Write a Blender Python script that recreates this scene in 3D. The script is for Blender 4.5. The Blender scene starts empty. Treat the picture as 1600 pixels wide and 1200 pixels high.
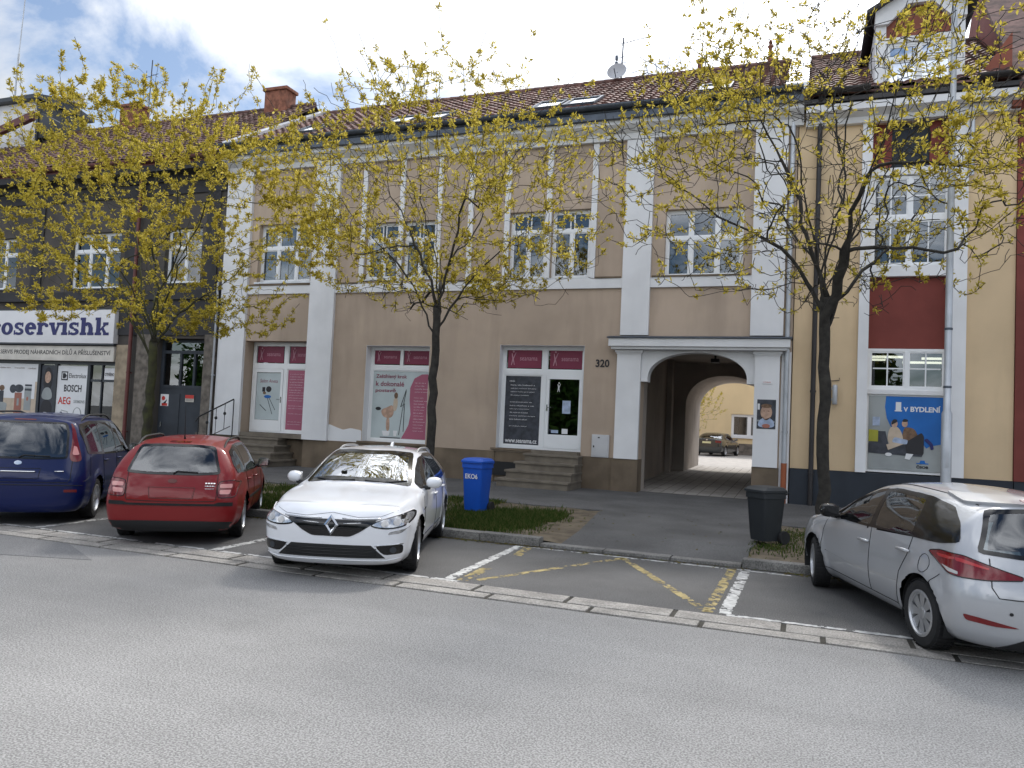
import bpy, bmesh, math, random
import numpy as np
from mathutils import Vector, Matrix
from mathutils.bvhtree import BVHTree
from mathutils.geometry import delaunay_2d_cdt
random.seed(7); np.random.seed(7)
R = math.radians
SC = bpy.context.scene
COL = SC.collection

# ---------------------------------------------------------------- camera
cd = bpy.data.cameras.new('camera'); cam = bpy.data.objects.new('camera', cd); COL.objects.link(cam)
cd.sensor_width = 36.0; cd.lens = 1221.0 / 1600 * 36; cd.clip_end = 2000; cd.clip_start = .05
_r = Vector((0.93572892, 0.34970674, 0.04600634)); _u = Vector((-0.02607171, -0.06150161, 0.99776641)); _f = Vector((-0.35175511, 0.93483835, 0.04843139))
m = Matrix.Identity(4)
for i in range(3):
    m[i][0] = _r[i]; m[i][1] = _u[i]; m[i][2] = -_f[i]
m[0][3], m[1][3], m[2][3] = 0, -19.446, 1.72
cam.matrix_world = m
SC.camera = cam
SC.view_settings.view_transform = 'Standard'; SC.view_settings.look = 'None'
SC.view_settings.exposure = 0.80; SC.view_settings.gamma = 1.0
SC.cycles.max_bounces = 8; SC.cycles.transparent_max_bounces = 16
SC.cycles.use_denoising = True

# ---------------------------------------------------------------- sky and sun
SUN_EL, SUN_AZ = R(46), R(6)          # azimuth measured from +Y (behind the houses) towards +X
sdir = Vector((math.sin(SUN_AZ) * math.cos(SUN_EL), math.cos(SUN_AZ) * math.cos(SUN_EL), math.sin(SUN_EL)))
ld = bpy.data.lights.new('sun', 'SUN'); ld.energy = 2.0; ld.angle = R(7); ld.color = (1, .95, .88)
lo = bpy.data.objects.new('sun', ld); COL.objects.link(lo); lo.rotation_euler = sdir.to_track_quat('Z', 'Y').to_euler()

SKY_OFF = (3.4, 1.9, 0)
W = bpy.data.worlds.new('World'); SC.world = W; W.use_nodes = True
nt = W.node_tree; N = nt.nodes; Lk = nt.links
def nd(t, **k):
    n = N.new(t)
    for a, b in k.items(): setattr(n, a, b)
    return n
bg = N['Background']
sky = nd('ShaderNodeTexSky', sky_type='NISHITA', sun_disc=False, sun_elevation=SUN_EL, sun_rotation=SUN_AZ)
tc = nd('ShaderNodeTexCoord')
def vm(op, a, b=None):
    n = nd('ShaderNodeVectorMath', operation=op)
    for i, v in enumerate((a, b)):
        if v is None: continue
        if hasattr(v, 'is_linked'): Lk.new(v, n.inputs[i])
        else: n.inputs[i].default_value = v
    return n
def ma(op, a, b=0.0, clamp=False):
    n = nd('ShaderNodeMath', operation=op, use_clamp=clamp)
    for i, v in enumerate((a, b)):
        if hasattr(v, 'is_linked'): Lk.new(v, n.inputs[i])
        else: n.inputs[i].default_value = v
    return n.outputs[0]
sep = nd('ShaderNodeSeparateXYZ'); Lk.new(tc.outputs['Generated'], sep.inputs[0])
zz = ma('ADD', ma('MAXIMUM', sep.outputs[2], 0.0), .42)
cmb = nd('ShaderNodeCombineXYZ'); Lk.new(ma('DIVIDE', sep.outputs[0], zz), cmb.inputs[0]); Lk.new(ma('DIVIDE', sep.outputs[1], zz), cmb.inputs[1])
noi = nd('ShaderNodeTexNoise'); noi.inputs['Scale'].default_value = 2.5; noi.inputs['Detail'].default_value = 9; noi.inputs['Roughness'].default_value = .58; noi.inputs['Distortion'].default_value = .5
off = vm('ADD', cmb.outputs[0], SKY_OFF); Lk.new(off.outputs[0], noi.inputs['Vector'])
dot = vm('DOT_PRODUCT', tc.outputs['Generated'], tuple(sdir)).outputs['Value']
near = ma('POWER', ma('MAXIMUM', dot, 0.0), 5.0)
nbias = ma('ADD', noi.outputs['Fac'], ma('MULTIPLY', near, .22))
cr = nd('ShaderNodeValToRGB'); Lk.new(nbias, cr.inputs[0])
cr.color_ramp.elements[0].position = .44; cr.color_ramp.elements[1].position = .60
noi2 = nd('ShaderNodeTexNoise'); noi2.inputs['Scale'].default_value = 2.6; noi2.inputs['Detail'].default_value = 7
Lk.new(vm('ADD', cmb.outputs[0], (9, 4, 2)).outputs[0], noi2.inputs['Vector'])
front = ma('MAXIMUM', ma('MULTIPLY', sep.outputs[1], -1.0), 0.0)      # clouds away from the sun are lit from the front
zen = ma('POWER', ma('MAXIMUM', sep.outputs[2], 0.0), 2.0)
glow = ma('POWER', ma('MAXIMUM', dot, 0.0), 7.0)
cl = ma('ADD', ma('ADD', ma('ADD', ma('MULTIPLY', noi2.outputs['Fac'], .55), .10), ma('MULTIPLY', glow, 1.7)), ma('ADD', ma('MULTIPLY', front, 1.15), ma('MULTIPLY', zen, .7)))
ccol = nd('ShaderNodeCombineXYZ')
for i, k in enumerate((.97, 1.0, 1.05)): Lk.new(ma('MULTIPLY', cl, k), ccol.inputs[i])
skm = vm('SCALE', sky.outputs[0]); skm.inputs['Scale'].default_value = .085
mix = nd('ShaderNodeMixRGB'); Lk.new(cr.outputs[0], mix.inputs[0]); Lk.new(skm.outputs[0], mix.inputs[1]); Lk.new(ccol.outputs[0], mix.inputs[2])
Lk.new(mix.outputs[0], bg.inputs[0]); bg.inputs[1].default_value = 1.0

# ---------------------------------------------------------------- materials
def mat(name, col, rough=.7, metal=0.0, var=.12, scale=1.5, bump=0.0, bscale=90, spec=.4, coat=0.0, grime=0.0, speck=0.0, sscale=120, col2=None, emit=0, streak=0):
    mt = bpy.data.materials.new(name); mt.use_nodes = True
    n = mt.node_tree.nodes; l = mt.node_tree.links; b = n['Principled BSDF']
    b.inputs['Roughness'].default_value = rough; b.inputs['Metallic'].default_value = metal
    b.inputs['Specular IOR Level'].default_value = spec; b.inputs['Coat Weight'].default_value = coat
    b.inputs['Coat Roughness'].default_value = .04
    if emit:
        b.inputs['Emission Color'].default_value = (*col, 1); b.inputs['Emission Strength'].default_value = emit
    t = n.new('ShaderNodeTexCoord')
    cur = None
    def noise(sc, det, seed):
        mp = n.new('ShaderNodeMapping'); mp.inputs['Location'].default_value = (seed, seed * .7, seed * 1.3); l.new(t.outputs['Object'], mp.inputs[0])
        q = n.new('ShaderNodeTexNoise'); q.inputs['Scale'].default_value = sc; q.inputs['Detail'].default_value = det; l.new(mp.outputs[0], q.inputs['Vector']); return q, mp
    def mixc(fac, a, c2, lo=.35, hi=.65):
        rp = n.new('ShaderNodeMapRange'); rp.inputs[1].default_value = lo; rp.inputs[2].default_value = hi; l.new(fac, rp.inputs[0])
        mx = n.new('ShaderNodeMixRGB'); l.new(rp.outputs[0], mx.inputs[0])
        if hasattr(a, 'is_linked'): l.new(a, mx.inputs[1])
        else: mx.inputs[1].default_value = (*a, 1)
        mx.inputs[2].default_value = (*c2, 1); return mx.outputs[0]
    q, _ = noise(scale, 6, 1.3)
    c_hi = col2 or tuple(min(1, c * (1 + var)) for c in col); c_lo = tuple(c * (1 - var) for c in col) if not col2 else col
    cur = mixc(q.outputs['Fac'], c_lo, c_hi)
    if grime:
        q2, mp = noise(1.0, 8, 5.1); mp.inputs['Scale'].default_value = (2.2, 2.2, .35)
        rp = n.new('ShaderNodeMapRange'); rp.inputs[1].default_value = .5; rp.inputs[2].default_value = .8; rp.inputs[4].default_value = grime; l.new(q2.outputs['Fac'], rp.inputs[0])
        mx = n.new('ShaderNodeMixRGB'); l.new(rp.outputs[0], mx.inputs[0]); l.new(cur, mx.inputs[1]); mx.inputs[2].default_value = (*(c * .45 for c in col), 1); cur = mx.outputs[0]
    if streak:
        q5, mp5 = noise(1.0, 5, 7.7); mp5.inputs['Scale'].default_value = (.05, 1.1, 1)
        rp = n.new('ShaderNodeMapRange'); rp.inputs[1].default_value = .35; rp.inputs[2].default_value = .68; rp.inputs[3].default_value = 1 - streak; rp.inputs[4].default_value = 1 + streak; l.new(q5.outputs['Fac'], rp.inputs[0])
        mx = n.new('ShaderNodeVectorMath'); mx.operation = 'SCALE'; l.new(cur, mx.inputs[0]); l.new(rp.outputs[0], mx.inputs['Scale']); cur = mx.outputs[0]
    if speck:
        q3, _ = noise(sscale, 2, 2.2)
        rp = n.new('ShaderNodeMapRange'); rp.inputs[1].default_value = .38; rp.inputs[2].default_value = .62; rp.inputs[3].default_value = 1 - speck; rp.inputs[4].default_value = 1 + speck; l.new(q3.outputs['Fac'], rp.inputs[0])
        mx = n.new('ShaderNodeVectorMath'); mx.operation = 'SCALE'; l.new(cur, mx.inputs[0]); l.new(rp.outputs[0], mx.inputs['Scale']); cur = mx.outputs[0]
    l.new(cur, b.inputs['Base Color'])
    if bump:
        q4, _ = noise(bscale, 4, 3.3)
        bp = n.new('ShaderNodeBump'); bp.inputs['Strength'].default_value = bump; bp.inputs['Distance'].default_value = .01; l.new(q4.outputs['Fac'], bp.inputs['Height']); l.new(bp.outputs[0], b.inputs['Normal'])
    return mt

def glass_mat(name, tint, refl=.5, rough=.0):
    mt = bpy.data.materials.new(name); mt.use_nodes = True
    n = mt.node_tree.nodes; l = mt.node_tree.links; n.remove(n['Principled BSDF'])
    tr = n.new('ShaderNodeBsdfTransparent'); tr.inputs[0].default_value = (*tint, 1)
    gl = n.new('ShaderNodeBsdfGlossy'); gl.inputs['Roughness'].default_value = rough; gl.inputs[0].default_value = (.95, .97, 1, 1)
    fr = n.new('ShaderNodeFresnel'); fr.inputs[0].default_value = 1.52
    mr = n.new('ShaderNodeMapRange'); mr.inputs[3].default_value = refl * .22; mr.inputs[4].default_value = 1; l.new(fr.outputs[0], mr.inputs[0])
    mx = n.new('ShaderNodeMixShader'); l.new(mr.outputs[0], mx.inputs[0]); l.new(tr.outputs[0], mx.inputs[1]); l.new(gl.outputs[0], mx.inputs[2])
    l.new(mx.outputs[0], n['Material Output'].inputs[0]); return mt

def leaf_mat(name, c1, c2, c3, trans=.45):
    mt = bpy.data.materials.new(name); mt.use_nodes = True
    n = mt.node_tree.nodes; l = mt.node_tree.links; n.remove(n['Principled BSDF'])
    g = n.new('ShaderNodeNewGeometry'); rp = n.new('ShaderNodeValToRGB'); l.new(g.outputs['Random Per Island'], rp.inputs[0])
    e = rp.color_ramp.elements; e[0].color = (*c1, 1); e[1].color = (*c3, 1); e.new(.5).color = (*c2, 1)
    d = n.new('ShaderNodeBsdfDiffuse'); t = n.new('ShaderNodeBsdfTranslucent'); mx = n.new('ShaderNodeMixShader'); mx.inputs[0].default_value = trans
    l.new(rp.outputs[0], d.inputs[0]); l.new(rp.outputs[0], t.inputs[0]); l.new(d.outputs[0], mx.inputs[1]); l.new(t.outputs[0], mx.inputs[2])
    l.new(mx.outputs[0], n['Material Output'].inputs[0]); return mt

MT = dict(
 beige=mat('beige_stucco', (.445, .350, .272), .9, var=.13, scale=.55, bump=.4, bscale=140, grime=.36),
 white=mat('white_stucco', (.72, .72, .73), .85, var=.05, scale=1.2, bump=.2, bscale=160, grime=.12),
 plinth=mat('plinth_render', (.16, .122, .085), .85, var=.22, scale=1.6, bump=.4, bscale=120, grime=.5),
 stone_step=mat('step_concrete', (.17, .145, .115), .85, var=.2, scale=3, bump=.4, grime=.4),
 dark_stucco=mat('dark_stucco', (.078, .069, .062), .9, var=.22, scale=.8, bump=.4, grime=.4),
 dark_trim=mat('dark_trim', (.038, .037, .04), .8, var=.2, grime=.3),
 travertine=mat('travertine', (.30, .24, .17), .8, var=.25, scale=4, bump=.2, grime=.3),
 rough_stone=mat('rough_stone', (.15, .13, .11), .9, var=.35, scale=5, bump=.6, bscale=40, grime=.5),
 yellow=mat('yellow_stucco', (.63, .475, .30), .9, var=.10, scale=.55, bump=.35, bscale=140, grime=.25),
 court_yellow=mat('court_yellow_stucco', (.74, .58, .34), .9, var=.05, scale=.6, grime=.1),
 slate=mat('slate_blue_plinth', (.022, .028, .038), .7, var=.2, bump=.2, grime=.2),
 oxblood=mat('oxblood_stucco', (.185, .045, .036), .85, var=.12, bump=.2, grime=.2),
 brick_red=mat('terracotta_stucco', (.22, .075, .05), .85, var=.15, bump=.2),
 passage=mat('passage_render', (.40, .35, .31), .9, var=.12, scale=.9, grime=.4), tile=mat('clay_tile', (.145, .078, .066), .8, var=.35, scale=2.5, bump=.3, bscale=30, speck=.35, sscale=5),
 tile2=mat('old_clay_tile', (.115, .064, .055), .85, var=.3, scale=2.0, bump=.3, bscale=30, speck=.3, sscale=5),
 zinc=mat('weathered_sheet_metal', (.085, .10, .125), .45, metal=.4, var=.15, scale=4),
 sheet=mat('pale_sheet_metal', (.55, .56, .58), .4, metal=.5, var=.12, scale=5),
 red_metal=mat('red_brown_metal', (.13, .04, .035), .5, var=.15, scale=4),
 brown_metal=mat('brown_metal', (.028, .025, .026), .45, var=.2),
 upvc=mat('white_plastic', (.78, .79, .80), .35, var=.03),
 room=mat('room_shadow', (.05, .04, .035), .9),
 room_warm=mat('room_orange_wall', (.36, .16, .08), .9, var=.2),
 curtain=mat('curtain_cloth', (.36, .40, .47), .9, var=.15, scale=6),
 asphalt_road=mat('worn_asphalt', (.222, .219, .215), .9, var=.12, scale=.28, bump=.7, bscale=110, speck=.36, sscale=85, streak=.08, grime=.18),
 asphalt_dark=mat('dark_asphalt', (.108, .106, .105), .9, var=.18, scale=.7, bump=.8, bscale=130, speck=.4, sscale=90, grime=.2),
 asphalt_pale=mat('pale_worn_track', (.31, .308, .305), .9, var=.15), asphalt_patch=mat('asphalt_patch', (.15, .15, .152), .9, var=.1, scale=.6, bump=.6, bscale=130, speck=.3, sscale=90),
 asphalt_walk=mat('pavement_asphalt', (.10, .098, .097), .9, var=.2, scale=.9, bump=.6, bscale=130, speck=.25, sscale=70, grime=.25),
 stone=mat('granite_slab', (.27, .255, .235), .8, var=.2, scale=3.5, bump=.5, bscale=60, speck=.25, sscale=60, grime=.3),
 kerb=mat('kerb_granite', (.17, .165, .155), .85, var=.25, scale=2.5, bump=.5, bscale=60, speck=.3, sscale=60, grime=.35),
 joint=mat('joint_grit', (.05, .046, .038), .95, var=.3, scale=8, bump=.8),
 earth=mat('bare_earth', (.085, .066, .045), .95, var=.4, scale=4, bump=1, bscale=50, col2=(.16, .13, .09)),
 paver=mat('courtyard_paver', (.33, .31, .29), .85, var=.15, scale=3, bump=.4, bscale=60),
 land=mat('far_ground', (.09, .09, .085), .95, var=.2),
 paint_white=mat('worn_white_paint', (.45, .45, .44), .8, var=.3, scale=14, bump=.4),
 paint_yellow=mat('worn_yellow_paint', (.30, .24, .105), .8, var=.35, scale=12, bump=.4),
 bark=mat('dark_bark', (.032, .029, .025), .95, var=.35, scale=9, bump=.9, bscale=35),
 bark_moss=mat('mossy_bark', (.03, .028, .02), .95, scale=5, bump=.9, bscale=35, col2=(.06, .062, .025)),
 pole=mat('galvanised_pole', (.46, .48, .51), .45, metal=.45, var=.12, scale=3, grime=.2),
 concrete=mat('pale_concrete', (.42, .40, .37), .9, var=.15, bump=.3),
 black=mat('black_iron', (.012, .012, .013), .5),
 cab=mat('grey_cabinet_paint', (.50, .50, .51), .5, var=.05, scale=3),
 sign_white=mat('sign_white', (.72, .71, .72), .5, var=.03),
 sign_cream=mat('sign_cream', (.62, .58, .52), .6, var=.08, scale=3, grime=.15),
 navy=mat('navy_letter', (.02, .022, .12), .5), ink=mat('dark_ink', (.025, .024, .028), .6),
 anth=mat('anthracite_frame', (.035, .04, .047), .45, var=.15),
 gate=mat('slate_gate_paint', (.03, .036, .046), .6, var=.2, scale=2, grime=.3),
 magenta=mat('wine_red_film', (.20, .03, .065), .5, var=.08), pink=mat('dusty_rose_film', (.36, .10, .16), .5, var=.06),
 frost=mat('frosted_film', (.46, .52, .53), .35, var=.08, scale=1.5),
 film_text=mat('pale_film_text', (.70, .58, .61), .6), film_line=mat('soft_rose_text', (.48, .25, .31), .6), film_red=mat('wine_text', (.26, .07, .11), .6),
 skin=mat('printed_skin', (.46, .30, .22), .6, var=.2, scale=9), brown=mat('printed_brown', (.17, .10, .06), .6, var=.3, scale=12),
 blue_print=mat('printed_blue', (.006, .12, .42), .45, var=.1, scale=2), grey_print=mat('printed_grey', (.30, .32, .32), .5, var=.12, scale=2),
 dark_print=mat('printed_charcoal', (.042, .046, .058), .5, var=.3, scale=8), lime_print=mat('printed_lime', (.30, .29, .03), .5), beige_print=mat('printed_beige', (.52, .42, .32), .55, var=.1, scale=5),
 white_print=mat('printed_white', (.72, .72, .73), .5, var=.04), red_print=mat('printed_red', (.50, .04, .03), .5), terracotta_print=mat('printed_terracotta', (.36, .14, .10), .5), pale_blue=mat('printed_pale_blue', (.35, .42, .56), .5, var=.2, scale=8),
 bin_blue=mat('blue_plastic', (.006, .075, .42), .45, var=.08, bump=.05), bin_black=mat('charcoal_plastic', (.017, .02, .023), .5, var=.15),
 rubber=mat('tyre_rubber', (.016, .016, .017), .85, var=.2, scale=8), alloy=mat('silver_alloy', (.50, .51, .53), .35, metal=.8, var=.06),
 chrome=mat('chrome', (.72, .73, .75), .12, metal=1, var=0), blackgloss=mat('gloss_black', (.006, .006, .007), .12, spec=.5), blackmatt=mat('black_plastic', (.016, .016, .017), .6, var=.1),
 interior=mat('car_upholstery', (.03, .03, .032), .9), seat=mat('car_seat_cloth', (.028, .028, .031), .95),
 lamp_red=mat('tail_lamp_red', (.15, .004, .006), .15, coat=.6, var=.12, scale=12), lamp_clear=mat('clear_lamp', (.50, .49, .48), .15, coat=.6, var=.2, scale=14), lamp_glow=mat('lamp_red_band', (.42, .03, .03), .2, coat=.5), lamp_pink=mat('pale_red_lamp', (.62, .27, .25), .2, coat=.5), reflector=mat('chrome_reflector', (.52, .53, .55), .18, metal=.8, var=.25, scale=25),
 car_white=mat('white_car_paint', (.76, .77, .80), .28, coat=1, var=.01), car_red=mat('red_car_paint', (.20, .011, .012), .42, coat=.55, spec=.2, var=.03), car_blue=mat('blue_car_paint', (.003, .010, .072), .38, coat=.5, spec=.2, var=.03), car_silver=mat('silver_car_paint', (.43, .44, .46), .34, metal=.3, coat=1, var=.02), car_dark=mat('dark_green_car_paint', (.012, .017, .018), .25, coat=1),
 dish=mat('grey_dish', (.42, .42, .44), .5), brickc=mat('chimney_brick', (.23, .095, .06), .9, var=.35, scale=7, bump=.6), plate=mat('number_plate', (.66, .62, .35), .5), tube=mat('fluorescent_tube', (1, .86, .62), .5, emit=2.2),
 grass=leaf_mat('grass_blades', (.04, .07, .016), (.058, .098, .024), (.14, .135, .05), .3),
 leaf=leaf_mat('young_yellow_leaf', (.28, .225, .030), (.48, .395, .052), (.70, .58, .14), .5),
 hedge=leaf_mat('green_leaf', (.02, .05, .012), (.03, .07, .015), (.05, .09, .02), .3),
 litter=leaf_mat('dry_litter', (.10, .08, .04), (.16, .13, .06), (.07, .09, .03), .2),
 glass=glass_mat('window_glass', (.48, .53, .56), .30), glass_rear=glass_mat('rear_screen_glass', (.40, .47, .48), .35), glass_dark=glass_mat('tinted_car_glass', (.40, .44, .45), .6), glass_shop=glass_mat('shop_glass', (.72, .76, .75), .25), glass_ws=glass_mat('windscreen_glass', (.66, .74, .72), 1.7), skyglass=glass_mat('roof_window_glass', (.5, .55, .6), 3.2),
)

# ---------------------------------------------------------------- helpers
def root_loc(o):
    v = Vector((0, 0, 0))
    while o is not None: v += o.location; o = o.parent
    return v
def tag(o, label=None, cat=None, group=None, kind=None):
    if label: o['label'] = label
    if cat: o['category'] = cat
    if group: o['group'] = group
    if kind: o['kind'] = kind
    return o
def thing(name, label, cat, loc=(0, 0, 0), group=None):
    o = bpy.data.objects.new(name, None); COL.objects.link(o); o.location = loc; o.empty_display_size = .2
    return tag(o, label, cat, group)
class MB:
    def __init__(s): s.v = []; s.f = []; s.m = []
    def add(s, vs, fs, mi=0):
        b = len(s.v); s.v += [tuple(v) for v in vs]; s.f += [tuple(i + b for i in f) for f in fs]; s.m += [mi] * len(fs); return s
    def box(s, x0, x1, y0, y1, z0, z1, mi=0):
        x0, x1 = sorted((x0, x1)); y0, y1 = sorted((y0, y1)); z0, z1 = sorted((z0, z1))
        vs = [(x, y, z) for z in (z0, z1) for y in (y0, y1) for x in (x0, x1)]
        return s.add(vs, [(0, 2, 3, 1), (4, 5, 7, 6), (0, 1, 5, 4), (2, 6, 7, 3), (0, 4, 6, 2), (1, 3, 7, 5)], mi)
    def prism(s, poly, axis, a, b, mi=0):
        """poly: 2-D outline; axis 'y': (x,z), 'x': (y,z), 'z': (x,y)"""
        P = {'y': lambda p, t: (p[0], t, p[1]), 'x': lambda p, t: (t, p[0], p[1]), 'z': lambda p, t: (p[0], p[1], t)}[axis]
        n = len(poly); vs = [P(p, a) for p in poly] + [P(p, b) for p in poly]
        tris = tess(poly)
        fs = [tuple(t) for t in tris] + [tuple(i + n for i in t[::-1]) for t in tris] + [(i, (i + 1) % n, n + (i + 1) % n, n + i) for i in range(n)]
        return s.add(vs, fs, mi)
    def tube(s, path, rad, sides=8, mi=0, cap=True):
        path = [Vector(p) for p in path]; n = len(path); rad = rad if hasattr(rad, '__len__') else [rad] * n
        vs = []; up = Vector((0, 0, 1))
        prev = None
        for i, p in enumerate(path):
            d = (path[min(i + 1, n - 1)] - path[max(i - 1, 0)])
            d = d.normalized() if d.length > 1e-9 else Vector((0, 0, 1))
            if prev is None:
                a = d.cross(Vector((1, 0, 0)) if abs(d.x) < .8 else Vector((0, 1, 0))).normalized()
            else:
                a = (prev - d * prev.dot(d)); a = a.normalized() if a.length > 1e-6 else d.orthogonal().normalized()
            prev = a; b = d.cross(a)
            for k in range(sides):
                t = 2 * math.pi * k / sides; vs.append(p + (a * math.cos(t) + b * math.sin(t)) * rad[i])
        fs = [(i * sides + k, i * sides + (k + 1) % sides, (i + 1) * sides + (k + 1) % sides, (i + 1) * sides + k) for i in range(n - 1) for k in range(sides)]
        if cap: fs += [tuple(range(sides))[::-1], tuple((n - 1) * sides + k for k in range(sides))]
        return s.add(vs, fs, mi)
    def lathe(s, prof, center, axis='z', sides=24, mi=0, cap=True):
        cx, cy, cz = center; vs = []
        for r, h in prof:
            for k in range(sides):
                t = 2 * math.pi * k / sides; c, q = r * math.cos(t), r * math.sin(t)
                vs.append((cx + c, cy + q, cz + h) if axis == 'z' else (cx + c, cy + h, cz + q) if axis == 'y' else (cx + h, cy + c, cz + q))
        n = len(prof)
        fs = [(i * sides + k, i * sides + (k + 1) % sides, (i + 1) * sides + (k + 1) % sides, (i + 1) * sides + k) for i in range(n - 1) for k in range(sides)]
        if cap: fs += [tuple(range(sides))[::-1], tuple((n - 1) * sides + k for k in range(sides))]
        return s.add(vs, fs, mi)
    def build(s, name, mats, parent=None, smooth=False, label=None, bevel=0, auto=None):
        me = bpy.data.meshes.new(name); o = bpy.data.objects.new(name, me); COL.objects.link(o)
        off = root_loc(parent) if parent else Vector((0, 0, 0))
        me.from_pydata([(v[0] - off.x, v[1] - off.y, v[2] - off.z) for v in s.v], [], s.f)
        for q in (mats if isinstance(mats, (list, tuple)) else [mats]): me.materials.append(MT[q] if isinstance(q, str) else q)
        if any(s.m): me.polygons.foreach_set('material_index', s.m)
        me.validate()
        bm = bmesh.new(); bm.from_mesh(me); bmesh.ops.recalc_face_normals(bm, faces=bm.faces)
        if bevel:
            bmesh.ops.remove_doubles(bm, verts=bm.verts, dist=1e-5)
            es = [e for e in bm.edges if len(e.link_faces) == 2 and e.calc_face_angle(0) > R(40)]
            bmesh.ops.bevel(bm, geom=es, offset=bevel, segments=2, profile=.7, affect='EDGES', clamp_overlap=True)
        bm.to_mesh(me); bm.free()
        if smooth or bevel:
            me.polygons.foreach_set('use_smooth', [True] * len(me.polygons))
            if auto or bevel: me.set_sharp_from_angle(angle=R(auto or 35))
        if parent: o.parent = parent
        if label: o['label'] = label
        return o
def tess(poly):
    r = delaunay_2d_cdt([Vector(p) for p in poly], [], [list(range(len(poly)))], 1, 1e-6)
    if len(r[0]) == len(poly): 
        back = {}
        for i, o in enumerate(r[3]):
            back[i] = o[0] if o else i
        return [tuple(back[i] for i in f) for f in r[2]]
    return [tuple(range(len(poly)))]
def bx(name, mats, parent, *a, label=None, bevel=0): return MB().box(*a).build(name, mats, parent, label=label, bevel=bevel)
def wall_grid(mb, x0, x1, z0, z1, y0, y1, holes, mi=0, mi_reveal=None, axis='y'):
    """wall slab between y0 (front) and y1 with rectangular holes (x0,x1,z0,z1): faces and reveals"""
    xs = sorted({x0, x1, *[h[0] for h in holes], *[h[1] for h in holes]}); zs = sorted({z0, z1, *[h[2] for h in holes], *[h[3] for h in holes]})
    xs = [x for x in xs if x0 <= x <= x1]; zs = [z for z in zs if z0 <= z <= z1]
    for i in range(len(xs) - 1):
        for j in range(len(zs) - 1):
            cx, cz = (xs[i] + xs[i + 1]) / 2, (zs[j] + zs[j + 1]) / 2
            if any(h[0] < cx < h[1] and h[2] < cz < h[3] for h in holes): continue
            a, b, c, d = xs[i], xs[i + 1], zs[j], zs[j + 1]
            for y in (y0, y1): mb.add([(a, y, c), (b, y, c), (b, y, d), (a, y, d)], [(0, 1, 2, 3)], mi)
    mr = mi if mi_reveal is None else mi_reveal
    for (a, b, c, d) in holes:
        mb.add([(a, y0, c), (a, y1, c), (a, y1, d), (a, y0, d)], [(0, 1, 2, 3)], mr); mb.add([(b, y0, c), (b, y1, c), (b, y1, d), (b, y0, d)], [(3, 2, 1, 0)], mr)
        mb.add([(a, y0, d), (a, y1, d), (b, y1, d), (b, y0, d)], [(0, 1, 2, 3)], mr)
        if c > z0: mb.add([(a, y0, c), (a, y1, c), (b, y1, c), (b, y0, c)], [(3, 2, 1, 0)], mr)
    a, b, c, d = x0, x1, z0, z1
    mb.add([(a, y0, c), (a, y1, c), (a, y1, d), (a, y0, d)], [(0, 1, 2, 3)], mi); mb.add([(b, y0, c), (b, y1, c), (b, y1, d), (b, y0, d)], [(0, 1, 2, 3)], mi)
    mb.add([(a, y0, d), (a, y1, d), (b, y1, d), (b, y0, d)], [(0, 1, 2, 3)], mi)
    return mb
def rotated(mb, c, ang):
    ca, sa = math.cos(ang), math.sin(ang)
    mb.v = [(c[0] + (x - c[0]) * ca - (y - c[1]) * sa, c[1] + (x - c[0]) * sa + (y - c[1]) * ca, z) for x, y, z in mb.v]; return mb
_fonts = {}
def text_mb(string, x, y, z, height=None, width=None, bold=0.0, depth=.004, align='L', squeeze=None, mb=None, mi=0, shear=0):
    """writing standing on the plane y, facing -y; (x,z) lower left (or centre, align='C')"""
    cu = bpy.data.curves.new('t', 'FONT'); cu.body = string; cu.size = 1; cu.offset = bold; cu.extrude = 0; cu.resolution_u = 3; cu.shear = shear
    o = bpy.data.objects.new('t', cu); COL.objects.link(o)
    bpy.context.view_layer.update()
    me = bpy.data.meshes.new_from_object(o.evaluated_get(bpy.context.evaluated_depsgraph_get()))
    vs = [v.co.copy() for v in me.vertices]; fs = [tuple(p.vertices) for p in me.polygons]
    bpy.data.objects.remove(o); bpy.data.curves.remove(cu); bpy.data.meshes.remove(me)
    mb = mb or MB()
    if not vs: return mb
    xa, xb = min(v.x for v in vs), max(v.x for v in vs); za = min(v.y for v in vs); zb = max(v.y for v in vs)
    sz = height / (zb - za) if height else width / (xb - xa); sx = width / (xb - xa) if width else sz * (squeeze or 1)
    dx = -(xa + xb) / 2 if align == 'C' else -xa
    return mb.add([(x + (v.x + dx) * sx, y, z + (v.y - za) * sz) for v in vs], fs, mi)
def blob2d(pts, it=2, rad=.05):
    if it == 1:       # rounded corners of a fixed radius
        q = []; n = len(pts)
        for i in range(n):
            a, b, c = Vector(pts[i - 1]), Vector(pts[i]), Vector(pts[(i + 1) % n]); u, v = a - b, c - b
            d = min(rad, u.length * .3, v.length * .3); p0 = b + u.normalized() * d; p2 = b + v.normalized() * d
            q += [tuple(p0), tuple(p0 * .25 + b * .5 + p2 * .25), tuple(p2)]
        return q
    for _ in range(it):
        q = []
        for i in range(len(pts)):
            a, b = pts[i], pts[(i + 1) % len(pts)]
            q += [(a[0] * .75 + b[0] * .25, a[1] * .75 + b[1] * .25), (a[0] * .25 + b[0] * .75, a[1] * .25 + b[1] * .75)]
        pts = q
    return pts
def ell(cx, cz, rx, rz, n=20, rot=0):
    return [(cx + rx * math.cos(t) * math.cos(rot) - rz * math.sin(t) * math.sin(rot), cz + rx * math.cos(t) * math.sin(rot) + rz * math.sin(t) * math.cos(rot)) for t in [2 * math.pi * k / n for k in range(n)]]

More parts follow.
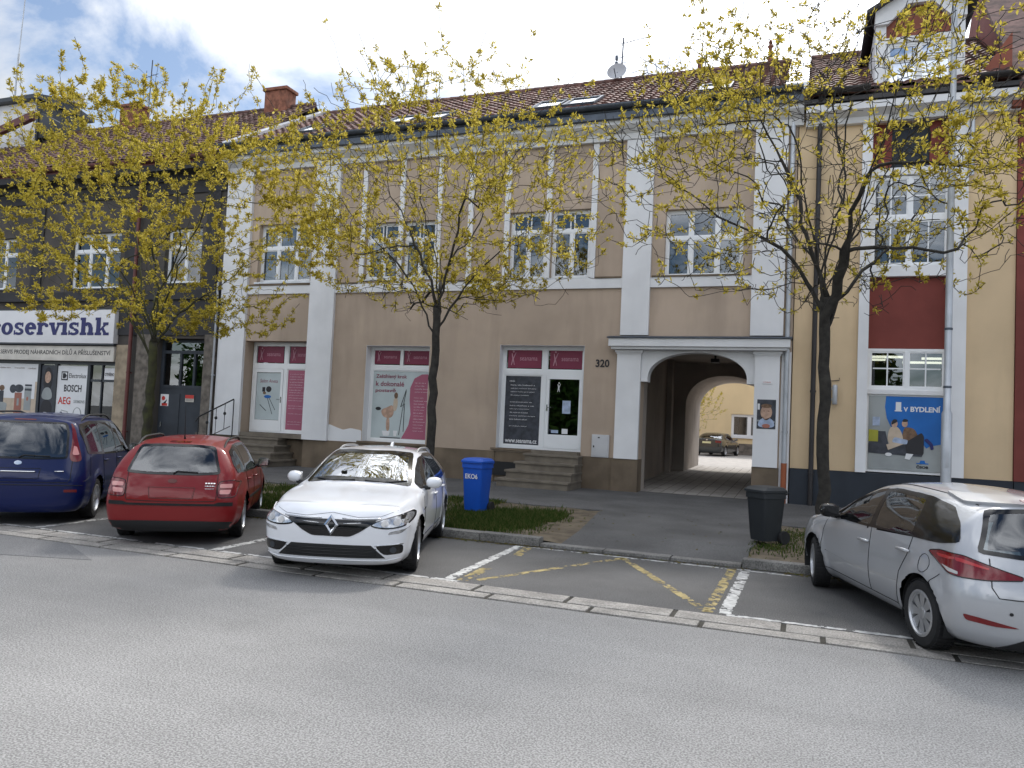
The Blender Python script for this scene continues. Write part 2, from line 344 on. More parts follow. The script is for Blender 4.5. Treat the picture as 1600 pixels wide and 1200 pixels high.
# ---------------------------------------------------------------- ground, road, parking, pavement
def sheet(name, m_, x0, x1, y0, y1, z, nx=1, ny=1, t=0.02):
    mb = MB().box(x0, x1, y0, y1, z - t, z); return tag(mb.build(name, m_), kind='structure')
sheet('ground', 'land', -400, 400, -400, 400, -.06)
sheet('road', 'asphalt_road', -120, 120, -34, -12.355, 0, t=.05)
tag(MB().prism([(-30, -12.36), (-8.3, -12.36), (-7.25, -12.95), (-8.6, -13.35), (-9.9, -13.75), (-30, -16.6)], 'z', .001, .004).build('road_patch', 'asphalt_patch'), kind='structure')
sheet('parking_lane', 'asphalt_dark', -60, 60, -11.8, -9.05, .006, t=.05)
# two rows of long granite gutter slabs between the road and the parking lane
g = MB(); j = MB(); j.box(-60, 60, -12.355, -11.8, -.05, .0)
rng = random.Random(3)
for row, (ya, yb) in enumerate(((-12.345, -12.14), (-12.115, -11.815))):
    x = -34.0 + (0.0 if row else .06)
    while x < 8:
        l = 1.0 + rng.uniform(-.04, .04); dz = rng.uniform(-.004, .004)
        g.box(x + .022, x + l - .022, ya + rng.uniform(0, .012), yb - rng.uniform(0, .012), -.04, .012 + dz)
        x += l
jo = tag(j.build('gutter_bed', 'joint'), kind='structure')
tag(g.build('gutter_strip', 'stone', bevel=.012), kind='structure')
# kerb: stones with open joints, lowered across the driveway
k = MB(); x = -34.0
while x < 12:
    top = .05 if -3.25 < x + .45 < -.8 else .125
    k.box(x + .006, x + .894, -9.04 + rng.uniform(-.012, .012), -8.84, -.05, top + rng.uniform(-.006, .006)); x += .9
tag(k.build('kerb', 'kerb', bevel=.02), kind='structure')
# litter of dirt at the foot of the kerb
d = MB(); d.prism([(-34, -9.02)] + [(-34 + .5 * i, -9.06 - .10 * rng.random() * (1 if not -3.2 < -34 + .5 * i < -.4 else .25)) for i in range(90)] + [(10.6, -9.02)], 'z', .008, .0105)
tag(d.build('kerb_dirt', 'joint'), kind='structure')
sheet('pavement', 'asphalt_walk', -120, 120, -4.8, 0.3, .12, t=.15)
mb = MB(); mb.add([(-3.15, -8.85, .05), (-.66, -8.85, .05), (-.66, -7.9, .125), (-3.15, -7.9, .125), (-.4, -4.78, .125), (-3.6, -4.78, .125), (-3.6, -4.78, .0), (-.4, -4.78, .0), (-3.15, -8.85, -.05), (-.66, -8.85, -.05)], [(0, 1, 2, 3), (3, 2, 4, 5), (0, 8, 9, 1), (1, 9, 7, 4, 2), (0, 3, 5, 6, 8)])
tag(mb.build('driveway', 'asphalt_walk'), kind='structure')
for a, b in ((-34, -3.62), (-.70, 12)):
    vg = MB(); nx = int((b - a) / .22); ny = 18
    for i in range(nx + 1):
        for jj in range(ny + 1):
            xx = a + (b - a) * i / nx; yy = -8.83 + 4.03 * jj / ny
            ed = min(jj, ny - jj) / ny
            if a < -20 and i == nx: xx = -3.08 if yy < -7.9 else -3.08 - .45 * (yy + 7.9) / 3.12
            if a > -2 and i == 0: xx += .26 * jj / ny
            e0 = (i in (0, nx)) and -4 < xx < 0
            vg.v.append((xx, yy, (.040 + .07 * min(1, (yy + 8.83) / .95)) if e0 else .10 + .03 * math.sin(xx * 2.3 + yy) * ed * 2 + rng.uniform(-.01, .015)))
    vg.f = [(i * (ny + 1) + jj, (i + 1) * (ny + 1) + jj, (i + 1) * (ny + 1) + jj + 1, i * (ny + 1) + jj + 1) for i in range(nx) for jj in range(ny)]; vg.m = [0] * len(vg.f)
    tag(vg.build('verge', 'earth', smooth=True), kind='structure')
# passage floor rising to the courtyard
mb = MB(); mb.add([(-4.6, .3, .12), (-.6, .3, .12), (-.6, 8, .30), (-4.6, 8, .30), (-.6, 12, .36), (-4.6, 12, .36)], [(0, 1, 2, 3), (3, 2, 4, 5)])
for i in range(40):
    yy = .5 + i * .29
tag(mb.build('passage_floor', 'paver'), kind='structure')
mb = MB()
yy = 12.02
while yy < 29.5:
    zz_ = .36
    mb.box(-14, 8, yy + .006, yy + .305, .2, zz_); yy += .31
tag(mb.build('courtyard_paving', 'paver'), kind='structure'); sheet('courtyard_base', 'joint', -14, 8, 12, 34, .345, t=.2)
pv = MB(); jx = -4.55
while jx < -.65:
    pv.add([(jx, .35, .122), (jx + .287, .35, .122), (jx + .287, 8, .304), (jx, 8, .304), (jx + .287, 11.98, .364), (jx, 11.98, .364)], [(0, 1, 2, 3), (3, 2, 4, 5)]); jx += .30
tag(pv.build('passage_paving', 'paver'), kind='structure')
# the strips of the passage floor read as dark joints between the pavers
MT['paver_joint'] = MT['joint']
bpy.data.objects['passage_floor'].data.materials[0] = MT['joint']

# painted bay markings: broken, worn paint (small flakes)
def marking(name, p, q, w, m_, keep, wob=.01, z=.0085):
    mb = MB(); p = Vector(p); q = Vector(q); d_ = (q - p); L = d_.length; d_ /= L; n_ = Vector((-d_.y, d_.x)); rr = random.Random(int(L * 1000) + len(name)); cell = .026; nu, nv = int(L / cell), max(2, int(w / cell))
    hole = [[0] * nv for _ in range(nu)]
    for _ in range(int(nu * nv * (1 - keep) / 10)):
        a, b = rr.randrange(nu), rr.randrange(nv)
        for _ in range(19):
            if 0 <= a < nu and 0 <= b < nv: hole[a][b] = 1
            a += rr.choice((-1, 0, 1, 1)); b += rr.choice((-1, 0, 1))
    jit = {}
    def pt(a, b):
        if (a, b) not in jit: jit[(a, b)] = p + d_ * (a * L / nu + rr.uniform(-.011, .011)) + n_ * ((b / nv - .5) * w + rr.uniform(-.011, .011))
        v = jit[(a, b)]; return (v.x, v.y, z)
    for a in range(nu):
        for b in range(nv):
            if not hole[a][b]: mb.add([pt(a, b), pt(a + 1, b), pt(a + 1, b + 1), pt(a, b + 1)], [(0, 1, 2, 3)])
    return tag(mb.build(name, m_), kind='structure')
for xa, xb, kp in ((-3.66, -3.54, .82), (-.64, -.66, .72), (-6.75, -6.65, .8), (-9.75, -9.65, .8), (2.3, 2.35, .75)):
    marking('bay_line', (xa, -9.12), (xb, -11.72), .115, 'paint_white', kp * .92)
marking('gutter_edge_line', (-30, -11.76), (-3.4, -11.76), .07, 'paint_white', .55)
marking('gutter_edge_line', (-.75, -11.76), (3.5, -11.76), .07, 'paint_white', .45)
marking('kerb_edge_line', (-3.6, -9.14), (-.1, -9.22), .06, 'paint_white', .45)
marking('bay_stripe', (-3.52, -9.15), (-3.42, -9.9), .12, 'paint_yellow', .5); marking('bay_stripe', (-3.42, -10.9), (-3.38, -11.7), .12, 'paint_yellow', .1)
marking('bay_cross_line', (-2.18, -9.25), (-3.25, -11.6), .085, 'paint_yellow', .3)
marking('bay_cross_line', (-2.2, -9.2), (-.80, -11.75), .095, 'paint_yellow', .42)
marking('bay_stripe', (-.80, -9.15), (-.82, -11.74), .105, 'paint_yellow', .42)
# faded long line and pale tracks on the carriageway

# grass blades on the verge: clumps, none on the bare trodden patches
def grass_patch(name, areas, n, seed):
    rr = np.random.RandomState(seed); vs = []; fs = []
    for (x0, x1, y0, y1, dens, h) in areas:
        cnt = int(n * dens)
        cl = [(rr.uniform(x0, x1), rr.uniform(y0, y1), rr.uniform(.12, .5)) for _ in range(max(3, int((x1 - x0) * (y1 - y0) * 2.2)))]
        for _ in range(cnt):
            c = cl[rr.randint(len(cl))]; x = c[0] + rr.normal() * c[2]; y = c[1] + rr.normal() * c[2]
            if not (x0 - .1 < x < x1 + .1 and -8.8 < y < -4.72): continue
            a = rr.uniform(0, 6.28); hh = h * rr.uniform(.4, 1.3); w = rr.uniform(.004, .010); le = rr.uniform(.1, .8) * hh; dx, dy = math.cos(a), math.sin(a); z = .10
            b = len(vs); vs += [(x - dy * w, y + dx * w, z), (x + dy * w, y - dx * w, z), (x + dx * le * .4 + dy * w * .7, y + dy * le * .4 - dx * w * .7, z + hh * .6), (x + dx * le, y + dy * le, z + hh), (x + dx * le * .4 - dy * w * .7, y + dy * le * .4 + dx * w * .7, z + hh * .6)]
            fs.append((b, b + 1, b + 2, b + 3, b + 4))
    mb = MB(); mb.add(vs, fs); return tag(mb.build(name, 'grass'), 'short patchy grass on the verge behind the kerb', 'grass', kind='stuff')
grass_patch('grass', [(-12.5, -5.6, -8.7, -4.9, 1.0, .085), (-5.6, -3.9, -8.7, -6.2, .62, .075), (-5.2, -4.0, -7.6, -6.6, .5, .10), (-4.2, -3.7, -8.75, -5, .04, .05), (-.6, 3.5, -8.7, -4.9, .40, .05), (-20, -12, -8.7, -4.9, .3, .08), (3.5, 11, -8.7, -4.9, .25, .06)], 18000, 4)
lm = MB(); rr = np.random.RandomState(9)
for _ in range(2600):
    s_ = rr.rand()
    if s_ < .6: x, y, z = rr.uniform(-12, 3), -9.06 - abs(rr.normal()) * .07, .0125
    else: x, y, z = rr.uniform(-9, 2.5), rr.uniform(-8.8, -5), .135
    if -3.4 < x < -.2 and rr.rand() < .75: continue
    a = rr.uniform(0, 6.28); l = rr.uniform(.012, .04); w = l * .4; c, q = math.cos(a), math.sin(a)
    lm.add([(x - c * l, y - q * l, z), (x + q * w, y - c * w, z + rr.uniform(0, .012)), (x + c * l, y + q * l, z + rr.uniform(0, .01)), (x - q * w, y + c * w, z)], [(0, 1, 2, 3)])
tag(lm.build('leaf_litter', 'litter'), 'dry leaf litter and bud scales along the kerb and verge', 'leaf litter', kind='stuff')

# ---------------------------------------------------------------- building helpers
def window(parent, x0, x1, z0, z1, y, splits=(), transom=None, transom_splits=None, glass='glass', name='window', bar=.065, mull=.075, frame='upvc', depth=.07, curtain=None, sill=None, bars=None, label=None):
    mb = MB(); zt = transom
    mb.box(x0, x0 + bar, y, y + depth, z0, z1); mb.box(x1 - bar, x1, y, y + depth, z0, z1)
    mb.box(x0 + bar, x1 - bar, y, y + depth, z0, z0 + bar); mb.box(x0 + bar, x1 - bar, y, y + depth, z1 - bar, z1)
    ztop = z1 - bar
    if zt: mb.box(x0 + bar, x1 - bar, y - .006, y + depth, zt - mull * .6, zt + mull * .6)
    for s in splits:
        xs = x0 + (x1 - x0) * s; mb.box(xs - mull / 2, xs + mull / 2, y - .004, y + depth - .004, z0 + bar, (zt - mull * .6) if zt else ztop)
    for s in (transom_splits if transom_splits is not None else splits) if zt else ():
        xs = x0 + (x1 - x0) * s; mb.box(xs - mull / 2, xs + mull / 2, y - .004, y + depth - .004, zt + mull * .6, ztop)
    # inner sash edges for relief
    ed = [x0 + bar] + [v for s in splits for v in (x0 + (x1 - x0) * s - mull / 2, x0 + (x1 - x0) * s + mull / 2)] + [x1 - bar]
    for i in range(0, len(ed), 2):
        for za, zb in (((z0 + bar, zt - mull * .6), (zt + mull * .6, ztop)) if zt else ((z0 + bar, ztop),)):
            a, b = ed[i], ed[i + 1]
            if zb - za < .1 or b - a < .1: continue
            q = .032
            mb.box(a, a + q, y + .012, y + depth - .01, za, zb); mb.box(b - q, b, y + .012, y + depth - .01, za, zb); mb.box(a + q, b - q, y + .012, y + depth - .01, za, za + q); mb.box(a + q, b - q, y + .012, y + depth - .01, zb - q, zb)
    for b_ in bars or (): mb.box(*b_)
    w = mb.build(name, frame, parent, label=label)
    MB().box(x0 + .02, x1 - .02, y + depth * .5, y + depth * .5 + .01, z0 + .02, z1 - .02).build('pane', glass, w)
    if curtain:
        cm, spans = curtain[0], curtain[1]
        for a, b in spans:
            c = MB(); nn = 14; xa, xb = x0 + (x1 - x0) * a, x0 + (x1 - x0) * b; zb_ = z0 + .05 if len(curtain) < 3 else z0 + (z1 - z0) * curtain[2]
            for i in range(nn + 1):
                xx = xa + (xb - xa) * i / nn; c.v += [(xx, y + .22 + .04 * math.sin(i * 1.9), zb_), (xx, y + .22 + .03 * math.sin(i * 1.9 + .5), z1)]
            c.f = [(2 * i, 2 * i + 2, 2 * i + 3, 2 * i + 1) for i in range(nn)]; c.m = [0] * nn
            c.build('curtain', cm, w)
    if sill: MB().box(x0 - .06, x1 + .06, sill[0], y, z0 - .05, z0).build('sill', sill[1], w)
    return w

def tile_roof(name, m_, parent, x0, x1, ye, ze, yr, zr, tw=.245, course=.34, thick=.05):
    L = math.hypot(yr - ye, zr - ze); nc = max(2, round(L / course)); nt_ = max(2, round((x1 - x0) / tw)); k_ = 4
    dy, dz = (yr - ye) / L, (zr - ze) / L; ny, nz = -dz, dy
    if nz < 0: ny, nz = -ny, -nz
    mb = MB(); rows = []
    rr_ = random.Random(len(name))
    prof = [0, .028, .036, .02]
    jit = [[rr_.uniform(-.006, .006) for _ in range(nt_ + 1)] for _ in range(nc)]
    for c in range(nc):
        for e in (0, 1):
            s = (c + e) * L / nc; lift = .042 if e == 0 else .004
            row = []
            for i in range(nt_ * k_ + 1):
                x = x0 + (x1 - x0) * i / (nt_ * k_); h = prof[i % k_] + lift + jit[c][i // k_]
                row.append(len(mb.v)); mb.v.append((x, ye + dy * s + ny * h, ze + dz * s + nz * h))
            rows.append(row)
    n = nt_ * k_
    for a in range(len(rows) - 1):
        for i in range(n): mb.f.append((rows[a][i], rows[a][i + 1], rows[a + 1][i + 1], rows[a + 1][i])); mb.m.append(0)
    # underside slab
    mb.add([(x0, ye, ze - thick), (x1, ye, ze - thick), (x1, yr, zr - thick), (x0, yr, zr - thick), (x0, ye, ze), (x1, ye, ze), (x1, yr, zr), (x0, yr, zr)], [(0, 3, 2, 1), (0, 1, 5, 4), (1, 2, 6, 5), (3, 0, 4, 7)])
    return mb.build(name, m_, parent)
def ridge_cap(parent, x0, x1, y, z, m_, rad=.11):
    mb = MB(); x = x0
    while x < x1:
        mb.tube([(x, y, z), (min(x + .38, x1), y, z + .0)], [rad, rad * .86], 8); x += .34
    return mb.build('ridge_cap', m_, parent, smooth=True, auto=40)
def gutter(parent, x0, x1, y, z, m_, r=.085, hook=True):
    mb = MB(); pts = [(math.cos(t) * r, math.sin(t) * r) for t in [math.pi + math.pi * i / 10 for i in range(11)]]
    inner = [(a * .86, b * .86) for a, b in pts[::-1]]
    mb.prism([(y + a, z + b) for a, b in pts + inner], 'x', x0, x1)
    x = x0 + .4
    while hook and x < x1: mb.box(x, x + .03, y - r - .004, y + r + .05, z - .004, z + .012); x += .85
    return mb.build('gutter', m_, parent)
def downpipe(parent, x, y, z0, z1, m_, r=.05, kick=0, name='downpipe'):
    mb = MB(); mb.tube([(x, y, z0), (x, y, z1 - .35), (x, y - .02, z1 - .25), (x, y - kick, z1 + .02)], r, 12)
    z = z0 + .7
    while z < z1 - .5: mb.tube([(x, y, z), (x, y, z + .05)], r + .012, 12); mb.box(x - .012, x + .012, y, y + r + .08, z, z + .04); z += 1.9
    return mb.build(name, m_, parent, smooth=True, auto=40)

# ---------------------------------------------------------------- beige corner-pilaster house with the arched passage
H = thing('apartment_house', 'beige two storey house with white pilasters, shopfronts and an arched passage', 'house', (-8.7, 0, .12))
XL, XR, ZC = -17.05, -.32, 9.3
ow = [(-15.82, -13.90, 5.62, 7.40), (-12.05, -10.97, 5.64, 7.28), (-10.82, -9.81, 5.64, 7.28), (-7.59, -6.56, 5.54, 7.36), (-6.40, -5.33, 5.54, 7.36), (-3.40, -1.50, 5.52, 7.22)]
lw = [(-16.08, -13.78, .95, 3.83), (-11.82, -9.80, .98, 3.72), (-7.70, -5.36, 1.02, 3.77), (-3.87, -1.14, 0, 4.0)]
mb = wall_grid(MB(), XL, XR, .93, ZC, 0, .42, [(a, b, max(c, .93), d) for a, b, c, d in ow + lw], 0)
mb.build('facade_wall', ['beige'], H)
def each(name, m_, parent, *boxes):
    for b_ in boxes: MB().box(*b_).build(name, m_, parent)
each('plinth', 'plinth', H, (XL, -16.08, -.035, .40, 0, .925), (-13.78, -7.72, -.035, .40, 0, .925), (-5.36, -4.52, -.035, .40, 0, .925), (-16.0, -13.78, .25, .44, 0, .9), (-7.72, -5.36, .0, .40, 0, .925), (-4.52, -3.86, -.10, .42, 0, .925), (-1.15, -.55, -.10, .42, 0, .925))
sh = MB(); sh.box(XL, XL + .3, .42, 9.4, 0, ZC); sh.box(XR - .28, XR, .42, 9.4, 0, ZC); sh.box(XL + .3, -4.55, 9.1, 9.4, 0, ZC); sh.box(-4.55, XR - .28, 9.1, 9.4, 4.3, ZC)
sh.prism([(0.3, 9.3), (9.4, 9.3), (4.5, 12.62)], 'x', XL + .02, XL + .3); sh.prism([(0.3, 9.3), (9.4, 9.3), (4.5, 12.62)], 'x', XR - .3, XR - .02)
sh.build('side_and_rear_wall', 'beige', H)
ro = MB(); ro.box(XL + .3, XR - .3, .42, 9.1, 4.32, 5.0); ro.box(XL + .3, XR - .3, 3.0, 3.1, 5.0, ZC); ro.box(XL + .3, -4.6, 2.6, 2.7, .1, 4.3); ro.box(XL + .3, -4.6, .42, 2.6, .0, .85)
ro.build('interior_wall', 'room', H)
bx('room_wall', 'room_warm', H, -16.2, -13.4, 2.0, 2.05, 5.0, 7.6)
# pilasters
def pil(x0, x1, z0, z1, y=-.09): MB().box(x0, x1, y, -.001, z0, z1).build('pilaster', 'white', H)
pil(XL, -16.09, .93, 9.05, -.10); pil(-13.80, -12.95, .93, 9.05, -.10); pil(-4.43, -3.72, 4.04, 9.05, -.10); pil(-1.28, -.53, 4.04, 9.05, -.10)
for c in (-12.13, -10.895, -9.71, -8.74, -7.66, -6.48, -5.25): pil(c - .075, c + .075, 5.52, 9.05, -.05)
for a, b in ((-4.47, -3.87), (-1.14, -.58)):
    p = MB().box(a, b, -.13, -.001, .93, 3.60).box(a - .05, b + .05, -.17, -.001, 3.60, 3.66).box(a - .02, b + .02, -.15, -.001, 3.56, 3.60); p.build('portal_pillar', 'white', H)
MB().box(-.545, -.33, -.03, -.001, .12, 3.66).build('pilaster', 'white', H)
# reveals of the recessed entrance, string course, panel sills
each('reveal', 'white', H, (-16.10, -16.05, .421, .9, .93, 3.9), (-13.84, -13.79, .421, .9, .93, 3.9))
each('string_course', 'white', H, *[(a, b, -.06, -.001, 5.25, 5.50) for a, b in ((-16.09, -13.80), (-12.95, -4.43), (-3.72, -1.28))])
each('panel_sill', 'plinth', H, *[(a, b, -.085, -.001, 5.505, 5.545) for a, b in ((-16.05, -13.84), (-12.9, -12.22), (-9.62, -8.83), (-8.65, -7.75), (-5.16, -4.48), (-3.68, -1.32))])
MB().prism(blob2d([(-12.95, .94), (-11.84, .94), (-11.84, 1.28), (-12.2, 1.33), (-12.45, 1.27), (-12.7, 1.34), (-12.95, 1.42)], 1), 'y', -.012, -.001).build('plaster_patch', 'white', H)
# cornice and roof
co = MB(); co.prism([(0, 9.06), (-.12, 9.06), (-.16, 9.20), (-.42, 9.36), (-.42, 9.50), (.0, 9.56)], 'x', XL - .04, XR + .12); co.build('cornice', 'white', H)
MB().box(XL - .05, XR + .1, -.55, -.43, 9.47, 9.62).box(XL - .05, XR + .1, -.50, .1, 9.57, 9.66).build('eaves_board', 'zinc', H)
gutter(H, XL - .06, XR + .1, -.62, 9.80, 'zinc', .10)
MB().prism([(-.52, 9.66), (-.52, 9.78), (-.05, 10.06), (-.05, 9.96)], 'x', XL - .02, XR + .05).build('eaves_flashing', 'zinc', H)
RY0, RZ0, RY1, RZ1 = -.42, 9.80, 4.5, 12.70
tile_roof('roof', 'tile', H, XL, XR, RY0, RZ0, RY1, RZ1)
MB().add([(XL, 4.5, 12.68), (XR, 4.5, 12.68), (XR, 9.9, 9.4), (XL, 9.9, 9.4), (XL, 4.5, 12.6), (XR, 4.5, 12.6), (XR, 9.9, 9.3), (XL, 9.9, 9.3)], [(0, 1, 2, 3), (4, 7, 6, 5), (2, 6, 7, 3), (0, 3, 7, 4), (1, 5, 6, 2)]).build('rear_roof', 'tile2', H)
ridge_cap(H, XL + .2, XR - .1, 4.5, 12.74, 'tile')
def slope_z(y, lift=0): return RZ0 + (y - RY0) * (RZ1 - RZ0) / (RY1 - RY0) + lift
def slope_strip(x0, x1, m_, name, h=.12, y0=-.40, y1=4.4):
    MB().add([(x0, y0, slope_z(y0, .02)), (x1, y0, slope_z(y0, .02)), (x1, y1, slope_z(y1, .02)), (x0, y1, slope_z(y1, .02)), (x0, y0, slope_z(y0, h)), (x1, y0, slope_z(y0, h)), (x1, y1, slope_z(y1, h)), (x0, y1, slope_z(y1, h))], [(0, 1, 5, 4), (1, 2, 6, 5), (2, 3, 7, 6), (3, 0, 4, 7), (4, 5, 6, 7)]).build(name, m_, H)
slope_strip(-17.12, -16.72, 'sheet', 'verge_flashing', .17)
fl = MB()
for i in range(11):
    ya, yb = -.38 + i * .43, -.38 + (i + 1) * .43 - .02
    fl.add([(-.62, ya, slope_z(ya, .16)), (-.12, ya, slope_z(ya, .16)), (-.12, yb, slope_z(yb, .13)), (-.62, yb, slope_z(yb, .13)), (-.62, ya, slope_z(ya, 0)), (-.12, ya, slope_z(ya, 0))], [(0, 1, 2, 3), (4, 5, 1, 0)])
fl.build('party_wall_flashing', 'sheet', H)
def roof_window(x0, x1, y0, y1, lift=.12, open_=0):
    w = MB(); 
    def P(x, y, h): return (x, y - h * .5, slope_z(y, h * .86))
    t = .07; h = lift
    for a, b, c, d in ((x0, x0 + t, y0, y1), (x1 - t, x1, y0, y1), (x0 + t, x1 - t, y0, y0 + t), (x0 + t, x1 - t, y1 - t, y1)):
        w.add([P(a, c, 0), P(b, c, 0), P(b, d, 0), P(a, d, 0), P(a, c, h), P(b, c, h), P(b, d, h), P(a, d, h)], [(0, 1, 5, 4), (1, 2, 6, 5), (2, 3, 7, 6), (3, 0, 4, 7), (4, 5, 6, 7)])
    o = w.build('roof_window', 'zinc', H)
    g_ = MB().add([P(x0 + .05, y0 + .05, h - .03), P(x1 - .05, y0 + .05, h - .03), P(x1 - .05, y1 - .05, h - .03), P(x0 + .05, y1 - .05, h - .03), P(x0 + .05, y0 + .05, h - .05), P(x1 - .05, y0 + .05, h - .05), P(x1 - .05, y1 - .05, h - .05), P(x0 + .05, y1 - .05, h - .05)], [(0, 1, 2, 3), (4, 7, 6, 5)]).build('pane', 'skyglass', o)
for a in ((-15.15, -14.35, .35, 1.35), (-11.9, -11.0, .25, 1.25), (-10.8, -9.9, .25, 1.25), (-7.25, -6.42, .2, 1.2), (-6.32, -5.42, .2, 1.2), (-2.78, -1.95, .3, 1.2)): roof_window(*a)
# upper windows
window(H, *ow[0], .16, (.33, .68), 6.68, curtain=('curtain', ((.36, .50),)), sill=(-.05, 'sheet'))
MB().box(-14.93, -13.95, .47, .49, 5.5, 7.45).box(-15.2, -14.93, .47, .49, 6.72, 7.45).build('blind', 'room_warm', H)
for a in ow[1:3]: window(H, *a, .14, (.5,), 6.78, (), curtain=('curtain', ((.02, .3),)), sill=(-.05, 'sheet'))
for a in ow[3:5]: window(H, *a, .14, (.5,), 6.82, (), curtain=('curtain', ((.7, .98),)), sill=(-.05, 'sheet'))
window(H, *ow[5], .14, (.33, .67), 6.50, curtain=('curtain', ((.02, .10), (.90, .98)),), sill=(-.05, 'sheet'))

# --- shop entrance with the steps behind the iron railing
def figure_logo(mb, x, z, s, y, mi=0):
    mb.tube([(x, y, z), (x + .10 * s, y, z + .42 * s), (x + .02 * s, y, z + .80 * s)], [.03 * s, .05 * s, .03 * s], 6, mi)
    mb.tube([(x + .22 * s, y, z + .02 * s), (x + .12 * s, y, z + .42 * s), (x + .30 * s, y, z + .85 * s)], [.02 * s, .045 * s, .02 * s], 6, mi)
    mb.lathe([(.001, -.005), (.07 * s, -.004), (.07 * s, .004), (.001, .005)], (x + .13 * s, y, z + .92 * s), 'y', 10, mi)
def film(parent, name, m_, x0, x1, z0, z1, y): return MB().box(x0, x1, y, y + .004, z0, z1).build(name, m_, parent)
def top_light(w, x0, x1, z0, z1, y):
    f = film(w, 'top_film', 'magenta', x0, x1, z0, z1, y); mb = MB(); figure_logo(mb, x0 + .10, z0 + .07, (z1 - z0) * .8, y - .003)
    text_mb('seanama', x0 + (x1 - x0) * .36, y - .004, z0 + (z1 - z0) * .40, width=(x1 - x0) * .52, height=(z1 - z0) * .17, mb=mb); mb.build('film_lettering', 'film_line', f)
def text_block(f, x, z, w, n, y, m_='film_line', lh=.085, seed=1, h=.03):
    r_ = random.Random(seed); mb = MB(); words = ['masáže', 'terapie', 'hubnutí', 'lymfodrenáž', 'péče', 'tělo', 'kúra', 'zdraví', 'a', 've', 'pro', 'vás', 'ošetření', 'pleti', 'cvičení']
    for i in range(n):
        if i and r_.random() < .14: continue
        s = ''
        while len(s) < w / h * 1.05 * r_.uniform(.72, 1.0): s += r_.choice(words) + ' '
        text_mb(s.strip(), x, y, z - i * lh, height=h, width=min(w, w * r_.uniform(.6, 1)), mb=mb)
    mb.build('film_text', m_, f)
# entrance A
yA = .36
DA = window(H, -16.05, -13.82, 1.06, 3.82, yA, (.55,), 3.08, glass='glass_shop', name='shop_entrance', bar=.08, mull=.11, bars=[(-15.96, -15.88, yA - .012, yA + .05, 1.12, 3.0), (-14.98, -14.90, yA - .012, yA + .05, 1.12, 3.0), (-15.88, -14.98, yA - .012, yA + .05, 1.10, 1.44), (-15.88, -14.98, yA - .012, yA + .05, 2.9, 3.0)])
top_light(DA, -15.90, -14.94, 3.20, 3.70, yA + .02); top_light(DA, -14.70, -13.95, 3.20, 3.70, yA + .02)
f = film(DA, 'door_film', 'frost', -15.87, -14.99, 1.45, 2.89, yA + .02)
mb = MB(); text_mb('Salon Aneta', -15.76, yA + .016, 2.58, width=.66, height=.11, mb=mb, shear=.2); mb.build('film_lettering', 'film_red', f)
fm = MB(); fm.prism(ell(-15.42, 2.38, .10, .09), 'y', yA + .015, yA + .018, 0); fm.prism([(-15.66, 2.3), (-15.55, 2.3), (-15.55, 2.44), (-15.66, 2.44)], 'y', yA + .015, yA + .018, 0); fm.prism(ell(-15.45, 2.15, .13, .05), 'y', yA + .014, yA + .017, 1); fm.prism(ell(-15.57, 2.26, .06, .04), 'y', yA + .014, yA + .017, 2)
for q in ((-15.45, 2.1, -15.25, 1.62), (-15.38, 2.1, -15.15, 1.75), (-15.72, 1.9, -15.48, 1.72)): fm.tube([(q[0], yA + .017, q[1]), (q[2], yA + .017, q[3])], .008, 5, 0)
fm.build('film_picture', ['ink', 'blue_print', 'printed' if False else 'brown'], f)
f = film(DA, 'side_film', 'pink', -14.74, -13.92, 1.16, 2.98, yA + .02); text_block(f, -14.67, 2.84, .66, 20, yA + .016, 'film_text', .08, 3, .034)
mb = MB(); mb.tube([(-14.94, yA - .012, 2.08), (-14.94, yA - .06, 2.08), (-15.06, yA - .06, 2.08)], .011, 6); mb.box(-14.955, -14.925, yA - .02, yA - .0125, 1.98, 2.16); mb.build('door_handle', 'chrome', DA)
# window 2
yB = .27
WB = window(H, -11.82, -9.80, .98, 3.72, yB, (), 3.10, (.5,), glass='glass_shop', name='shop_window', bar=.08, mull=.1)
MB().box(-11.82, -11.815, .0, yB, .98, 3.72).box(-9.805, -9.8, 0, yB, .98, 3.72).box(-11.815, -9.805, 0, yB, 3.715, 3.72).build('reveal', 'white', WB)
bx('sill', 'plinth', WB, -11.95, -9.7, -.07, yB, .93, .985)
top_light(WB, -11.70, -10.88, 3.22, 3.62, yB + .02); top_light(WB, -10.74, -9.92, 3.22, 3.62, yB + .02)
f = film(WB, 'picture_film', 'frost', -11.73, -9.89, 1.08, 3.02, yB + .02)
mb = MB(); mb.prism([(-9.892, 1.10), (-10.72, 1.10), (-10.63, 1.25), (-10.50, 1.5), (-10.45, 1.8), (-10.50, 2.2), (-10.50, 2.55), (-10.38, 2.82), (-10.15, 2.94), (-9.892, 2.95)], 'y', yB + .014, yB + .018); mb.build('rose_panel', 'pink', f)
mb = MB()
for i, s in enumerate(('Zeštíhlený krok', 'k dokonalé', 'postavě')): text_mb(s, -11.62, yB + .014, 2.78 - i * .2, height=.14, width=(1.0, .92, .66)[i], bold=.02, mb=mb)
mb.build('film_lettering', 'film_red', f)
text_block(f, -10.36, 2.68, .44, 18, yB + .011, 'film_text', .085, 5, .034)
pm = MB(); pm.prism(blob2d([(-11.35, 1.72), (-11.2, 1.66), (-11.02, 1.7), (-10.98, 1.92), (-11.05, 2.06), (-11.2, 1.98), (-11.42, 1.9)]), 'y', yB + .014, yB + .018, 0); pm.prism(blob2d([(-11.02, 1.9), (-10.92, 1.86), (-10.86, 2.12), (-10.92, 2.3), (-11.02, 2.22)]), 'y', yB + .013, yB + .0165, 1); pm.prism(ell(-10.94, 2.32, .06, .09), 'y', yB + .012, yB + .0155, 2)
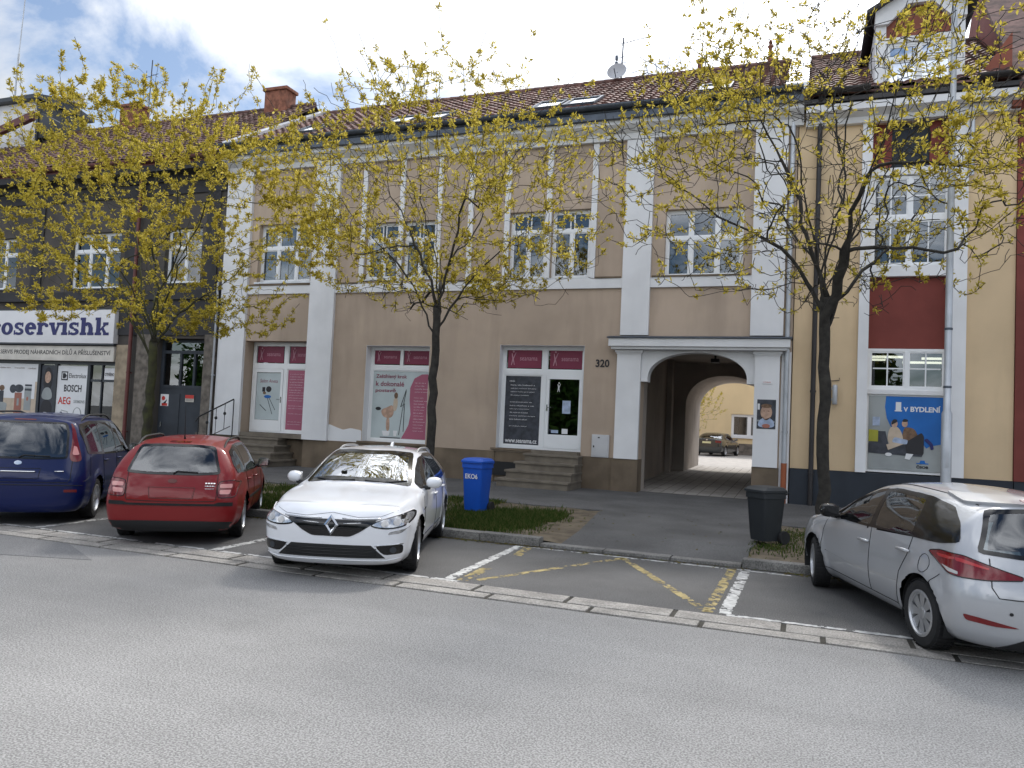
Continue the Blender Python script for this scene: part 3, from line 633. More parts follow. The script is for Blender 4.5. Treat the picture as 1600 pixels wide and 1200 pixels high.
pm.prism(blob2d([(-11.22, 1.7), (-11.12, 1.7), (-11.10, 1.3), (-11.22, 1.3)]), 'y', yB + .013, yB + .0172, 0); pm.prism([(-11.34, 1.3), (-11.08, 1.3), (-11.12, 1.16), (-11.3, 1.16)], 'y', yB + .0135, yB + .0175, 3); pm.prism([(-10.98, 1.32), (-10.84, 1.32), (-10.88, 1.16), (-10.96, 1.16)], 'y', yB + .0135, yB + .0175, 3); pm.prism([(-11.4, 1.10), (-10.75, 1.10), (-10.75, 1.125), (-11.4, 1.125)], 'y', yB + .0137, yB + .0177, 4)
pm.tube([(-10.8, yB + .016, 1.2), (-10.72, yB + .016, 1.9), (-10.62, yB + .016, 2.45)], .008, 5, 4); pm.tube([(-10.66, yB + .016, 1.3), (-10.66, yB + .016, 2.1), (-10.78, yB + .016, 2.0), (-10.62, yB + .016, 2.5)], .010, 5, 4); pm.prism(ell(-11.5, 1.93, .09, .05), 'y', yB + .013, yB + .0163, 4)
pm.build('film_picture', ['skin', 'beige_print', 'brown', 'white_print', 'ink'], f)
# window and door 3
yD = .22
DB = window(H, -7.70, -5.36, 1.02, 3.77, yD, (.515,), 3.06, (.515,), glass='glass_shop', name='shop_entrance', bar=.08, mull=.11, bars=[(-6.42, -6.34, yD - .012, yD + .05, 1.1, 3.0), (-5.52, -5.44, yD - .012, yD + .05, 1.1, 3.0), (-6.34, -5.52, yD - .012, yD + .05, 1.08, 1.44), (-6.34, -5.52, yD - .012, yD + .05, 2.9, 3.0)])
MB().box(-7.70, -7.695, .0, yD, 1.02, 3.77).box(-5.365, -5.36, 0, yD, 1.02, 3.77).box(-7.695, -5.365, 0, yD, 3.765, 3.77).build('reveal', 'white', DB)
bx('sill', 'plinth', DB, -7.83, -6.6, -.07, yD, .97, 1.02)
top_light(DB, -7.55, -6.60, 3.18, 3.68, yD + .02); top_light(DB, -6.36, -5.47, 3.18, 3.68, yD + .02)
f = film(DB, 'price_list_film', 'dark_print', -7.60, -6.575, 1.12, 2.98, yD + .028)
text_block(f, -7.44, 2.70, .80, 14, yD + .024, 'white_print', .092, 8, .036); mb = MB(); text_mb('CENÍK', -7.48, yD + .024, 2.80, height=.05, mb=mb); text_mb('www.seanama.cz', -7.54, yD + .024, 1.17, width=.9, height=.085, bold=.02, mb=mb); mb.build('film_lettering', 'white_print', f)
f = film(DB, 'door_sticker', 'pale_blue', -5.97, -5.75, 2.0, 2.34, yD + .028); f = film(DB, 'door_sticker', 'white_print', -5.96, -5.80, 1.47, 1.60, yD + .028); film(DB, 'door_sticker', 'pale_blue', -6.25, -6.06, 1.48, 1.56, yD + .028)
mb = MB(); figure_logo(mb, -6.12, 2.56, .26, yD + .028); mb.build('door_sticker', 'white_print', DB)
mb = MB(); mb.tube([(-6.38, yD - .012, 2.15), (-6.38, yD - .06, 2.15), (-6.26, yD - .06, 2.15)], .011, 6); mb.box(-6.395, -6.365, yD - .02, yD - .01, 2.05, 2.22); mb.build('door_handle', 'chrome', DB)
# cellar window
w = MB().box(-8.1, -6.75, -.042, -.036, .30, .66).build('cellar_window', 'black', H)
# portal: canopy, spandrel with basket arch, inner arch
ca = MB(); ca.box(-4.66, -.36, -.34, -.001, 3.74, 3.93); ca.box(-4.60, -.42, -.28, -.001, 3.67, 3.735); ca.build('canopy', 'white', H)
MB().prism([(-.38, 3.94), (-.38, 3.965), (0, 4.03), (0, 3.94)], 'x', -4.70, -.32).build('canopy_flashing', 'zinc', H)
def basket(x0, x1, zs, zt, p=2.6, n=28): 
    cx, a, h = (x0 + x1) / 2, (x1 - x0) / 2, zt - zs
    return [(cx - a * (abs(math.cos(t)) ** (2 / p)) * (1 if math.cos(t) > 0 else -1), zs + h * max(0, math.sin(t)) ** (2 / p)) for t in [math.pi * i / n for i in range(n + 1)]]
arc = basket(-3.70, -1.32, 2.98, 3.62, 2.15)
MB().prism([(-3.868, 2.88), (-3.70, 2.88)] + arc + [(-1.32, 2.88), (-1.142, 2.88), (-1.142, 3.665), (-3.868, 3.665)], 'y', -.04, .34).build('portal_spandrel', 'white', H)
pw = MB(); pw.box(-4.55, -4.35, .42, 8, 0, 4.3); pw.box(-1.02, -.62, .42, 12, 0, 4.3); pw.box(-4.35, -1.02, .42, 8, 4.05, 4.3); pw.box(-4.40, -3.87, .42, .9, 0, 4.05)
pw.box(-4.35, -4.18, 6.9, 7.3, 0, 4.05)
arc2 = basket(-3.87, -1.2, 2.55, 3.62, 2.2)
pw.prism([(-4.55, 0), (-3.87, 0)] + arc2 + [(-1.2, 0), (-1.02, 0), (-1.02, 4.3), (-4.55, 4.3)], 'y', 8, 12)
pw.build('passage_vault', 'passage', H)
bx('porch_roof', 'zinc', H, -4.8, -.5, 9.4, 12.1, 4.3, 4.4)
bx('wall_hatch', 'plinth', H, -4.352, -4.335, 2.0, 2.5, 1.0, 1.7)
# wall down pipe of the house at the yellow neighbour
downpipe(H, -.43, -.09, 1.05, 9.75, 'pole', .055, .5)
MB().tube([(-.43, -.09, .1), (-.43, -.09, 1.05)], .065, 12).build('drain_pipe', mat('terracotta_pipe', (.30, .09, .04), .8), H, smooth=True, auto=40)

# things on or against the house
st = thing('entrance_steps', 'grey concrete steps rising to the glazed shop door left of the 320 number', 'steps', (-5.95, -.4, .12))
for i in range(4):
    a = .28 * (3 - i); MB().box(-6.72 - .14 * (3 - i), -5.30, -.42 - a, -.04, .12 + i * .205 - (.02 if i else 0), .12 + (i + 1) * .205 - .06).build('riser', 'stone_step', st); MB().box(-6.76 - .14 * (3 - i), -5.28, -.46 - a, -.04, .12 + (i + 1) * .205 - .06, .12 + (i + 1) * .205 - .005).build('tread', 'stone_step', st, bevel=.008)
MB().box(-6.6, -5.36, -.30, .2, .935, 1.02).build('threshold', 'stone_step', st)
s2 = thing('entrance_steps', 'brownish steps up to the recessed salon door beside the black railing', 'steps', (-15, -.3, .12))
for i in range(4):
    a = .30 * (3 - i); MB().box(-16.05, -14.55 + .12 * (3 - i), -.20 - a, .24, .12 + i * .2 - (.02 if i else 0), .12 + (i + 1) * .2 - .06).build('riser', 'stone_step', s2); MB().box(-16.07, -14.51 + .12 * (3 - i), -.24 - a, .24, .12 + (i + 1) * .2 - .06, .12 + (i + 1) * .2).build('tread', 'stone_step', s2, bevel=.008)
MB().box(-16.05, -13.80, -.06, .42, .93, 1.05).build('threshold', 'stone_step', s2)
rl = thing('handrail', 'black wrought iron handrail by the dark gate and white pilaster', 'railing', (-16.6, -.7, .12))
mb = MB(); mb.tube([(-16.18, -.25, 2.02), (-16.75, -1.05, 1.45), (-16.80, -1.12, 1.30)], .022, 8); mb.tube([(-16.22, -.3, 1.2), (-16.75, -1.05, .70)], .014, 6)
mb.build('rail', 'black', rl, smooth=True, auto=40)
for t in (0, .25, .5, .75, 1):
    x, y = -16.18 - .57 * t, -.25 - .8 * t; MB().tube([(x, y, .12 if t in (0, 1) else 1.22 - .52 * t), (x, y, 2.0 - .57 * t)], .016 if t in (0, 1) else .010, 6).build('post' if t in (0, 1) else 'baluster', 'black', rl)
    if t not in (0, 1): MB().lathe([(.002, -.03), (.05, -.01), (.05, .01), (.002, .03)], (x, y, 1.72 - .57 * t), 'y', 10).build('scroll', 'black', rl)
hn = tag(text_mb('320', -5.05, -.012, 3.22, height=.20, width=.36, bold=.03).build('house_number', 'ink'), 'black number 320 on the beige wall beside the arch', 'house number')
mc = thing('meter_cabinet', 'flat grey meter cabinet on the wall below number 320', 'meter cabinet', (-4.83, -.05, .93))
MB().box(-5.06, -4.61, -.06, -.001, .93, 1.50).build('housing', 'cab', mc, bevel=.006); MB().box(-5.03, -4.64, -.068, -.061, .96, 1.47).build('door', 'cab', mc, bevel=.002); MB().box(-5.015, -4.985, -.078, -.069, 1.17, 1.22).build('lock', 'black', mc); MB().box(-4.90, -4.85, -.0715, -.069, 1.41, 1.44).build('vent', 'ink', mc)
pt_ = thing('poster', 'portrait poster of a bearded man on the right portal pillar', 'poster', (-.85, -.135, 1.82))
MB().box(-1.06, -.64, -.137, -.132, 1.83, 2.52).build('sheet', 'dark_print', pt_)
pp = MB(); pp.prism(ell(-.85, 2.22, .13, .17), 'y', -.141, -.138, 0); pp.prism(blob2d([(-1.04, 1.86), (-1.02, 2.02), (-.9, 2.1), (-.78, 2.1), (-.68, 2.02), (-.655, 1.86)]), 'y', -.140, -.1375, 1); pp.prism(blob2d([(-.95, 2.16), (-.85, 2.0), (-.74, 2.14), (-.78, 2.07), (-.85, 2.03), (-.92, 2.07)]), 'y', -.144, -.1415, 2); pp.prism(ell(-.85, 1.9, .09, .05), 'y', -.143, -.1405, 3); pp.prism([(-1.05, 2.28), (-1.0, 2.28), (-1.0, 2.42), (-1.05, 2.42)], 'y', -.140, -.1377, 4); pp.prism([(-1.05, 2.0), (-.66, 1.98), (-.66, 2.02), (-1.05, 2.04)], 'y', -.139, -.1373, 5); pp.prism(ell(-.85, 2.37, .12, .05), 'y', -.143, -.1412, 2)
for dx in (-.05, .05): pp.prism(ell(-.85 + dx, 2.25, .022, .012, 10), 'y', -.1440, -.1418, 2)
pp.build('print', ['skin', 'pale_blue', 'brown', 'terracotta_print', 'white_print', 'grey_print'], pt_)
nm = thing('name_plate', 'small white name plate above the portrait poster', 'sign', (-.85, -.135, 2.88)); MB().box(-.96, -.74, -.142, -.132, 2.88, 2.97).build('plate', 'sign_white', nm, bevel=.002); text_mb('P.Z.SERVIS', -.93, -.1435, 2.912, width=.16, height=.028).build('lettering', 'red_print', nm)
pln = thing('passage_lamp', 'dark lamp hanging from the ceiling inside the arched passage', 'lamp', (-2.5, 4, 4.05)); MB().box(-2.62, -2.38, 3.9, 4.1, 3.72, 3.84).build('lamp_head', 'black', pln, bevel=.02); MB().tube([(-2.5, 4, 3.84), (-2.5, 4, 4.05)], .03, 8).build('stem', 'black', pln)

# roof furniture
ds = thing('satellite_dish', 'grey satellite dish on the ridge beside the aerial', 'satellite dish', (-5.9, 4.4, 12.6))
mb = MB(); prof = [(.001, .10), (.12, .085), (.24, .045), (.31, .0), (.31, .015), (.24, .06), (.12, .10), (.001, .115)]; mb.lathe(prof, (0, 0, 0), 'y', 22); c_, s_ = math.cos(-.35), math.sin(-.35); mb.v = [(x - 5.88, 4.3 + y * c_ - z * s_, 13.0 + y * s_ + z * c_) for x, y, z in mb.v]; mb.build('reflector', 'dish', ds, smooth=True, auto=50)
MB().tube([(-5.88, 4.48, 12.6), (-5.88, 4.42, 13.0)], .03, 8).build('mount', 'zinc', ds); MB().tube([(-5.88, 4.25, 12.75), (-5.88, 3.95, 12.92)], .015, 6).build('feed_arm', 'zinc', ds)
an = thing('tv_aerial', 'tall roof aerial mast with a long yagi beside the dish', 'aerial', (-5.78, 4.5, 12.7))
MB().tube([(-5.78, 4.5, 12.6), (-5.74, 4.5, 14.15)], .025, 8).build('mast', 'zinc', an)
mb = MB(); mb.tube([(-5.85, 4.5, 13.95), (-4.9, 4.35, 14.0)], .014, 6)
for i in range(9): x = -5.8 + i * .105; mb.tube([(x, 4.28, 13.96), (x, 4.68, 13.96)], .006, 5)
mb.tube([(-5.95, 4.5, 13.7), (-5.95, 4.5, 14.3)], .01, 5); mb.build('boom', 'zinc', an)
mb = MB()
for zq in (13.1, 13.3, 13.5): mb.tube([(-5.95, 4.5, zq), (-5.55, 4.5, zq + .05)], .010, 5); mb.box(-5.98, -5.9, 4.45, 4.55, zq - .06, zq + .08)
mb.build('dipole', 'zinc', an)
fn = tag(MB().lathe([(.10, 0), (.07, .12), (.10, .2), (.06, .28), (.05, .5), (.09, .56), (.04, .62), (.06, .7), (.001, .8)], (-1.25, 4.5, 12.72), 'z', 12).build('roof_finial', 'brickc', smooth=True, auto=40), 'brown clay finial on the ridge near the pale flashing', 'finial')
tag(MB().lathe([(.09, 0), (.08, .3), (.12, .32), (.12, .40), (.02, .46)], (-3.3, 4.5, 12.72), 'z', 12).build('vent_cowl', 'red_metal', smooth=True, auto=40), 'small vent pipe poking above the tiled ridge', 'vent pipe')

# ---------------------------------------------------------------- dark grey house on the left
D = thing('dark_house', 'soot dark stuccoed house with an appliance shop and a slate gate', 'house', (-22.5, 0, .12))
DX0, DX1 = -34.0, -17.14
dw = [(-33.4, -31.4, 5.6, 7.45), (-30.2, -28.6, 5.6, 7.45), (-27.75, -26.2, 5.58, 7.42), (-23.65, -21.4, 5.55, 7.45), (-19.5, -18.02, 5.66, 7.44)]
dl = [(-33.6, -21.25, .3, 3.08), (-19.62, -17.62, 0, 3.88)]
wall_grid(MB(), DX0, DX1, 0, 9.0, 0, .4, dw + dl).build('facade_wall', 'dark_stucco', D)
MB().box(DX0, DX0 + .3, .4, 9, 0, 9.2).box(DX1 - .3, DX1, .4, 9, 0, 9.2).box(DX0 + .3, DX1 - .3, 8.7, 9, 0, 9.2).prism([(.3, 9.2), (9, 9.2), (4.4, 12.9)], 'x', DX0, DX0 + .3).prism([(.3, 9.2), (9, 9.2), (4.4, 12.7)], 'x', DX1 - .3, DX1 - .02).build('side_and_rear_wall', 'dark_stucco', D)
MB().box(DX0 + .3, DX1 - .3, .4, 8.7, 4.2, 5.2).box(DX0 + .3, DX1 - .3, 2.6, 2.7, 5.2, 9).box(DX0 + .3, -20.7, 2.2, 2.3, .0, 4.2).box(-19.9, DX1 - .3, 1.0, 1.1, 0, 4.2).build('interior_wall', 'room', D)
tr = MB(); tr.box(DX0, DX1, -.12, -.001, 5.12, 5.42); tr.box(DX0, DX1, -.06, -.001, 8.55, 8.95); tr.box(DX0, DX1, -.16, -.001, 8.95, 9.15)
for c in (-25.2, -20.9, -17.6): tr.box(c - .25, c + .25, -.05, -.001, 5.42, 8.55)
tr.build('stucco_band', 'dark_trim', D)
MB().box(DX0, DX1, -.62, .4, 9.15, 9.35).build('eaves_board', 'dark_trim', D)
pr = MB()
pr.box(-21.23, -20.72, -.06, .35, .1, 3.65); pr.build('travertine_pier', 'travertine', D)
each('stone_jamb', 'rough_stone', D, (-20.35, -19.64, -.08, .25, .1, 4.0), (-17.60, -17.16, -.08, .25, .95, 4.0), (-17.68, -17.145, -.14, .2, .1, .95))
MB().box(-21.23, -17.15, -.05, -.001, 3.98, 5.1).build('lintel_panel', 'dark_trim', D)
gutter(D, DX0, -17.2, -.70, 9.52, 'red_metal', .10)
MB().box(DX0, -17.2, -.60, -.54, 9.36, 9.62).build('fascia', 'red_metal', D)
tile_roof('roof', 'tile2', D, DX0, DX1 - .05, -.55, 9.62, 4.4, 13.05)
MB().add([(DX0, 4.4, 13.03), (DX1 - .05, 4.4, 13.03), (DX1 - .05, 9.6, 9.3), (DX0, 9.6, 9.3)], [(0, 1, 2, 3)]).build('rear_roof', 'tile2', D)
ridge_cap(D, DX0, DX1 - .1, 4.4, 13.09, 'tile2')
for cx, cy, zt in ((-18.75, 4.3, 13.75), (-25.9, 4.3, 13.85)):
    c = MB().box(cx - .48, cx + .48, cy - .3, cy + .3, 12.5, zt - .12).box(cx - .54, cx + .54, cy - .36, cy + .36, zt - .12, zt).build('chimney', 'brickc', D, bevel=.02)
downpipe(D, -20.53, -.17, .12, 9.4, 'red_metal', .06, .45)
downpipe(D, -17.10, -.20, .12, 5.6, 'pole', .03, 0, name='cable_conduit')
for a in dw: window(D, *a, .16, (.33, .67) if a[1] - a[0] > 1.8 else (.5,), 6.85, curtain=('curtain', ((.06, .2), (.8, .95))), sill=(-.03, 'dark_trim'))
# shopfront frames and advertising films behind the glass
sf = MB()
for x in (-33.5, -30.2, -27.0, -24.80, -24.02, -22.50, -21.30): sf.box(x - .06, x + .06, .06, .18, .3, 3.02)
sf.box(-33.6, -21.25, .05, .19, 2.98, 3.08); sf.box(-33.6, -21.25, .05, .19, .3, .55); sf.box(-22.44, -21.36, .08, .16, 2.42, 2.5); sf.box(-21.95, -21.90, .08, .16, .55, 2.98)
SF = sf.build('shop_window', 'anth', D)
MB().box(-33.55, -21.3, .12, .126, .5, 3.0).build('pane', 'glass_dark', SF)
f = film(SF, 'advert_film', 'beige_print', -26.94, -24.87, .56, 2.97, .10); ad = MB()
ad.box(-26.94, -24.87, .0985, .0995, 2.35, 2.97, 0); ad.box(-26.94, -25.0, .0975, .0983, 1.75, 2.35, 0)
ad.prism(blob2d([(-26.9, 1.3), (-26.35, 1.2), (-26.3, 1.55), (-26.85, 1.72)], 1), 'y', .094, .097, 1); ad.box(-25.95, -25.6, .093, .096, 1.2, 1.95, 2); ad.prism(ell(-25.76, 2.1, .22, .14), 'y', .092, .095, 3); ad.prism(ell(-26.05, 2.08, .16, .15), 'y', .0915, .0945, 3); ad.box(-25.48, -25.15, .094, .097, 1.35, 2.15, 1); ad.box(-25.47, -25.14, .092, .0935, 2.18, 2.25, 3); ad.box(-25.47, -25.14, .092, .0935, 2.03, 2.1, 3); ad.box(-26.72, -26.5, .0925, .096, 1.6, 2.0, 3); ad.prism(ell(-26.6, 2.1, .13, .1), 'y', .0915, .0955, 4); ad.box(-25.82, -25.72, .090, .0925, 1.5, 1.75, 1); ad.prism(ell(-25.32, 1.75, .05, .07), 'y', .0905, .0935, 2)
ad.build('advert_picture', ['white_print', 'grey_print', 'terracotta_print', 'dark_print', 'brown'], f)
mb = MB(); text_mb('svatební dary', -26.8, .094, 2.78, width=.55, height=.07, mb=mb); text_mb('Domácí spotřebiče', -26.05, .094, 2.78, width=.5, height=.07, mb=mb); text_mb('s úsměvem', -25.4, .094, 2.78, width=.4, height=.07, mb=mb); mb.build('advert_lettering', 'brown', f)
f = film(SF, 'advert_film', 'dark_print', -24.72, -24.10, .56, 2.94, .10); ad = MB(); ad.prism(ell(-24.4, 2.45, .21, .42), 'y', .094, .097, 0); ad.prism(ell(-24.4, 2.52, .14, .2), 'y', .091, .0935, 1); ad.prism(blob2d([(-24.68, 1.75), (-24.6, 2.1), (-24.4, 2.2), (-24.2, 2.1), (-24.12, 1.75)]), 'y', .0925, .0955, 2); ad.box(-24.5, -24.36, .09, .093, 1.15, 1.32, 3); ad.box(-24.6, -24.2, .0905, .0935, .98, 1.03, 4); ad.prism(ell(-24.4, 1.45, .26, .3), 'y', .094, .096, 0)
ad.build('advert_picture', ['ink', 'skin', 'grey_print', 'white_print', 'terracotta_print'], f)
f = film(SF, 'brand_film', 'white_print', -23.96, -22.56, .56, 2.93, .10); ad = MB()
ad.box(-23.78, -23.48, .094, .097, 2.44, 2.74, 0); ad.box(-23.74, -23.52, .091, .0935, 2.48, 2.70, 1); ad.prism(blob2d([(-23.71, 2.5), (-23.6, 2.5), (-23.6, 2.68), (-23.71, 2.68)], 1), 'y', .0885, .0908, 0); ad.prism([(-23.60, 2.5), (-23.52, 2.59), (-23.60, 2.68)], 'y', .088, .0903, 0)
text_mb('Electrolux', -23.42, .094, 2.52, width=.78, height=.16, mb=ad, mi=0); text_mb('BOSCH', -23.62, .094, 2.05, width=.80, height=.24, bold=.02, mb=ad, mi=0); text_mb('AEG', -23.86, .094, 1.62, width=.58, height=.25, bold=.02, mb=ad, mi=2); text_mb('SIEMENS', -23.14, .094, 1.68, width=.5, height=.10, bold=.02, mb=ad, mi=3)
ad.prism(blob2d([(-23.8, .9), (-23.58, .9), (-23.58, 1.3), (-23.69, 1.38), (-23.8, 1.3)], 1), 'y', .094, .097, 0); ad.prism(ell(-22.95, 1.3, .2, .24), 'y', .095, .097, 3); ad.prism(ell(-22.95, 1.32, .15, .19), 'y', .092, .0945, 1); ad.prism(ell(-22.95, 1.1, .17, .06), 'y', .090, .0915, 0)
ad.tube([(-23.68, .093, 1.42), (-23.4, .093, 1.38), (-23.2, .093, 1.1), (-23.1, .093, .8)], .012, 5, 3)
ad.build('brand_picture', ['ink', 'white_print', 'red_print', 'grey_print'], f)
f = film(SF, 'hours_film', 'sign_white', -21.85, -21.38, 2.48, 2.88, .105); mb = MB(); text_mb('OTEVŘENO', -21.82, .1, 2.62, width=.4, height=.14, bold=.02, mb=mb); mb.build('lettering', 'ink', f)
bx('shelf', 'brown', SF, -22.3, -21.5, .8, 1.2, 1.2, 1.5)
# gate
gt = MB(); gt.box(-19.62, -17.62, .28, .36, .1, 2.36); gt.box(-19.62, -19.50, .27, .37, 2.36, 3.86); gt.box(-17.74, -17.62, .27, .37, 2.36, 3.86); gt.box(-19.5, -17.74, .27, .37, 3.42, 3.52); gt.box(-19.5, -17.74, .27, .37, 3.78, 3.86); gt.box(-18.30, -18.22, .27, .37, 2.36, 3.42); gt.box(-18.86, -18.78, .275, .365, 2.36, 3.42); gt.box(-19.5, -17.74, .265, .375, 2.30, 2.40)
GT = gt.build('gate', 'gate', D)
MB().box(-19.52, -18.76, .262, .279, .15, 2.12).build('door_leaf', 'gate', GT, bevel=.006); bx('gate_panel', 'gate', GT, -18.66, -17.72, .262, .279, .15, 2.2)
MB().box(-19.5, -17.74, .315, .325, 2.38, 3.80).build('pane', 'glass_dark', GT); MB().tube([(-19.44, .25, 1.05), (-19.44, .22, 1.05), (-19.44, .22, 1.2), (-19.44, .25, 1.2)], .012, 6).build('door_handle', 'chrome', GT)
for nm_, lb, x0, x1, z0, z1, cm in (('notice', 'white notice with a red figure on the slate gate', -19.58 + .05, -19.20, 1.72, 2.10, 'sign_white'), ('notice', 'red and yellow notice on the slate gate', -18.52, -18.18, 1.88, 2.10, 'sign_cream')):
    n_ = thing(nm_, lb, 'notice', ((x0 + x1) / 2, .26, z0)); MB().box(x0, x1, .252, .2605, z0, z1).build('plate', cm, n_)
    mb = MB()
    if cm == 'sign_white': mb.prism(ell(x0 + .12, z1 - .13, .07, .07), 'y', .247, .2505, 0); mb.prism([(x0 + .16, z1 - .25), (x0 + .28, z1 - .16), (x0 + .22, z1 - .3), (x0 + .1, z1 - .3)], 'y', .247, .2505, 1); mb.box(x0 + .06, x1 - .04, .247, .2505, z0 + .01, z0 + .09, 0)
    else: mb.box(x0, x1, .2475, .251, z1 - .11, z1, 0); [mb.box(x0 + .03, x1 - .03, .2475, .251, z0 + .03 + i * .03, z0 + .04 + i * .03, 1) for i in range(3)]
    mb.build('print', ['red_print', 'ink'], n_)
# fascia signs over the shop
sg = thing('shop_sign', 'big white fascia sign with navy slab serif lettering over the appliance shop', 'shop sign', (-26, -.1, 3.68))
MB().box(-33.0, -21.24, -.20, -.001, 3.68, 4.80).build('board', 'sign_white', sg, bevel=.01)
MB().box(-33.05, -21.19, -.21, -.13, 3.62, 3.675).box(-33.05, -21.19, -.21, -.13, 4.805, 4.85).build('edge_trim', 'anth', sg)
# slab-serif letters drawn as strokes; x advance per letter, heights: x-height .52, ascender .80
def slab(word, x, z, h, y, mb):
    w = .115 * h / .5; s = .105 * h / .5; xh = h; ah = h * 1.38
    def V(xc, z0, z1, top=True, bot=True, tl=1, tr=1):
        mb.box(xc - w * .68, xc + w * .68, y - .006, y, z0, z1)
        e = w * .55
        if bot: mb.box(xc - w / 2 - e, xc + w / 2 + e, y - .0065, y - .0004, z0, z0 + s)
        if top: mb.box(xc - w / 2 - e * tl, xc + w / 2 + e * tr, y - .0065, y - .0004, z1 - s, z1)
    def arcp(cx, cz, rx, rz, t0, t1, wx, wz, n=18):
        wx *= 1.35
        o = [(cx + rx * math.cos(t0 + (t1 - t0) * i / n), cz + rz * math.sin(t0 + (t1 - t0) * i / n)) for i in range(n + 1)]; q = [(cx + (rx - wx) * math.cos(t0 + (t1 - t0) * i / n), cz + (rz - wz) * math.sin(t0 + (t1 - t0) * i / n)) for i in range(n + 1)]
        for i in range(n): mb.prism([o[i], o[i + 1], q[i + 1], q[i]], 'y', y - .0062, y - .0002)
    P = math.pi
    for c in word:
        if c == 'r': V(x + w, z, z + xh, True, True, 1, 0); arcp(x + w * 2.3, z + xh * .62, w * 1.5, xh * .38, .25, P * .8, w * .7, s * 1.1); mb.prism(ell(x + w * 3.2, z + xh * .76, w * .62, w * .62), 'y', y - .0068, y - .0006); adv = w * 4.1
        elif c == 'o': arcp(x + w * 2.1, z + xh / 2, w * 2.1, xh * .52, 0, 2 * P, w, s, 30); adv = w * 4.6
        elif c == 's':
            arcp(x + w * 1.75, z + xh * .735, w * 1.6, xh * .285, P * .12, P * 1.5, w * .8, s * .95); arcp(x + w * 1.75, z + xh * .265, w * 1.75, xh * .285, -P * .86, P * .5, w * .8, s * .95); mb.box(x + w * 2.8, x + w * 3.25, y - .0066, y - .0005, z + xh * .66, z + xh); mb.box(x + w * .05, x + w * .5, y - .0066, y - .0005, z, z + xh * .36); adv = w * 3.95
        elif c == 'e': arcp(x + w * 2, z + xh / 2, w * 2, xh * .52, 0, P * 1.78, w, s, 28); mb.box(x + w * .8, x + w * 3.9, y - .0066, y - .0005, z + xh * .44, z + xh * .44 + s); adv = w * 4.35
        elif c == 'v':
            mb.prism([(x + w * .2, z + xh), (x + w * 1.6, z + xh), (x + w * 2.7, z), (x + w * 1.5, z)], 'y', y - .006, y); mb.prism([(x + w * 3.9, z + xh), (x + w * 3.2, z + xh), (x + w * 1.7, z), (x + w * 2.5, z)], 'y', y - .0058, y - .0003); mb.box(x, x + w * 1.9, y - .0066, y - .0005, z + xh - s, z + xh); mb.box(x + w * 2.7, x + w * 4.3, y - .0066, y - .0005, z + xh - s, z + xh); adv = w * 4.4
        elif c == 'i': V(x + w, z, z + xh, True, True, 1, 0); mb.prism(ell(x + w, z + xh * 1.25, w * .62, w * .62), 'y', y - .006, y); adv = w * 2.35
        elif c == 'h': V(x + w, z, z + ah, True, True, 1, 0); arcp(x + w * 2.4, z + xh * .6, w * 1.55, xh * .42, 0, P * .85, w, s * 1.1); V(x + w * 3.45, z, z + xh * .62, False, True); adv = w * 4.95
        elif c == 'k': V(x + w, z, z + ah, True, True, 1, 0); mb.prism([(x + w * 1.4, z + xh * .40), (x + w * 3.0, z + xh - s * .5), (x + w * 3.9, z + xh - s * .5), (x + w * 1.6, z + xh * .3)], 'y', y - .0059, y - .0004); mb.prism([(x + w * 1.9, z + xh * .52), (x + w * 2.6, z + xh * .62), (x + w * 4.2, z), (x + w * 3.1, z)], 'y', y - .0057, y - .0002); mb.box(x + w * 2.5, x + w * 4.2, y - .0066, y - .0005, z + xh - s, z + xh); mb.box(x + w * 2.7, x + w * 4.5, y - .0067, y - .0005, z, z + s); adv = w * 4.7
        x += adv
    return x
lt = MB(); h_ = .425; wid = slab('elektroservishk', 0, 0, h_, 0, MB()); 
t_ = MB(); xe = slab('roservishk', 0, 3.95, h_, -.205, t_); t_.v = [(-27.0 + (v[0] - 0) * (5.58 / xe) , v[1], v[2]) for v in t_.v]; t_.build('lettering', 'navy', sg)
s3 = thing('shop_sign', 'narrow cream sign strip with dark capitals under the fascia sign', 'shop sign', (-26, -.1, 3.08))
MB().box(-33.0, -21.26, -.12, -.001, 3.09, 3.59).build('board', 'sign_cream', s3, bevel=.008)
mb = MB(); text_mb('ČNÍ SERVIS PRODEJ NÁHRADNÍCH DÍLŮ A PŘÍSLUŠENSTVÍ', -26.95, -.124, 3.25, width=5.55, height=.25, bold=.012, mb=mb); mb.build('lettering', 'ink', s3)

# white gabled house standing taller further left
G_ = thing('white_house', 'tall white rendered house with dark eaves rising behind the dark house', 'house', (-36, 5, 0))
MB().box(-46, -29.75, 3.0, 5.2, 0, 13.96).build('wall', 'white', G_)
MB().prism([(2.7, 13.97), (2.7, 14.13), (4.0, 14.45), (5.5, 14.1), (5.5, 13.97)], 'x', -46.2, -29.5).box(-29.74, -29.62, 2.95, 5.2, 12.3, 13.95).build('roof', 'anth', G_)
MB().prism([(-29.74, 12.4), (-29.74, 13.55), (-29.0, 13.2), (-28.4, 12.9), (-28.4, 12.4)], 'y', 3.0, 3.3).build('kneeler', 'anth', G_)
MB().box(-29.95, -29.35, 4.3, 4.8, 14.4, 14.85).build('chimney', 'concrete', G_)
mst = thing('radio_mast', 'thin white whip aerial rising into the sky at far left', 'aerial', (-31.6, 3.4, 14.1)); MB().tube([(-31.55, 3.3, 13.9), (-31.5, 3.3, 16.3)], .045, 8).build('mast', 'pole', mst); MB().tube([(-31.5, 3.3, 16.3), (-31.3, 3.3, 20.5)], .022, 6).build('whip', 'pole', mst)
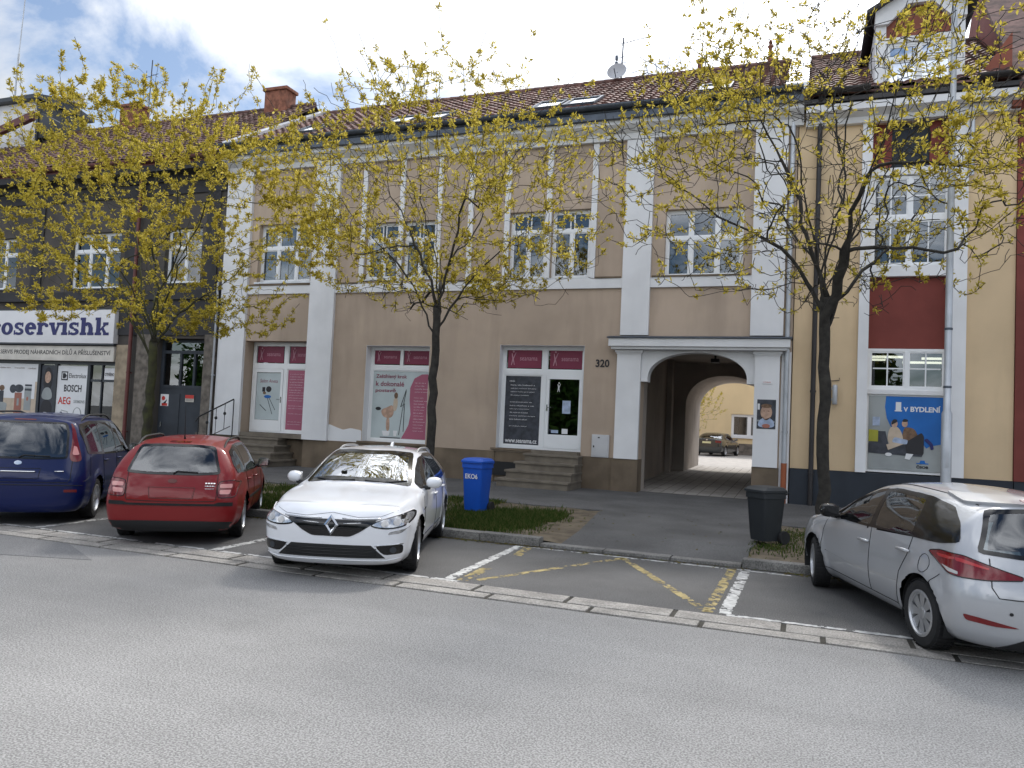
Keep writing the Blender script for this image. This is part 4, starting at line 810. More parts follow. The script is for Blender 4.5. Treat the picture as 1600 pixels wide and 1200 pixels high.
a2 = thing('tv_aerial', 'small dark aerial beside the left chimney', 'aerial', (-25.2, 4.3, 13)); MB().tube([(-25.2, 4.3, 13.0), (-25.15, 4.3, 15.7)], .02, 6).build('mast', 'black', a2); MB().tube([(-25.5, 4.3, 15.0), (-24.8, 4.3, 15.1)], .012, 5).tube([(-25.42, 4.3, 14.7), (-25.42, 4.3, 15.3)], .01, 5).tube([(-25.0, 4.1, 15.07), (-25.0, 4.5, 15.07)], .01, 5).build('boom', 'black', a2)
rh = MB(); rh.prism([(-31.2, 12.9), (-31.2, 13.05), (-26.8, 13.6), (-26.8, 13.42)], 'y', 2.85, 2.98)
MB().prism([(-34.2, 11.55), (-34.2, 11.85), (-29.0, 13.15), (-29.0, 12.85)], 'y', 2.2, 2.4).build('wall_flashing', 'red_metal', D)

# ---------------------------------------------------------------- yellow house with the gabled dormer
Y = thing('yellow_house', 'ochre yellow house with white framed window bay and a gabled dormer', 'house', (2, 0, .12))
YX0, YX1 = -.30, 4.18
wall_grid(MB(), YX0, YX1, .95, 9.15, .0, .4, [(1.31, 2.93, .95, 9.0)]).build('facade_wall', 'yellow', Y)
MB().box(YX0, YX0 + .3, .42, 10, 0, 9.0).prism([(.3, 9.0), (9.9, 9.0), (4.5, 12.3)], 'x', YX0 + .01, YX0 + .29).box(YX1 - .3, YX1, .42, 10, 0, 9.0).prism([(.3, 9.0), (9.9, 9.0), (4.5, 12.3)], 'x', YX1 - .29, YX1 - .01).box(YX0 + .3, YX1 - .3, 9.7, 10, 0, 9.1).build('side_and_rear_wall', 'yellow', Y)
MB().box(YX0, YX1, -.05, .38, 0, .945).build('plinth', 'slate', Y)
for a, b in ((1.09, 1.305), (2.935, 3.25)): MB().box(a, b, -.09, .1, .95, 9.0).build('pilaster', 'white', Y)
bp = MB(); bp.box(1.31, 2.93, .16, .38, 3.78, 5.42); bp.build('panel', 'oxblood', Y)
each('band', 'white', Y, (1.31, 2.93, .10, .38, 7.78, 7.95), (1.31, 2.93, .02, .38, 5.42, 5.66))
each('panel', 'oxblood', Y, (1.31, 1.72, .16, .38, 7.95, 9.0), (2.5, 2.93, .16, .38, 7.95, 9.0)); MB().box(1.72, 2.5, .2, .38, 7.95, 9.0).build('dark_panel', 'slate', Y)
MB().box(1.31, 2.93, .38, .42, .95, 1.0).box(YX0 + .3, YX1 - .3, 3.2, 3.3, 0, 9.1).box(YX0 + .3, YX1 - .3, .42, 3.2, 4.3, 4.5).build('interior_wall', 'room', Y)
def muntins(x0, x1, z0, z1, y, cols, zs): 
    r_ = []
    for c in cols: r_.append((x0 + (x1 - x0) * c - .014, x0 + (x1 - x0) * c + .014, y, y + .04, z0, z1))
    for z in zs: r_.append((x0 + .06, x1 - .06, y + .002, y + .038, z - .014, z + .014))
    return r_
YW = window(Y, 1.31, 2.93, 2.84, 3.78, .16, (.5,), bars=muntins(1.37, 2.87, 2.90, 3.72, .18, (.24, .76), (3.33,)))
MB().box(1.31, 2.93, .12, .38, 2.74, 2.84).build('band', 'white', Y)
YS = window(Y, 1.31, 2.93, .97, 2.74, .18, (), name='shop_window', bar=.05)
window(Y, 1.31, 2.93, 6.78, 7.78, .16, (.5,), bars=muntins(1.37, 2.87, 6.84, 7.72, .18, (.24, .76), (7.3,)))
window(Y, 1.31, 2.93, 5.66, 6.78, .16, (.5,), bars=muntins(1.37, 2.87, 5.7, 6.7, .18, (.24, .76), ()))
lt_ = thing('ceiling_light', 'lit fluorescent tubes on the ceiling behind the small panes', 'light', (2.1, 1.6, 3.6))
for x0, x1, y, z in ((1.2, 2.2, 1.5, 3.72), (2.6, 3.6, 1.6, 3.70), (.6, 1.9, 2.6, 3.75), (2.3, 3.5, 2.7, 3.70)): MB().tube([(x0, y, z), (x1, y, z)], .03, 8).build('tube', 'tube', lt_)
# advertising film: blue speech bubble, couple on a sofa
ba = thing('banner', 'shop window banner with blue bubble reading 1 V BYDLENI over a sofa', 'banner', (2.12, .16, .97))
yb = .165
MB().box(1.37, 2.87, yb, yb + .004, 1.03, 2.70).build('sheet', 'grey_print', ba)
MB().prism([(1.72, 2.698), (1.70, 2.45), (1.74, 2.2), (1.82, 2.02), (1.95, 1.88), (2.1, 1.80), (2.35, 1.76), (2.45, 1.70), (2.55, 1.55), (2.62, 1.60), (2.70, 1.62), (2.867, 1.66), (2.867, 2.698)], 'y', yb - .004, yb - .001).build('bubble', 'blue_print', ba)
mb = MB(); text_mb('1', 1.92, yb - .0055, 2.36, height=.21, width=.11, bold=.05, mb=mb); text_mb('V', 2.08, yb - .0055, 2.36, height=.10, width=.09, bold=.04, mb=mb); text_mb('BYDLENÍ', 2.22, yb - .0055, 2.36, width=.60, height=.145, bold=.035, mb=mb); mb.box(1.90, 2.05, yb - .0062, yb - .0058, 2.36, 2.385); mb.build('lettering', 'white_print', ba)
pc = MB(); Q = lambda pts, m_, d=0: pc.prism(pts, 'y', yb - .010 - d, yb - .0065 - d, m_)
Q([(1.38, 1.62), (1.40, 1.9), (1.72, 1.9), (1.78, 1.62)], 1); Q([(1.372, 1.66), (1.57, 1.66), (1.57, 1.92), (1.372, 1.93)], 0, .004); Q([(1.372, 1.62), (2.48, 1.62), (2.5, 1.44), (2.46, 1.36), (1.372, 1.40)], 1, .002); Q(blob2d([(1.76, 1.62), (1.78, 1.95), (1.9, 2.05), (2.03, 1.95), (2.1, 1.7), (1.95, 1.6)]), 2, .006); Q(ell(1.90, 2.08, .065, .085), 3, .008); Q(blob2d([(1.83, 2.04), (1.86, 2.18), (1.95, 2.18), (1.96, 2.12), (1.89, 2.08)]), 5, .010); Q(blob2d([(2.05, 1.66), (2.08, 1.98), (2.18, 2.02), (2.34, 1.96), (2.42, 1.66)]), 4, .005); Q(ell(2.11, 2.09, .06, .08), 3, .008); Q(blob2d([(2.05, 2.12), (2.08, 2.2), (2.18, 2.18), (2.17, 2.13)]), 5, .010); Q(blob2d([(2.12, 1.66), (2.45, 1.9), (2.5, 1.82), (2.5, 1.4), (2.15, 1.42)], 1), 5, .0075); Q([(1.74, 1.6), (2.05, 1.72), (2.12, 1.64), (1.78, 1.48)], 2, .0095); Q(ell(1.79, 1.38, .07, .04), 6, .006); Q([(2.15, 1.42), (2.3, 1.42), (2.22, 1.28), (2.12, 1.3)], 6, .006); Q(blob2d([(2.5, 1.74), (2.62, 1.62), (2.64, 1.52), (2.70, 1.54), (2.68, 1.66), (2.56, 1.78)], 1), 7, .006); Q(blob2d([(1.85, 1.66), (2.16, 1.62), (2.18, 1.72), (1.9, 1.78)], 1), 8, .011)
Q([(1.45, 2.02), (1.60, 2.02), (1.60, 2.22), (1.45, 2.22)], 8)
pc.build('picture', ['lime_print', 'dark_print', 'beige_print', 'skin', 'brown', 'ink', 'white_print', 'navy', 'pale_blue'], ba)
mb = MB(); text_mb('ČSOB', 2.36, yb - .0055, 1.10, width=.24, height=.075, bold=.05, mb=mb, mi=0); mb.box(2.36, 2.60, yb - .009, yb - .006, 1.20, 1.222, 1); mb.prism([(2.42, 1.222), (2.54, 1.222), (2.52, 1.28), (2.44, 1.28)], 'y', yb - .009, yb - .006, 1); mb.build('emblem', ['ink', 'blue_print'], ba)
wl = thing('wall_lamp', 'narrow grey cylinder wall lamp on the yellow wall', 'wall lamp', (.63, -.1, 2.45)); MB().lathe([(.045, 0), (.055, .02), (.055, .42), (.045, .45)], (.63, -.10, 2.46), 'z', 14).build('housing', 'pole', wl, smooth=True, auto=40); MB().box(.56, .62, -.07, -.001, 2.55, 2.60).box(.56, .62, -.07, -.001, 2.80, 2.85).build('bracket', 'pole', wl); MB().tube([(.50, -.02, 3.0), (.72, -.02, 3.02), (.72, -.02, 3.08)], .008, 5).build('wire', 'ink', wl)
co = MB(); co.prism([(0, 8.98), (-.15, 8.98), (-.2, 9.1), (-.45, 9.2), (-.45, 9.36), (0, 9.40)], 'x', YX0 + .15, YX1 + .02); co.build('cornice', 'white', Y)
gutter(Y, YX0 + .1, 1.2, -.58, 9.66, 'brown_metal', .10); gutter(Y, 3.28, YX1, -.58, 9.66, 'brown_metal', .10)
MB().box(YX0 + .1, YX1, -.48, .1, 9.40, 9.50).build('eaves_board', 'brown_metal', Y)
tile_roof('roof', 'tile', Y, YX0 + .2, YX1, -.45, 9.62, 4.5, 12.72); ridge_cap(Y, YX0 + .2, YX1, 4.5, 12.76, 'tile')
MB().add([(YX0, 4.5, 12.7), (YX1, 4.5, 12.7), (YX1, 10, 9.2), (YX0, 10, 9.2)], [(0, 1, 2, 3)]).build('rear_roof', 'tile2', Y)
# dormer
do = MB(); hx0, hx1, hz = 1.30, 3.12, 9.40
gb = [(hx0, hz), (hx1, hz), (hx1, 11.35), (hx1 - .45, 11.62), ((hx0 + hx1) / 2, 12.05), (hx0 + .45, 11.62), (hx0, 11.35)]
do.box(hx0, hx0 + .22, -.15, 3.4, hz, 11.3); do.box(hx1 - .22, hx1, -.15, 3.4, hz, 11.3); do.box(hx0 + .22, hx1 - .22, -.15, .1, hz, 9.62); do.box(hx0 + .22, hx1 - .22, -.15, .1, 10.78, 10.9)
do.prism([(hx0 - .02, 11.2), (hx0 + .25, 11.2), ((hx0 + hx1) / 2 - .25, 11.62), ((hx0 + hx1) / 2 + .25, 11.62), (hx1 - .25, 11.2), (hx1 + .02, 11.2), (hx1 + .02, 11.5), ((hx0 + hx1) / 2 + .15, 12.05), ((hx0 + hx1) / 2 - .15, 12.05), (hx0 - .02, 11.5)], 'y', -.24, .1)
DO = do.build('dormer', 'white', Y)
MB().prism([(hx0 + .22, 10.9), (hx1 - .22, 10.9), (hx1 - .22, 11.25), ((hx0 + hx1) / 2, 11.66), (hx0 + .22, 11.25)], 'y', -.1, .05).build('tympanum', 'brick_red', DO)
window(DO, hx0 + .22, hx1 - .22, 9.62, 10.78, -.1, (.5,), 10.4, glass='skyglass')
rf = MB(); cx = (hx0 + hx1) / 2
for s_ in (-1, 1):
    p_ = [(cx, 12.14), (cx + s_ * 1.12, 11.50), (cx + s_ * 1.12, 11.42), (cx, 12.06)]
    rf.prism(p_ if s_ > 0 else p_[::-1], 'y', -.42, 3.6)
rf.build('dormer_roof', 'brown_metal', DO)
downpipe(Y, .16, -.12, .12, 9.5, 'brown_metal', .055, .42); downpipe(Y, 3.3, -.14, 7.6, 9.5, 'pole', .045, .4)
# oxblood house at the right edge
O = thing('red_house', 'oxblood red rendered house at the right edge of the row', 'house', (8, 0, .12))
MB().box(4.2, 14, -.04, 10, .1, .95).build('plinth', 'slate', O)
MB().box(4.19, 14, -.06, 10, .95, 9.5).prism([(-.06, 9.5), (10, 9.5), (5, 14.5)], 'x', 4.19, 14).build('wall', 'oxblood', O)
MB().prism([(4.1, 9.6), (3.3, 9.7), (4.1, 10.9)], 'y', .2, .4).box(4.02, 4.185, -.3, .3, 9.0, 9.4).build('kneeler', 'brick_red', O)
MB().add([(4.1, -.5, 9.3), (14.2, -.5, 9.3), (14.2, 5, 14.7), (4.1, 5, 14.7), (4.1, -.5, 9.45), (14.2, -.5, 9.45), (14.2, 5, 14.85), (4.1, 5, 14.85)], [(0, 3, 2, 1), (4, 5, 6, 7), (0, 1, 5, 4), (0, 4, 7, 3)]).build('roof', 'tile2', O)

# ---------------------------------------------------------------- courtyard house seen through the arch
CY = thing('courtyard_house', 'sunny yellow rear house seen through the arched passage', 'house', (-3, 30, .36))
wall_grid(MB(), -13.5, 4, 1.04, 7.2, 30, 30.4, [(-4.2, -2.1, 1.42, 2.82), (-4.6, -2.4, 5.0, 6.4), (-9, -7, 1.42, 2.82)]).build('facade_wall', 'court_yellow', CY)
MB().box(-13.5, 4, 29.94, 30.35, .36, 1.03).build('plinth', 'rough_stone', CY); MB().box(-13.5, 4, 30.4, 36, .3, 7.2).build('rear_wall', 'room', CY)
MB().prism([(29.4, 7.2), (33, 9.4), (36.5, 7.2)], 'x', -13.8, 4.3).build('roof', 'tile2', CY)
for a in ((-4.2, -2.1, 1.42, 2.82), (-4.6, -2.4, 5.0, 6.4), (-9, -7, 1.42, 2.82)): window(CY, *a, 30.1, (.5,), curtain=('curtain', ((.05, .2), (.4, .6))), sill=(29.9, 'upvc'), bar=.12, mull=.16)

# ---------------------------------------------------------------- cars
def pchip(pts):
    xs = np.array([p[0] for p in pts], float); ys = np.array([p[1] for p in pts], float)
    if xs[0] > xs[-1]: xs, ys = xs[::-1], ys[::-1]
    h = np.diff(xs); d = np.diff(ys) / h; n = len(xs); s = np.zeros(n)
    for i in range(1, n - 1):
        if d[i - 1] * d[i] > 0: w1, w2 = 2 * h[i] + h[i - 1], h[i] + 2 * h[i - 1]; s[i] = (w1 + w2) / (w1 / d[i - 1] + w2 / d[i])
    s[0], s[-1] = d[0], d[-1]
    def f(x):
        x = np.clip(x, xs[0], xs[-1]); i = np.clip(np.searchsorted(xs, x) - 1, 0, n - 2); t = (x - xs[i]) / h[i]
        return (1 + 2 * t) * (1 - t) ** 2 * ys[i] + t * (1 - t) ** 2 * h[i] * s[i] + t * t * (3 - 2 * t) * ys[i + 1] + t * t * (t - 1) * h[i] * s[i + 1]
    return f
def inpoly(p, poly):
    x, y = p; c = False; j = len(poly) - 1
    for i in range(len(poly)):
        xi, yi = poly[i]; xj, yj = poly[j]
        if (yi > y) != (yj > y) and x < (xj - xi) * (y - yi) / (yj - yi) + xi: c = not c
        j = i
    return c
def inset(poly, d):
    a = sum(poly[i][0] * poly[(i + 1) % len(poly)][1] - poly[(i + 1) % len(poly)][0] * poly[i][1] for i in range(len(poly)))
    s = 1 if a > 0 else -1; out = []; n = len(poly)
    for i in range(n):
        p0, p1, p2 = Vector(poly[i - 1]), Vector(poly[i]), Vector(poly[(i + 1) % n])
        e1 = (p1 - p0).normalized() if (p1 - p0).length > 1e-9 else Vector((1, 0)); e2 = (p2 - p1).normalized() if (p2 - p1).length > 1e-9 else e1
        n1 = Vector((-e1.y, e1.x)) * s; n2 = Vector((-e2.y, e2.x)) * s; b = n1 + n2
        b = b / max(b.length_squared, .25) * 2 if b.length > 1e-6 else n1
        q = p1 + b * d; out.append((q.x, q.y))
    return out
def dense(poly, step=.06):
    out = []
    for i in range(len(poly)):
        a, b = Vector(poly[i]), Vector(poly[(i + 1) % len(poly)]); n = max(1, int((b - a).length / step))
        out += [tuple(a + (b - a) * k / n) for k in range(n)]
    return out

class Car:
    def __init__(s, name, label, S, group):
        s.S = S; s.root = thing(name, label, 'car', (0, 0, 0), group); s.wins = []; s.paint = S['paint']
        s.shell()
    def shell(s):
        S = s.S; F = {k: pchip(S[k]) for k in ('z7', 'z5', 'y5', 'z4', 'y4', 'y3', 'pf', 'pr')}
        zb, zm = S.get('zb', .19), S.get('zm', .58)
        def zk(k, x):
            z7 = F['z7'](x); z5 = np.minimum(F['z5'](x), z7 - .012); z4 = np.minimum(F['z4'](x), z5 - .03)
            return [zb + 0 * x, zb + 0 * x, zb + .10 + 0 * x, zm + 0 * x, z4, z5, z5 + .72 * (z7 - z5), z7][k]
        def yk(k, x):
            y3 = F['y3'](x); y5 = F['y5'](x)
            return [0 * x, y3 * .8, y3 - .045, y3, np.minimum(F['y4'](x), y3), y5, y5 * .55, 0 * x][k]
        cf = [.34, .34, .36, .36, .32, .2, .1, 0]; cr_ = S.get('cr', [.22, .22, .24, .24, .2, .14, .08, 0])
        T = np.linspace(0, 1, 86); rings = []
        xs = []; ends = []
        for k in range(8):
            b = S['xf'] - .4; a = S['xr'] + .3
            for _ in range(8):
                b = float(F['pf'](zk(k, np.array(b))) - cf[k]); a = float(F['pr'](zk(k, np.array(a))) + cr_[k])
            xs.append(a + (b - a) * T); ends.append((a, b))
        st = []
        PH = np.linspace(0, math.pi / 2, 13)[1:]
        def station(xk, ymul, cap=None):
            P = np.zeros((8, 3))
            for k in range(8):
                x = xk[k]; xe = x if cap is None else ends[k][cap]
                P[k] = (x, yk(k, np.array(xe)) * ymul, zk(k, np.array(xe)))
            return P
        ex = 2 / S.get('nose', 2.7)
        for ph in PH[::-1]: st.append(station([ends[k][0] - cr_[k] * math.sin(ph) ** ex for k in range(8)], abs(math.cos(ph)) ** ex if ph < 1.57 else 0, 0))
        for i in range(len(T)): st.append(station([xs[k][i] for k in range(8)], 1))
        for ph in PH: st.append(station([ends[k][1] + cf[k] * math.sin(ph) ** ex for k in range(8)], abs(math.cos(ph)) ** ex if ph < 1.57 else 0, 1))
        # ring interpolation
        seg = [2, 3, 7, 8, 8, 5, 6]; us = np.concatenate([[i + j / seg[i] for j in range(seg[i])] for i in range(7)] + [[7.0]])
        V = []
        for P in st:
            c = [pchip([(k, P[k, d]) for k in range(8)]) for d in range(3)]
            V.append(np.stack([c[d](us) for d in range(3)], 1))
        V = np.array(V)  # station, ring, 3
        Rw, Ra = S['rw'], S['ra']
        for ax in S['axles']:
            r = np.hypot(V[..., 0] - ax, V[..., 2] - Rw); g = .020 * np.exp(-((r - Ra - .025) / .05) ** 2) * (V[..., 2] < S.get('flz', .85)); V[..., 1] += g * (V[..., 1] > .5)
        # soft shoulder crease and sill scoop
        ns, nr = V.shape[:2]; bm = bmesh.new()
        vl = [[bm.verts.new(V[i, j]) for j in range(nr)] for i in range(ns)]; vr = [[bm.verts.new(V[i, j] * (1, -1, 1)) for j in range(nr)] for i in range(ns)]
        for i in range(ns - 1):
            for j in range(nr - 1):
                bm.faces.new((vl[i][j], vl[i + 1][j], vl[i + 1][j + 1], vl[i][j + 1])); bm.faces.new((vr[i][j], vr[i][j + 1], vr[i + 1][j + 1], vr[i + 1][j]))
        bmesh.ops.remove_doubles(bm, verts=bm.verts, dist=2e-4); bmesh.ops.dissolve_degenerate(bm, edges=bm.edges, dist=1e-4)
        bmesh.ops.recalc_face_normals(bm, faces=bm.faces); bm.normal_update()
        s.bvh = BVHTree.FromBMesh(bm); s.bm = bm; s.F = F
        kill = []
        for f in bm.faces:
            c = f.calc_center_median()
            for ax in S['axles']:
                if abs(c.y) > .45 and math.hypot(c.x - ax, c.z - Rw) < Ra: kill.append(f); break
        bmesh.ops.delete(bm, geom=kill, context='FACES')
        for v in bm.verts:
            if any(len(e.link_faces) == 1 for e in v.link_edges) and abs(v.co.y) > .4:
                for ax in S['axles']:
                    d = math.hypot(v.co.x - ax, v.co.z - Rw)
                    if abs(d - Ra) < .07: v.co.x = ax + (v.co.x - ax) * Ra / d; v.co.z = Rw + (v.co.z - Rw) * Ra / d
    def cut(s, view, poly):
        dims = {'side': (0, 2), 'front': (1, 2), 'rear': (1, 2)}[view]; kill = []
        for f in s.bm.faces:
            n = f.normal
            if view == 'side' and abs(n.y) < .25: continue
            if view == 'front' and n.x < .12: continue
            if view == 'rear' and n.x > -.12: continue
            if all(inpoly((v.co[dims[0]], v.co[dims[1]]), poly) for v in f.verts): kill.append(f)
        bmesh.ops.delete(s.bm, geom=kill, context='FACES')
    def finish(s):
        me = bpy.data.meshes.new('body'); bmesh.ops.delete(s.bm, geom=[v for v in s.bm.verts if not v.link_faces], context='VERTS'); s.bm.to_mesh(me); s.bm.free()
        me.materials.append(MT[s.paint]); me.polygons.foreach_set('use_smooth', [True] * len(me.polygons)); me.set_sharp_from_angle(angle=R(50))
        o = bpy.data.objects.new('body', me); COL.objects.link(o); o.parent = s.root; s.body = o
    def hit(s, view, p, sgn=1):
        if view == 'side': o, d = Vector((p[0], 3 * sgn, p[1])), Vector((0, -sgn, 0))
        elif view == 'front': o, d = Vector((5, p[0], p[1])), Vector((-1, 0, 0))
        elif view == 'rear': o, d = Vector((-5, p[0], p[1])), Vector((1, 0, 0))
        elif view == 'corner':      # from the rear corner, 45 degrees
            k = .70710678; o, d = Vector((p[0] * k - 5 * k, (p[0] * k + 5 * k) * sgn, p[1])), Vector((k, -k * sgn, 0))
        else: o, d = Vector((p[0], p[1], 4)), Vector((0, 0, -1))
        q, n, i, t = s.bvh.ray_cast(o, d)
        if q is None:
            q, n, i, t = s.bvh.find_nearest(o + d * ((3 - .75) if view == 'side' else (5 - 2.0) if view in ('front', 'rear') else 2.6))
        return q, n
    def decal(s, name, m_, view, poly, off=.004, hole=None, holes=None, sgn=1, parent=None, grid=.042, thick=.006, mi=0, mb=None):
        """a fitted panel lying on the body: outline poly in the view's plane, thickness thick"""
        holes = holes or ([hole] if hole else [])
        poly = dense(poly); allp = [Vector(p) for p in poly]; edges = [(i, (i + 1) % len(poly)) for i in range(len(poly))]
        for h in holes:
            h = dense(h); b = len(allp); allp += [Vector(p) for p in h]; edges += [(b + i, b + (i + 1) % len(h)) for i in range(len(h))]
        holes = [dense(h) for h in holes]
        x0, x1 = min(p[0] for p in poly), max(p[0] for p in poly); z0, z1 = min(p[1] for p in poly), max(p[1] for p in poly)
        x = x0 + grid
        ins = inset(poly, .012)
        while x < x1:
            z = z0 + grid
            while z < z1:
                if inpoly((x, z), ins) and not any(inpoly((x, z), inset(h, -.012)) for h in holes): allp.append(Vector((x, z)))
                z += grid
            x += grid
        vs, es, fs, ov, _, _ = delaunay_2d_cdt(allp, edges, [], 0, 1e-5)
        keep = []
        for f in fs:
            c = ((vs[f[0]].x + vs[f[1]].x + vs[f[2]].x) / 3, (vs[f[0]].y + vs[f[1]].y + vs[f[2]].y) / 3)
            if inpoly(c, poly) and not any(inpoly(c, h) for h in holes): keep.append(f)
        H_ = [s.hit(view, v, sgn) for v in vs]; n = len(vs)
        def fix(nr): return nr.normalized()
        V = [q + fix(nr) * off for q, nr in H_] + [q + fix(nr) * (off - thick) for q, nr in H_]
        from collections import Counter
        cnt = Counter()
        for f in keep:
            for i in range(3): cnt[tuple(sorted((f[i], f[(i + 1) % 3])))] += 1
        F_ = [tuple(f) for f in keep]
        for f in keep:
            for i in range(3):
                e = (f[i], f[(i + 1) % 3])
                if cnt[tuple(sorted(e))] == 1: F_.append((e[1], e[0], e[0] + n, e[1] + n))
        mb2 = mb or MB(); mb2.add(V, F_, mi)
        if mb is not None: return mb
        return mb2.build(name, m_, parent or s.root, smooth=True, auto=45)
    def both(s, name, m_, view, poly, **k):
        if view == 'side': return [s.decal(name, m_, view, poly, sgn=g, **k) for g in (1, -1)]
        return [s.decal(name, m_, view, [(p[0] * g, p[1]) for p in poly], **k) for g in (1, -1)]
    def line(s, view, pts, w=.008, m_='blackmatt', name='seam', sgn=1, parent=None, off=.0015, mb=None):
        pts = [Vector(p) for p in pts]; out = []
        for i in range(len(pts) - 1):
            n = max(1, int((pts[i + 1] - pts[i]).length / .05))
            out += [pts[i] + (pts[i + 1] - pts[i]) * k / n for k in range(n)]
        out.append(pts[-1]); P = [s.hit(view, p, sgn) for p in out]
        path = [q + nr.normalized() * off for q, nr in P]
        b = (mb or MB()).tube(path, w / 2, 5)
        return b if mb is not None else b.build(name, m_, parent or s.root, smooth=True)
    def glass_side(s, outline, panes, mname='glass_dark'):
        for g in (1, -1):
            o = s.decal('window_seal', 'blackgloss', 'side', outline, off=.006, holes=panes, sgn=g)
            for p in panes: s.decal('side_window', mname, 'side', p, off=.004, sgn=g, parent=None, thick=.004)
        for p in panes: s.cut('side', inset(p, -.045))
    def wheel(s, x, side, rim, spokes, steer=0):
        S = s.S; r = S['rw']; tw = .195; y = side * (S['track'] / 2)
        mb = MB(); rp = r * .66
        mb.lathe([(rp, -tw / 2 + .01), (rp + .03, -tw / 2), (r - .025, -tw / 2 + .005), (r - .006, -tw / 2 + .03), (r, -tw / 2 + .05), (r, tw / 2 - .05), (r - .006, tw / 2 - .03), (r - .025, tw / 2 - .005), (rp + .03, tw / 2), (rp, tw / 2 - .01)], (0, 0, 0), 'y', 40, cap=False)
        for k in range(44):
            a = 2 * math.pi * k / 44
            for q in (-1, 1):
                c_ = [(math.cos(a + d) * (r + e), math.sin(a + d) * (r + e)) for d, e in ((-.045, -.004), (.035, -.004), (.035, .004), (-.045, .004))]
                mb.prism(c_, 'y', q * .006, q * .080)
        w = mb.build('wheel', 'rubber', None, smooth=True, auto=40); w.parent = s.root; w.location = (x, y, r); w.rotation_euler = (0, 0, steer)
        rm = MB(); o = side * (tw / 2)
        rm.lathe([(rp + .004, o - side * .02), (rp + .006, o - side * .004), (rp - .014, o), (rp - .03, o - side * .03), (rp - .03, o - side * .12)], (0, 0, 0), 'y', 36, cap=False)
        rm.lathe([(.001, o - side * .015), (.03, o - side * .012), (.055, o - side * .018), (.06, o - side * .04)], (0, 0, 0), 'y', 18)
        if rim == 'multi':
            for k in range(spokes):
                a = 2 * math.pi * k / spokes; 
                for dlt in (-.10, .10):
                    p = []; 
                    for rr_, wd in ((.05, .016), (rp - .02, .011)):
                        for q in (-1, 1): p.append((rr_ * math.cos(a + dlt * rr_ / rp) - q * wd * math.sin(a), rr_ * math.sin(a + dlt * rr_ / rp) + q * wd * math.cos(a)))
                    rm.prism([p[0], p[1], p[3], p[2]], 'y', o - side * .045, o - side * (.018 + .002 * (dlt > 0)))
        elif rim == 'cover':
            n = spokes
            for k in range(n):
                a = 2 * math.pi * k / n; p = [(rr_ * math.cos(a + d), rr_ * math.sin(a + d)) for rr_, d in ((.045, -.5), (.10, -.33), (rp - .022, -.27), (rp - .022, .27), (.10, .33), (.045, .5))]
                rm.prism(blob2d(p, 1), 'y', o - side * .05, o - side * .022)
            rm.lathe([(rp - .001, o - side * .03), (rp - .002, o - side * .016), (rp - .035, o - side * .014), (rp - .036, o - side * .03)], (0, 0, 0), 'y', 36, cap=False)
        ro_ = rm.build('rim', S.get('rim', 'alloy'), None, smooth=True, auto=35); ro_.parent = w
        bd = MB().lathe([(.001, o - side * .10), (rp - .02, o - side * .10), (rp - .02, o - side * .12), (.001, o - side * .12)], (0, 0, 0), 'y', 24); b_ = bd.build('brake', 'blackmatt', None); b_.parent = w
    def wheels(s, rim='multi', spokes=10, steer=0):
        for i, ax in enumerate(s.S['axles']):
            for side in (1, -1):
                s.wheel(ax, side, rim, spokes, steer if i == 0 else 0)
                r, Ra = s.S['rw'], s.S['ra']; y3 = float(s.F['y3'](ax)); mb = MB(); n = 20
                a0, a1 = -.35, math.pi + .35; yo, yi = side * (y3 - .03), side * .42
                for i_ in range(n + 1):
                    t = a0 + (a1 - a0) * i_ / n
                    for yy in (yi, yo): mb.v.append((ax + (Ra + .006) * math.cos(t), yy, r + (Ra + .006) * math.sin(t)))
                mb.v.append((ax, yi, r)); c = len(mb.v) - 1
                for i_ in range(n): mb.f += [(2 * i_, 2 * i_ + 1, 2 * i_ + 3, 2 * i_ + 2), (c, 2 * i_, 2 * i_ + 2)]; mb.m += [0, 0]
                mb.build('arch_liner', 'blackmatt', s.root)
    def cabin(s, x0, x1, zt, rows=(-.15, -1.0), w=.62):
        mb = MB(); mb.box(x0, x1, -w, w, .24, .34); mb.box(x1 - .5, x1, -w - .02, w + .02, .34, .88); mb.box(x0, x0 + .04, -w, w, .34, .8)
        mb.build('cabin_tub', 'interior', s.root)
        for r in rows:
            for y in (-.36, .36):
                t = MB().box(r - .1, r + .42, y - .24, y + .24, .42, .56); t.add([(r - .14, y - .23, .5), (r, y - .23, .5), (r, y + .23, .5), (r - .14, y + .23, .5), (r - .32, y - .2, zt - .32), (r - .22, y - .2, zt - .32), (r - .22, y + .2, zt - .32), (r - .32, y + .2, zt - .32)], [(0, 1, 5, 4), (1, 2, 6, 5), (2, 3, 7, 6), (3, 0, 4, 7), (4, 5, 6, 7)])
                t.box(r - .36, r - .25, y - .13, y + .13, zt - .30, zt - .10); t.box(r - .31, r - .29, y - .05, y + .05, zt - .33, zt - .28); t.build('seat', 'seat', s.root, bevel=.03)
        mb = MB(); mb.lathe([(.17, -.012), (.185, 0), (.17, .012)], (0, 0, 0), 'x', 20); mb.v = [(v[0] * .9 + v[2] * .3 + x1 - .58, v[1] + .36, v[2] + .93) for v in mb.v]; mb.build('steering_wheel', 'blackmatt', s.root)
        mb = MB().box(x1 - .72, x1 - .70, -.09, .09, zt - .16, zt - .10).build('rear_view_mirror', 'blackgloss', s.root)
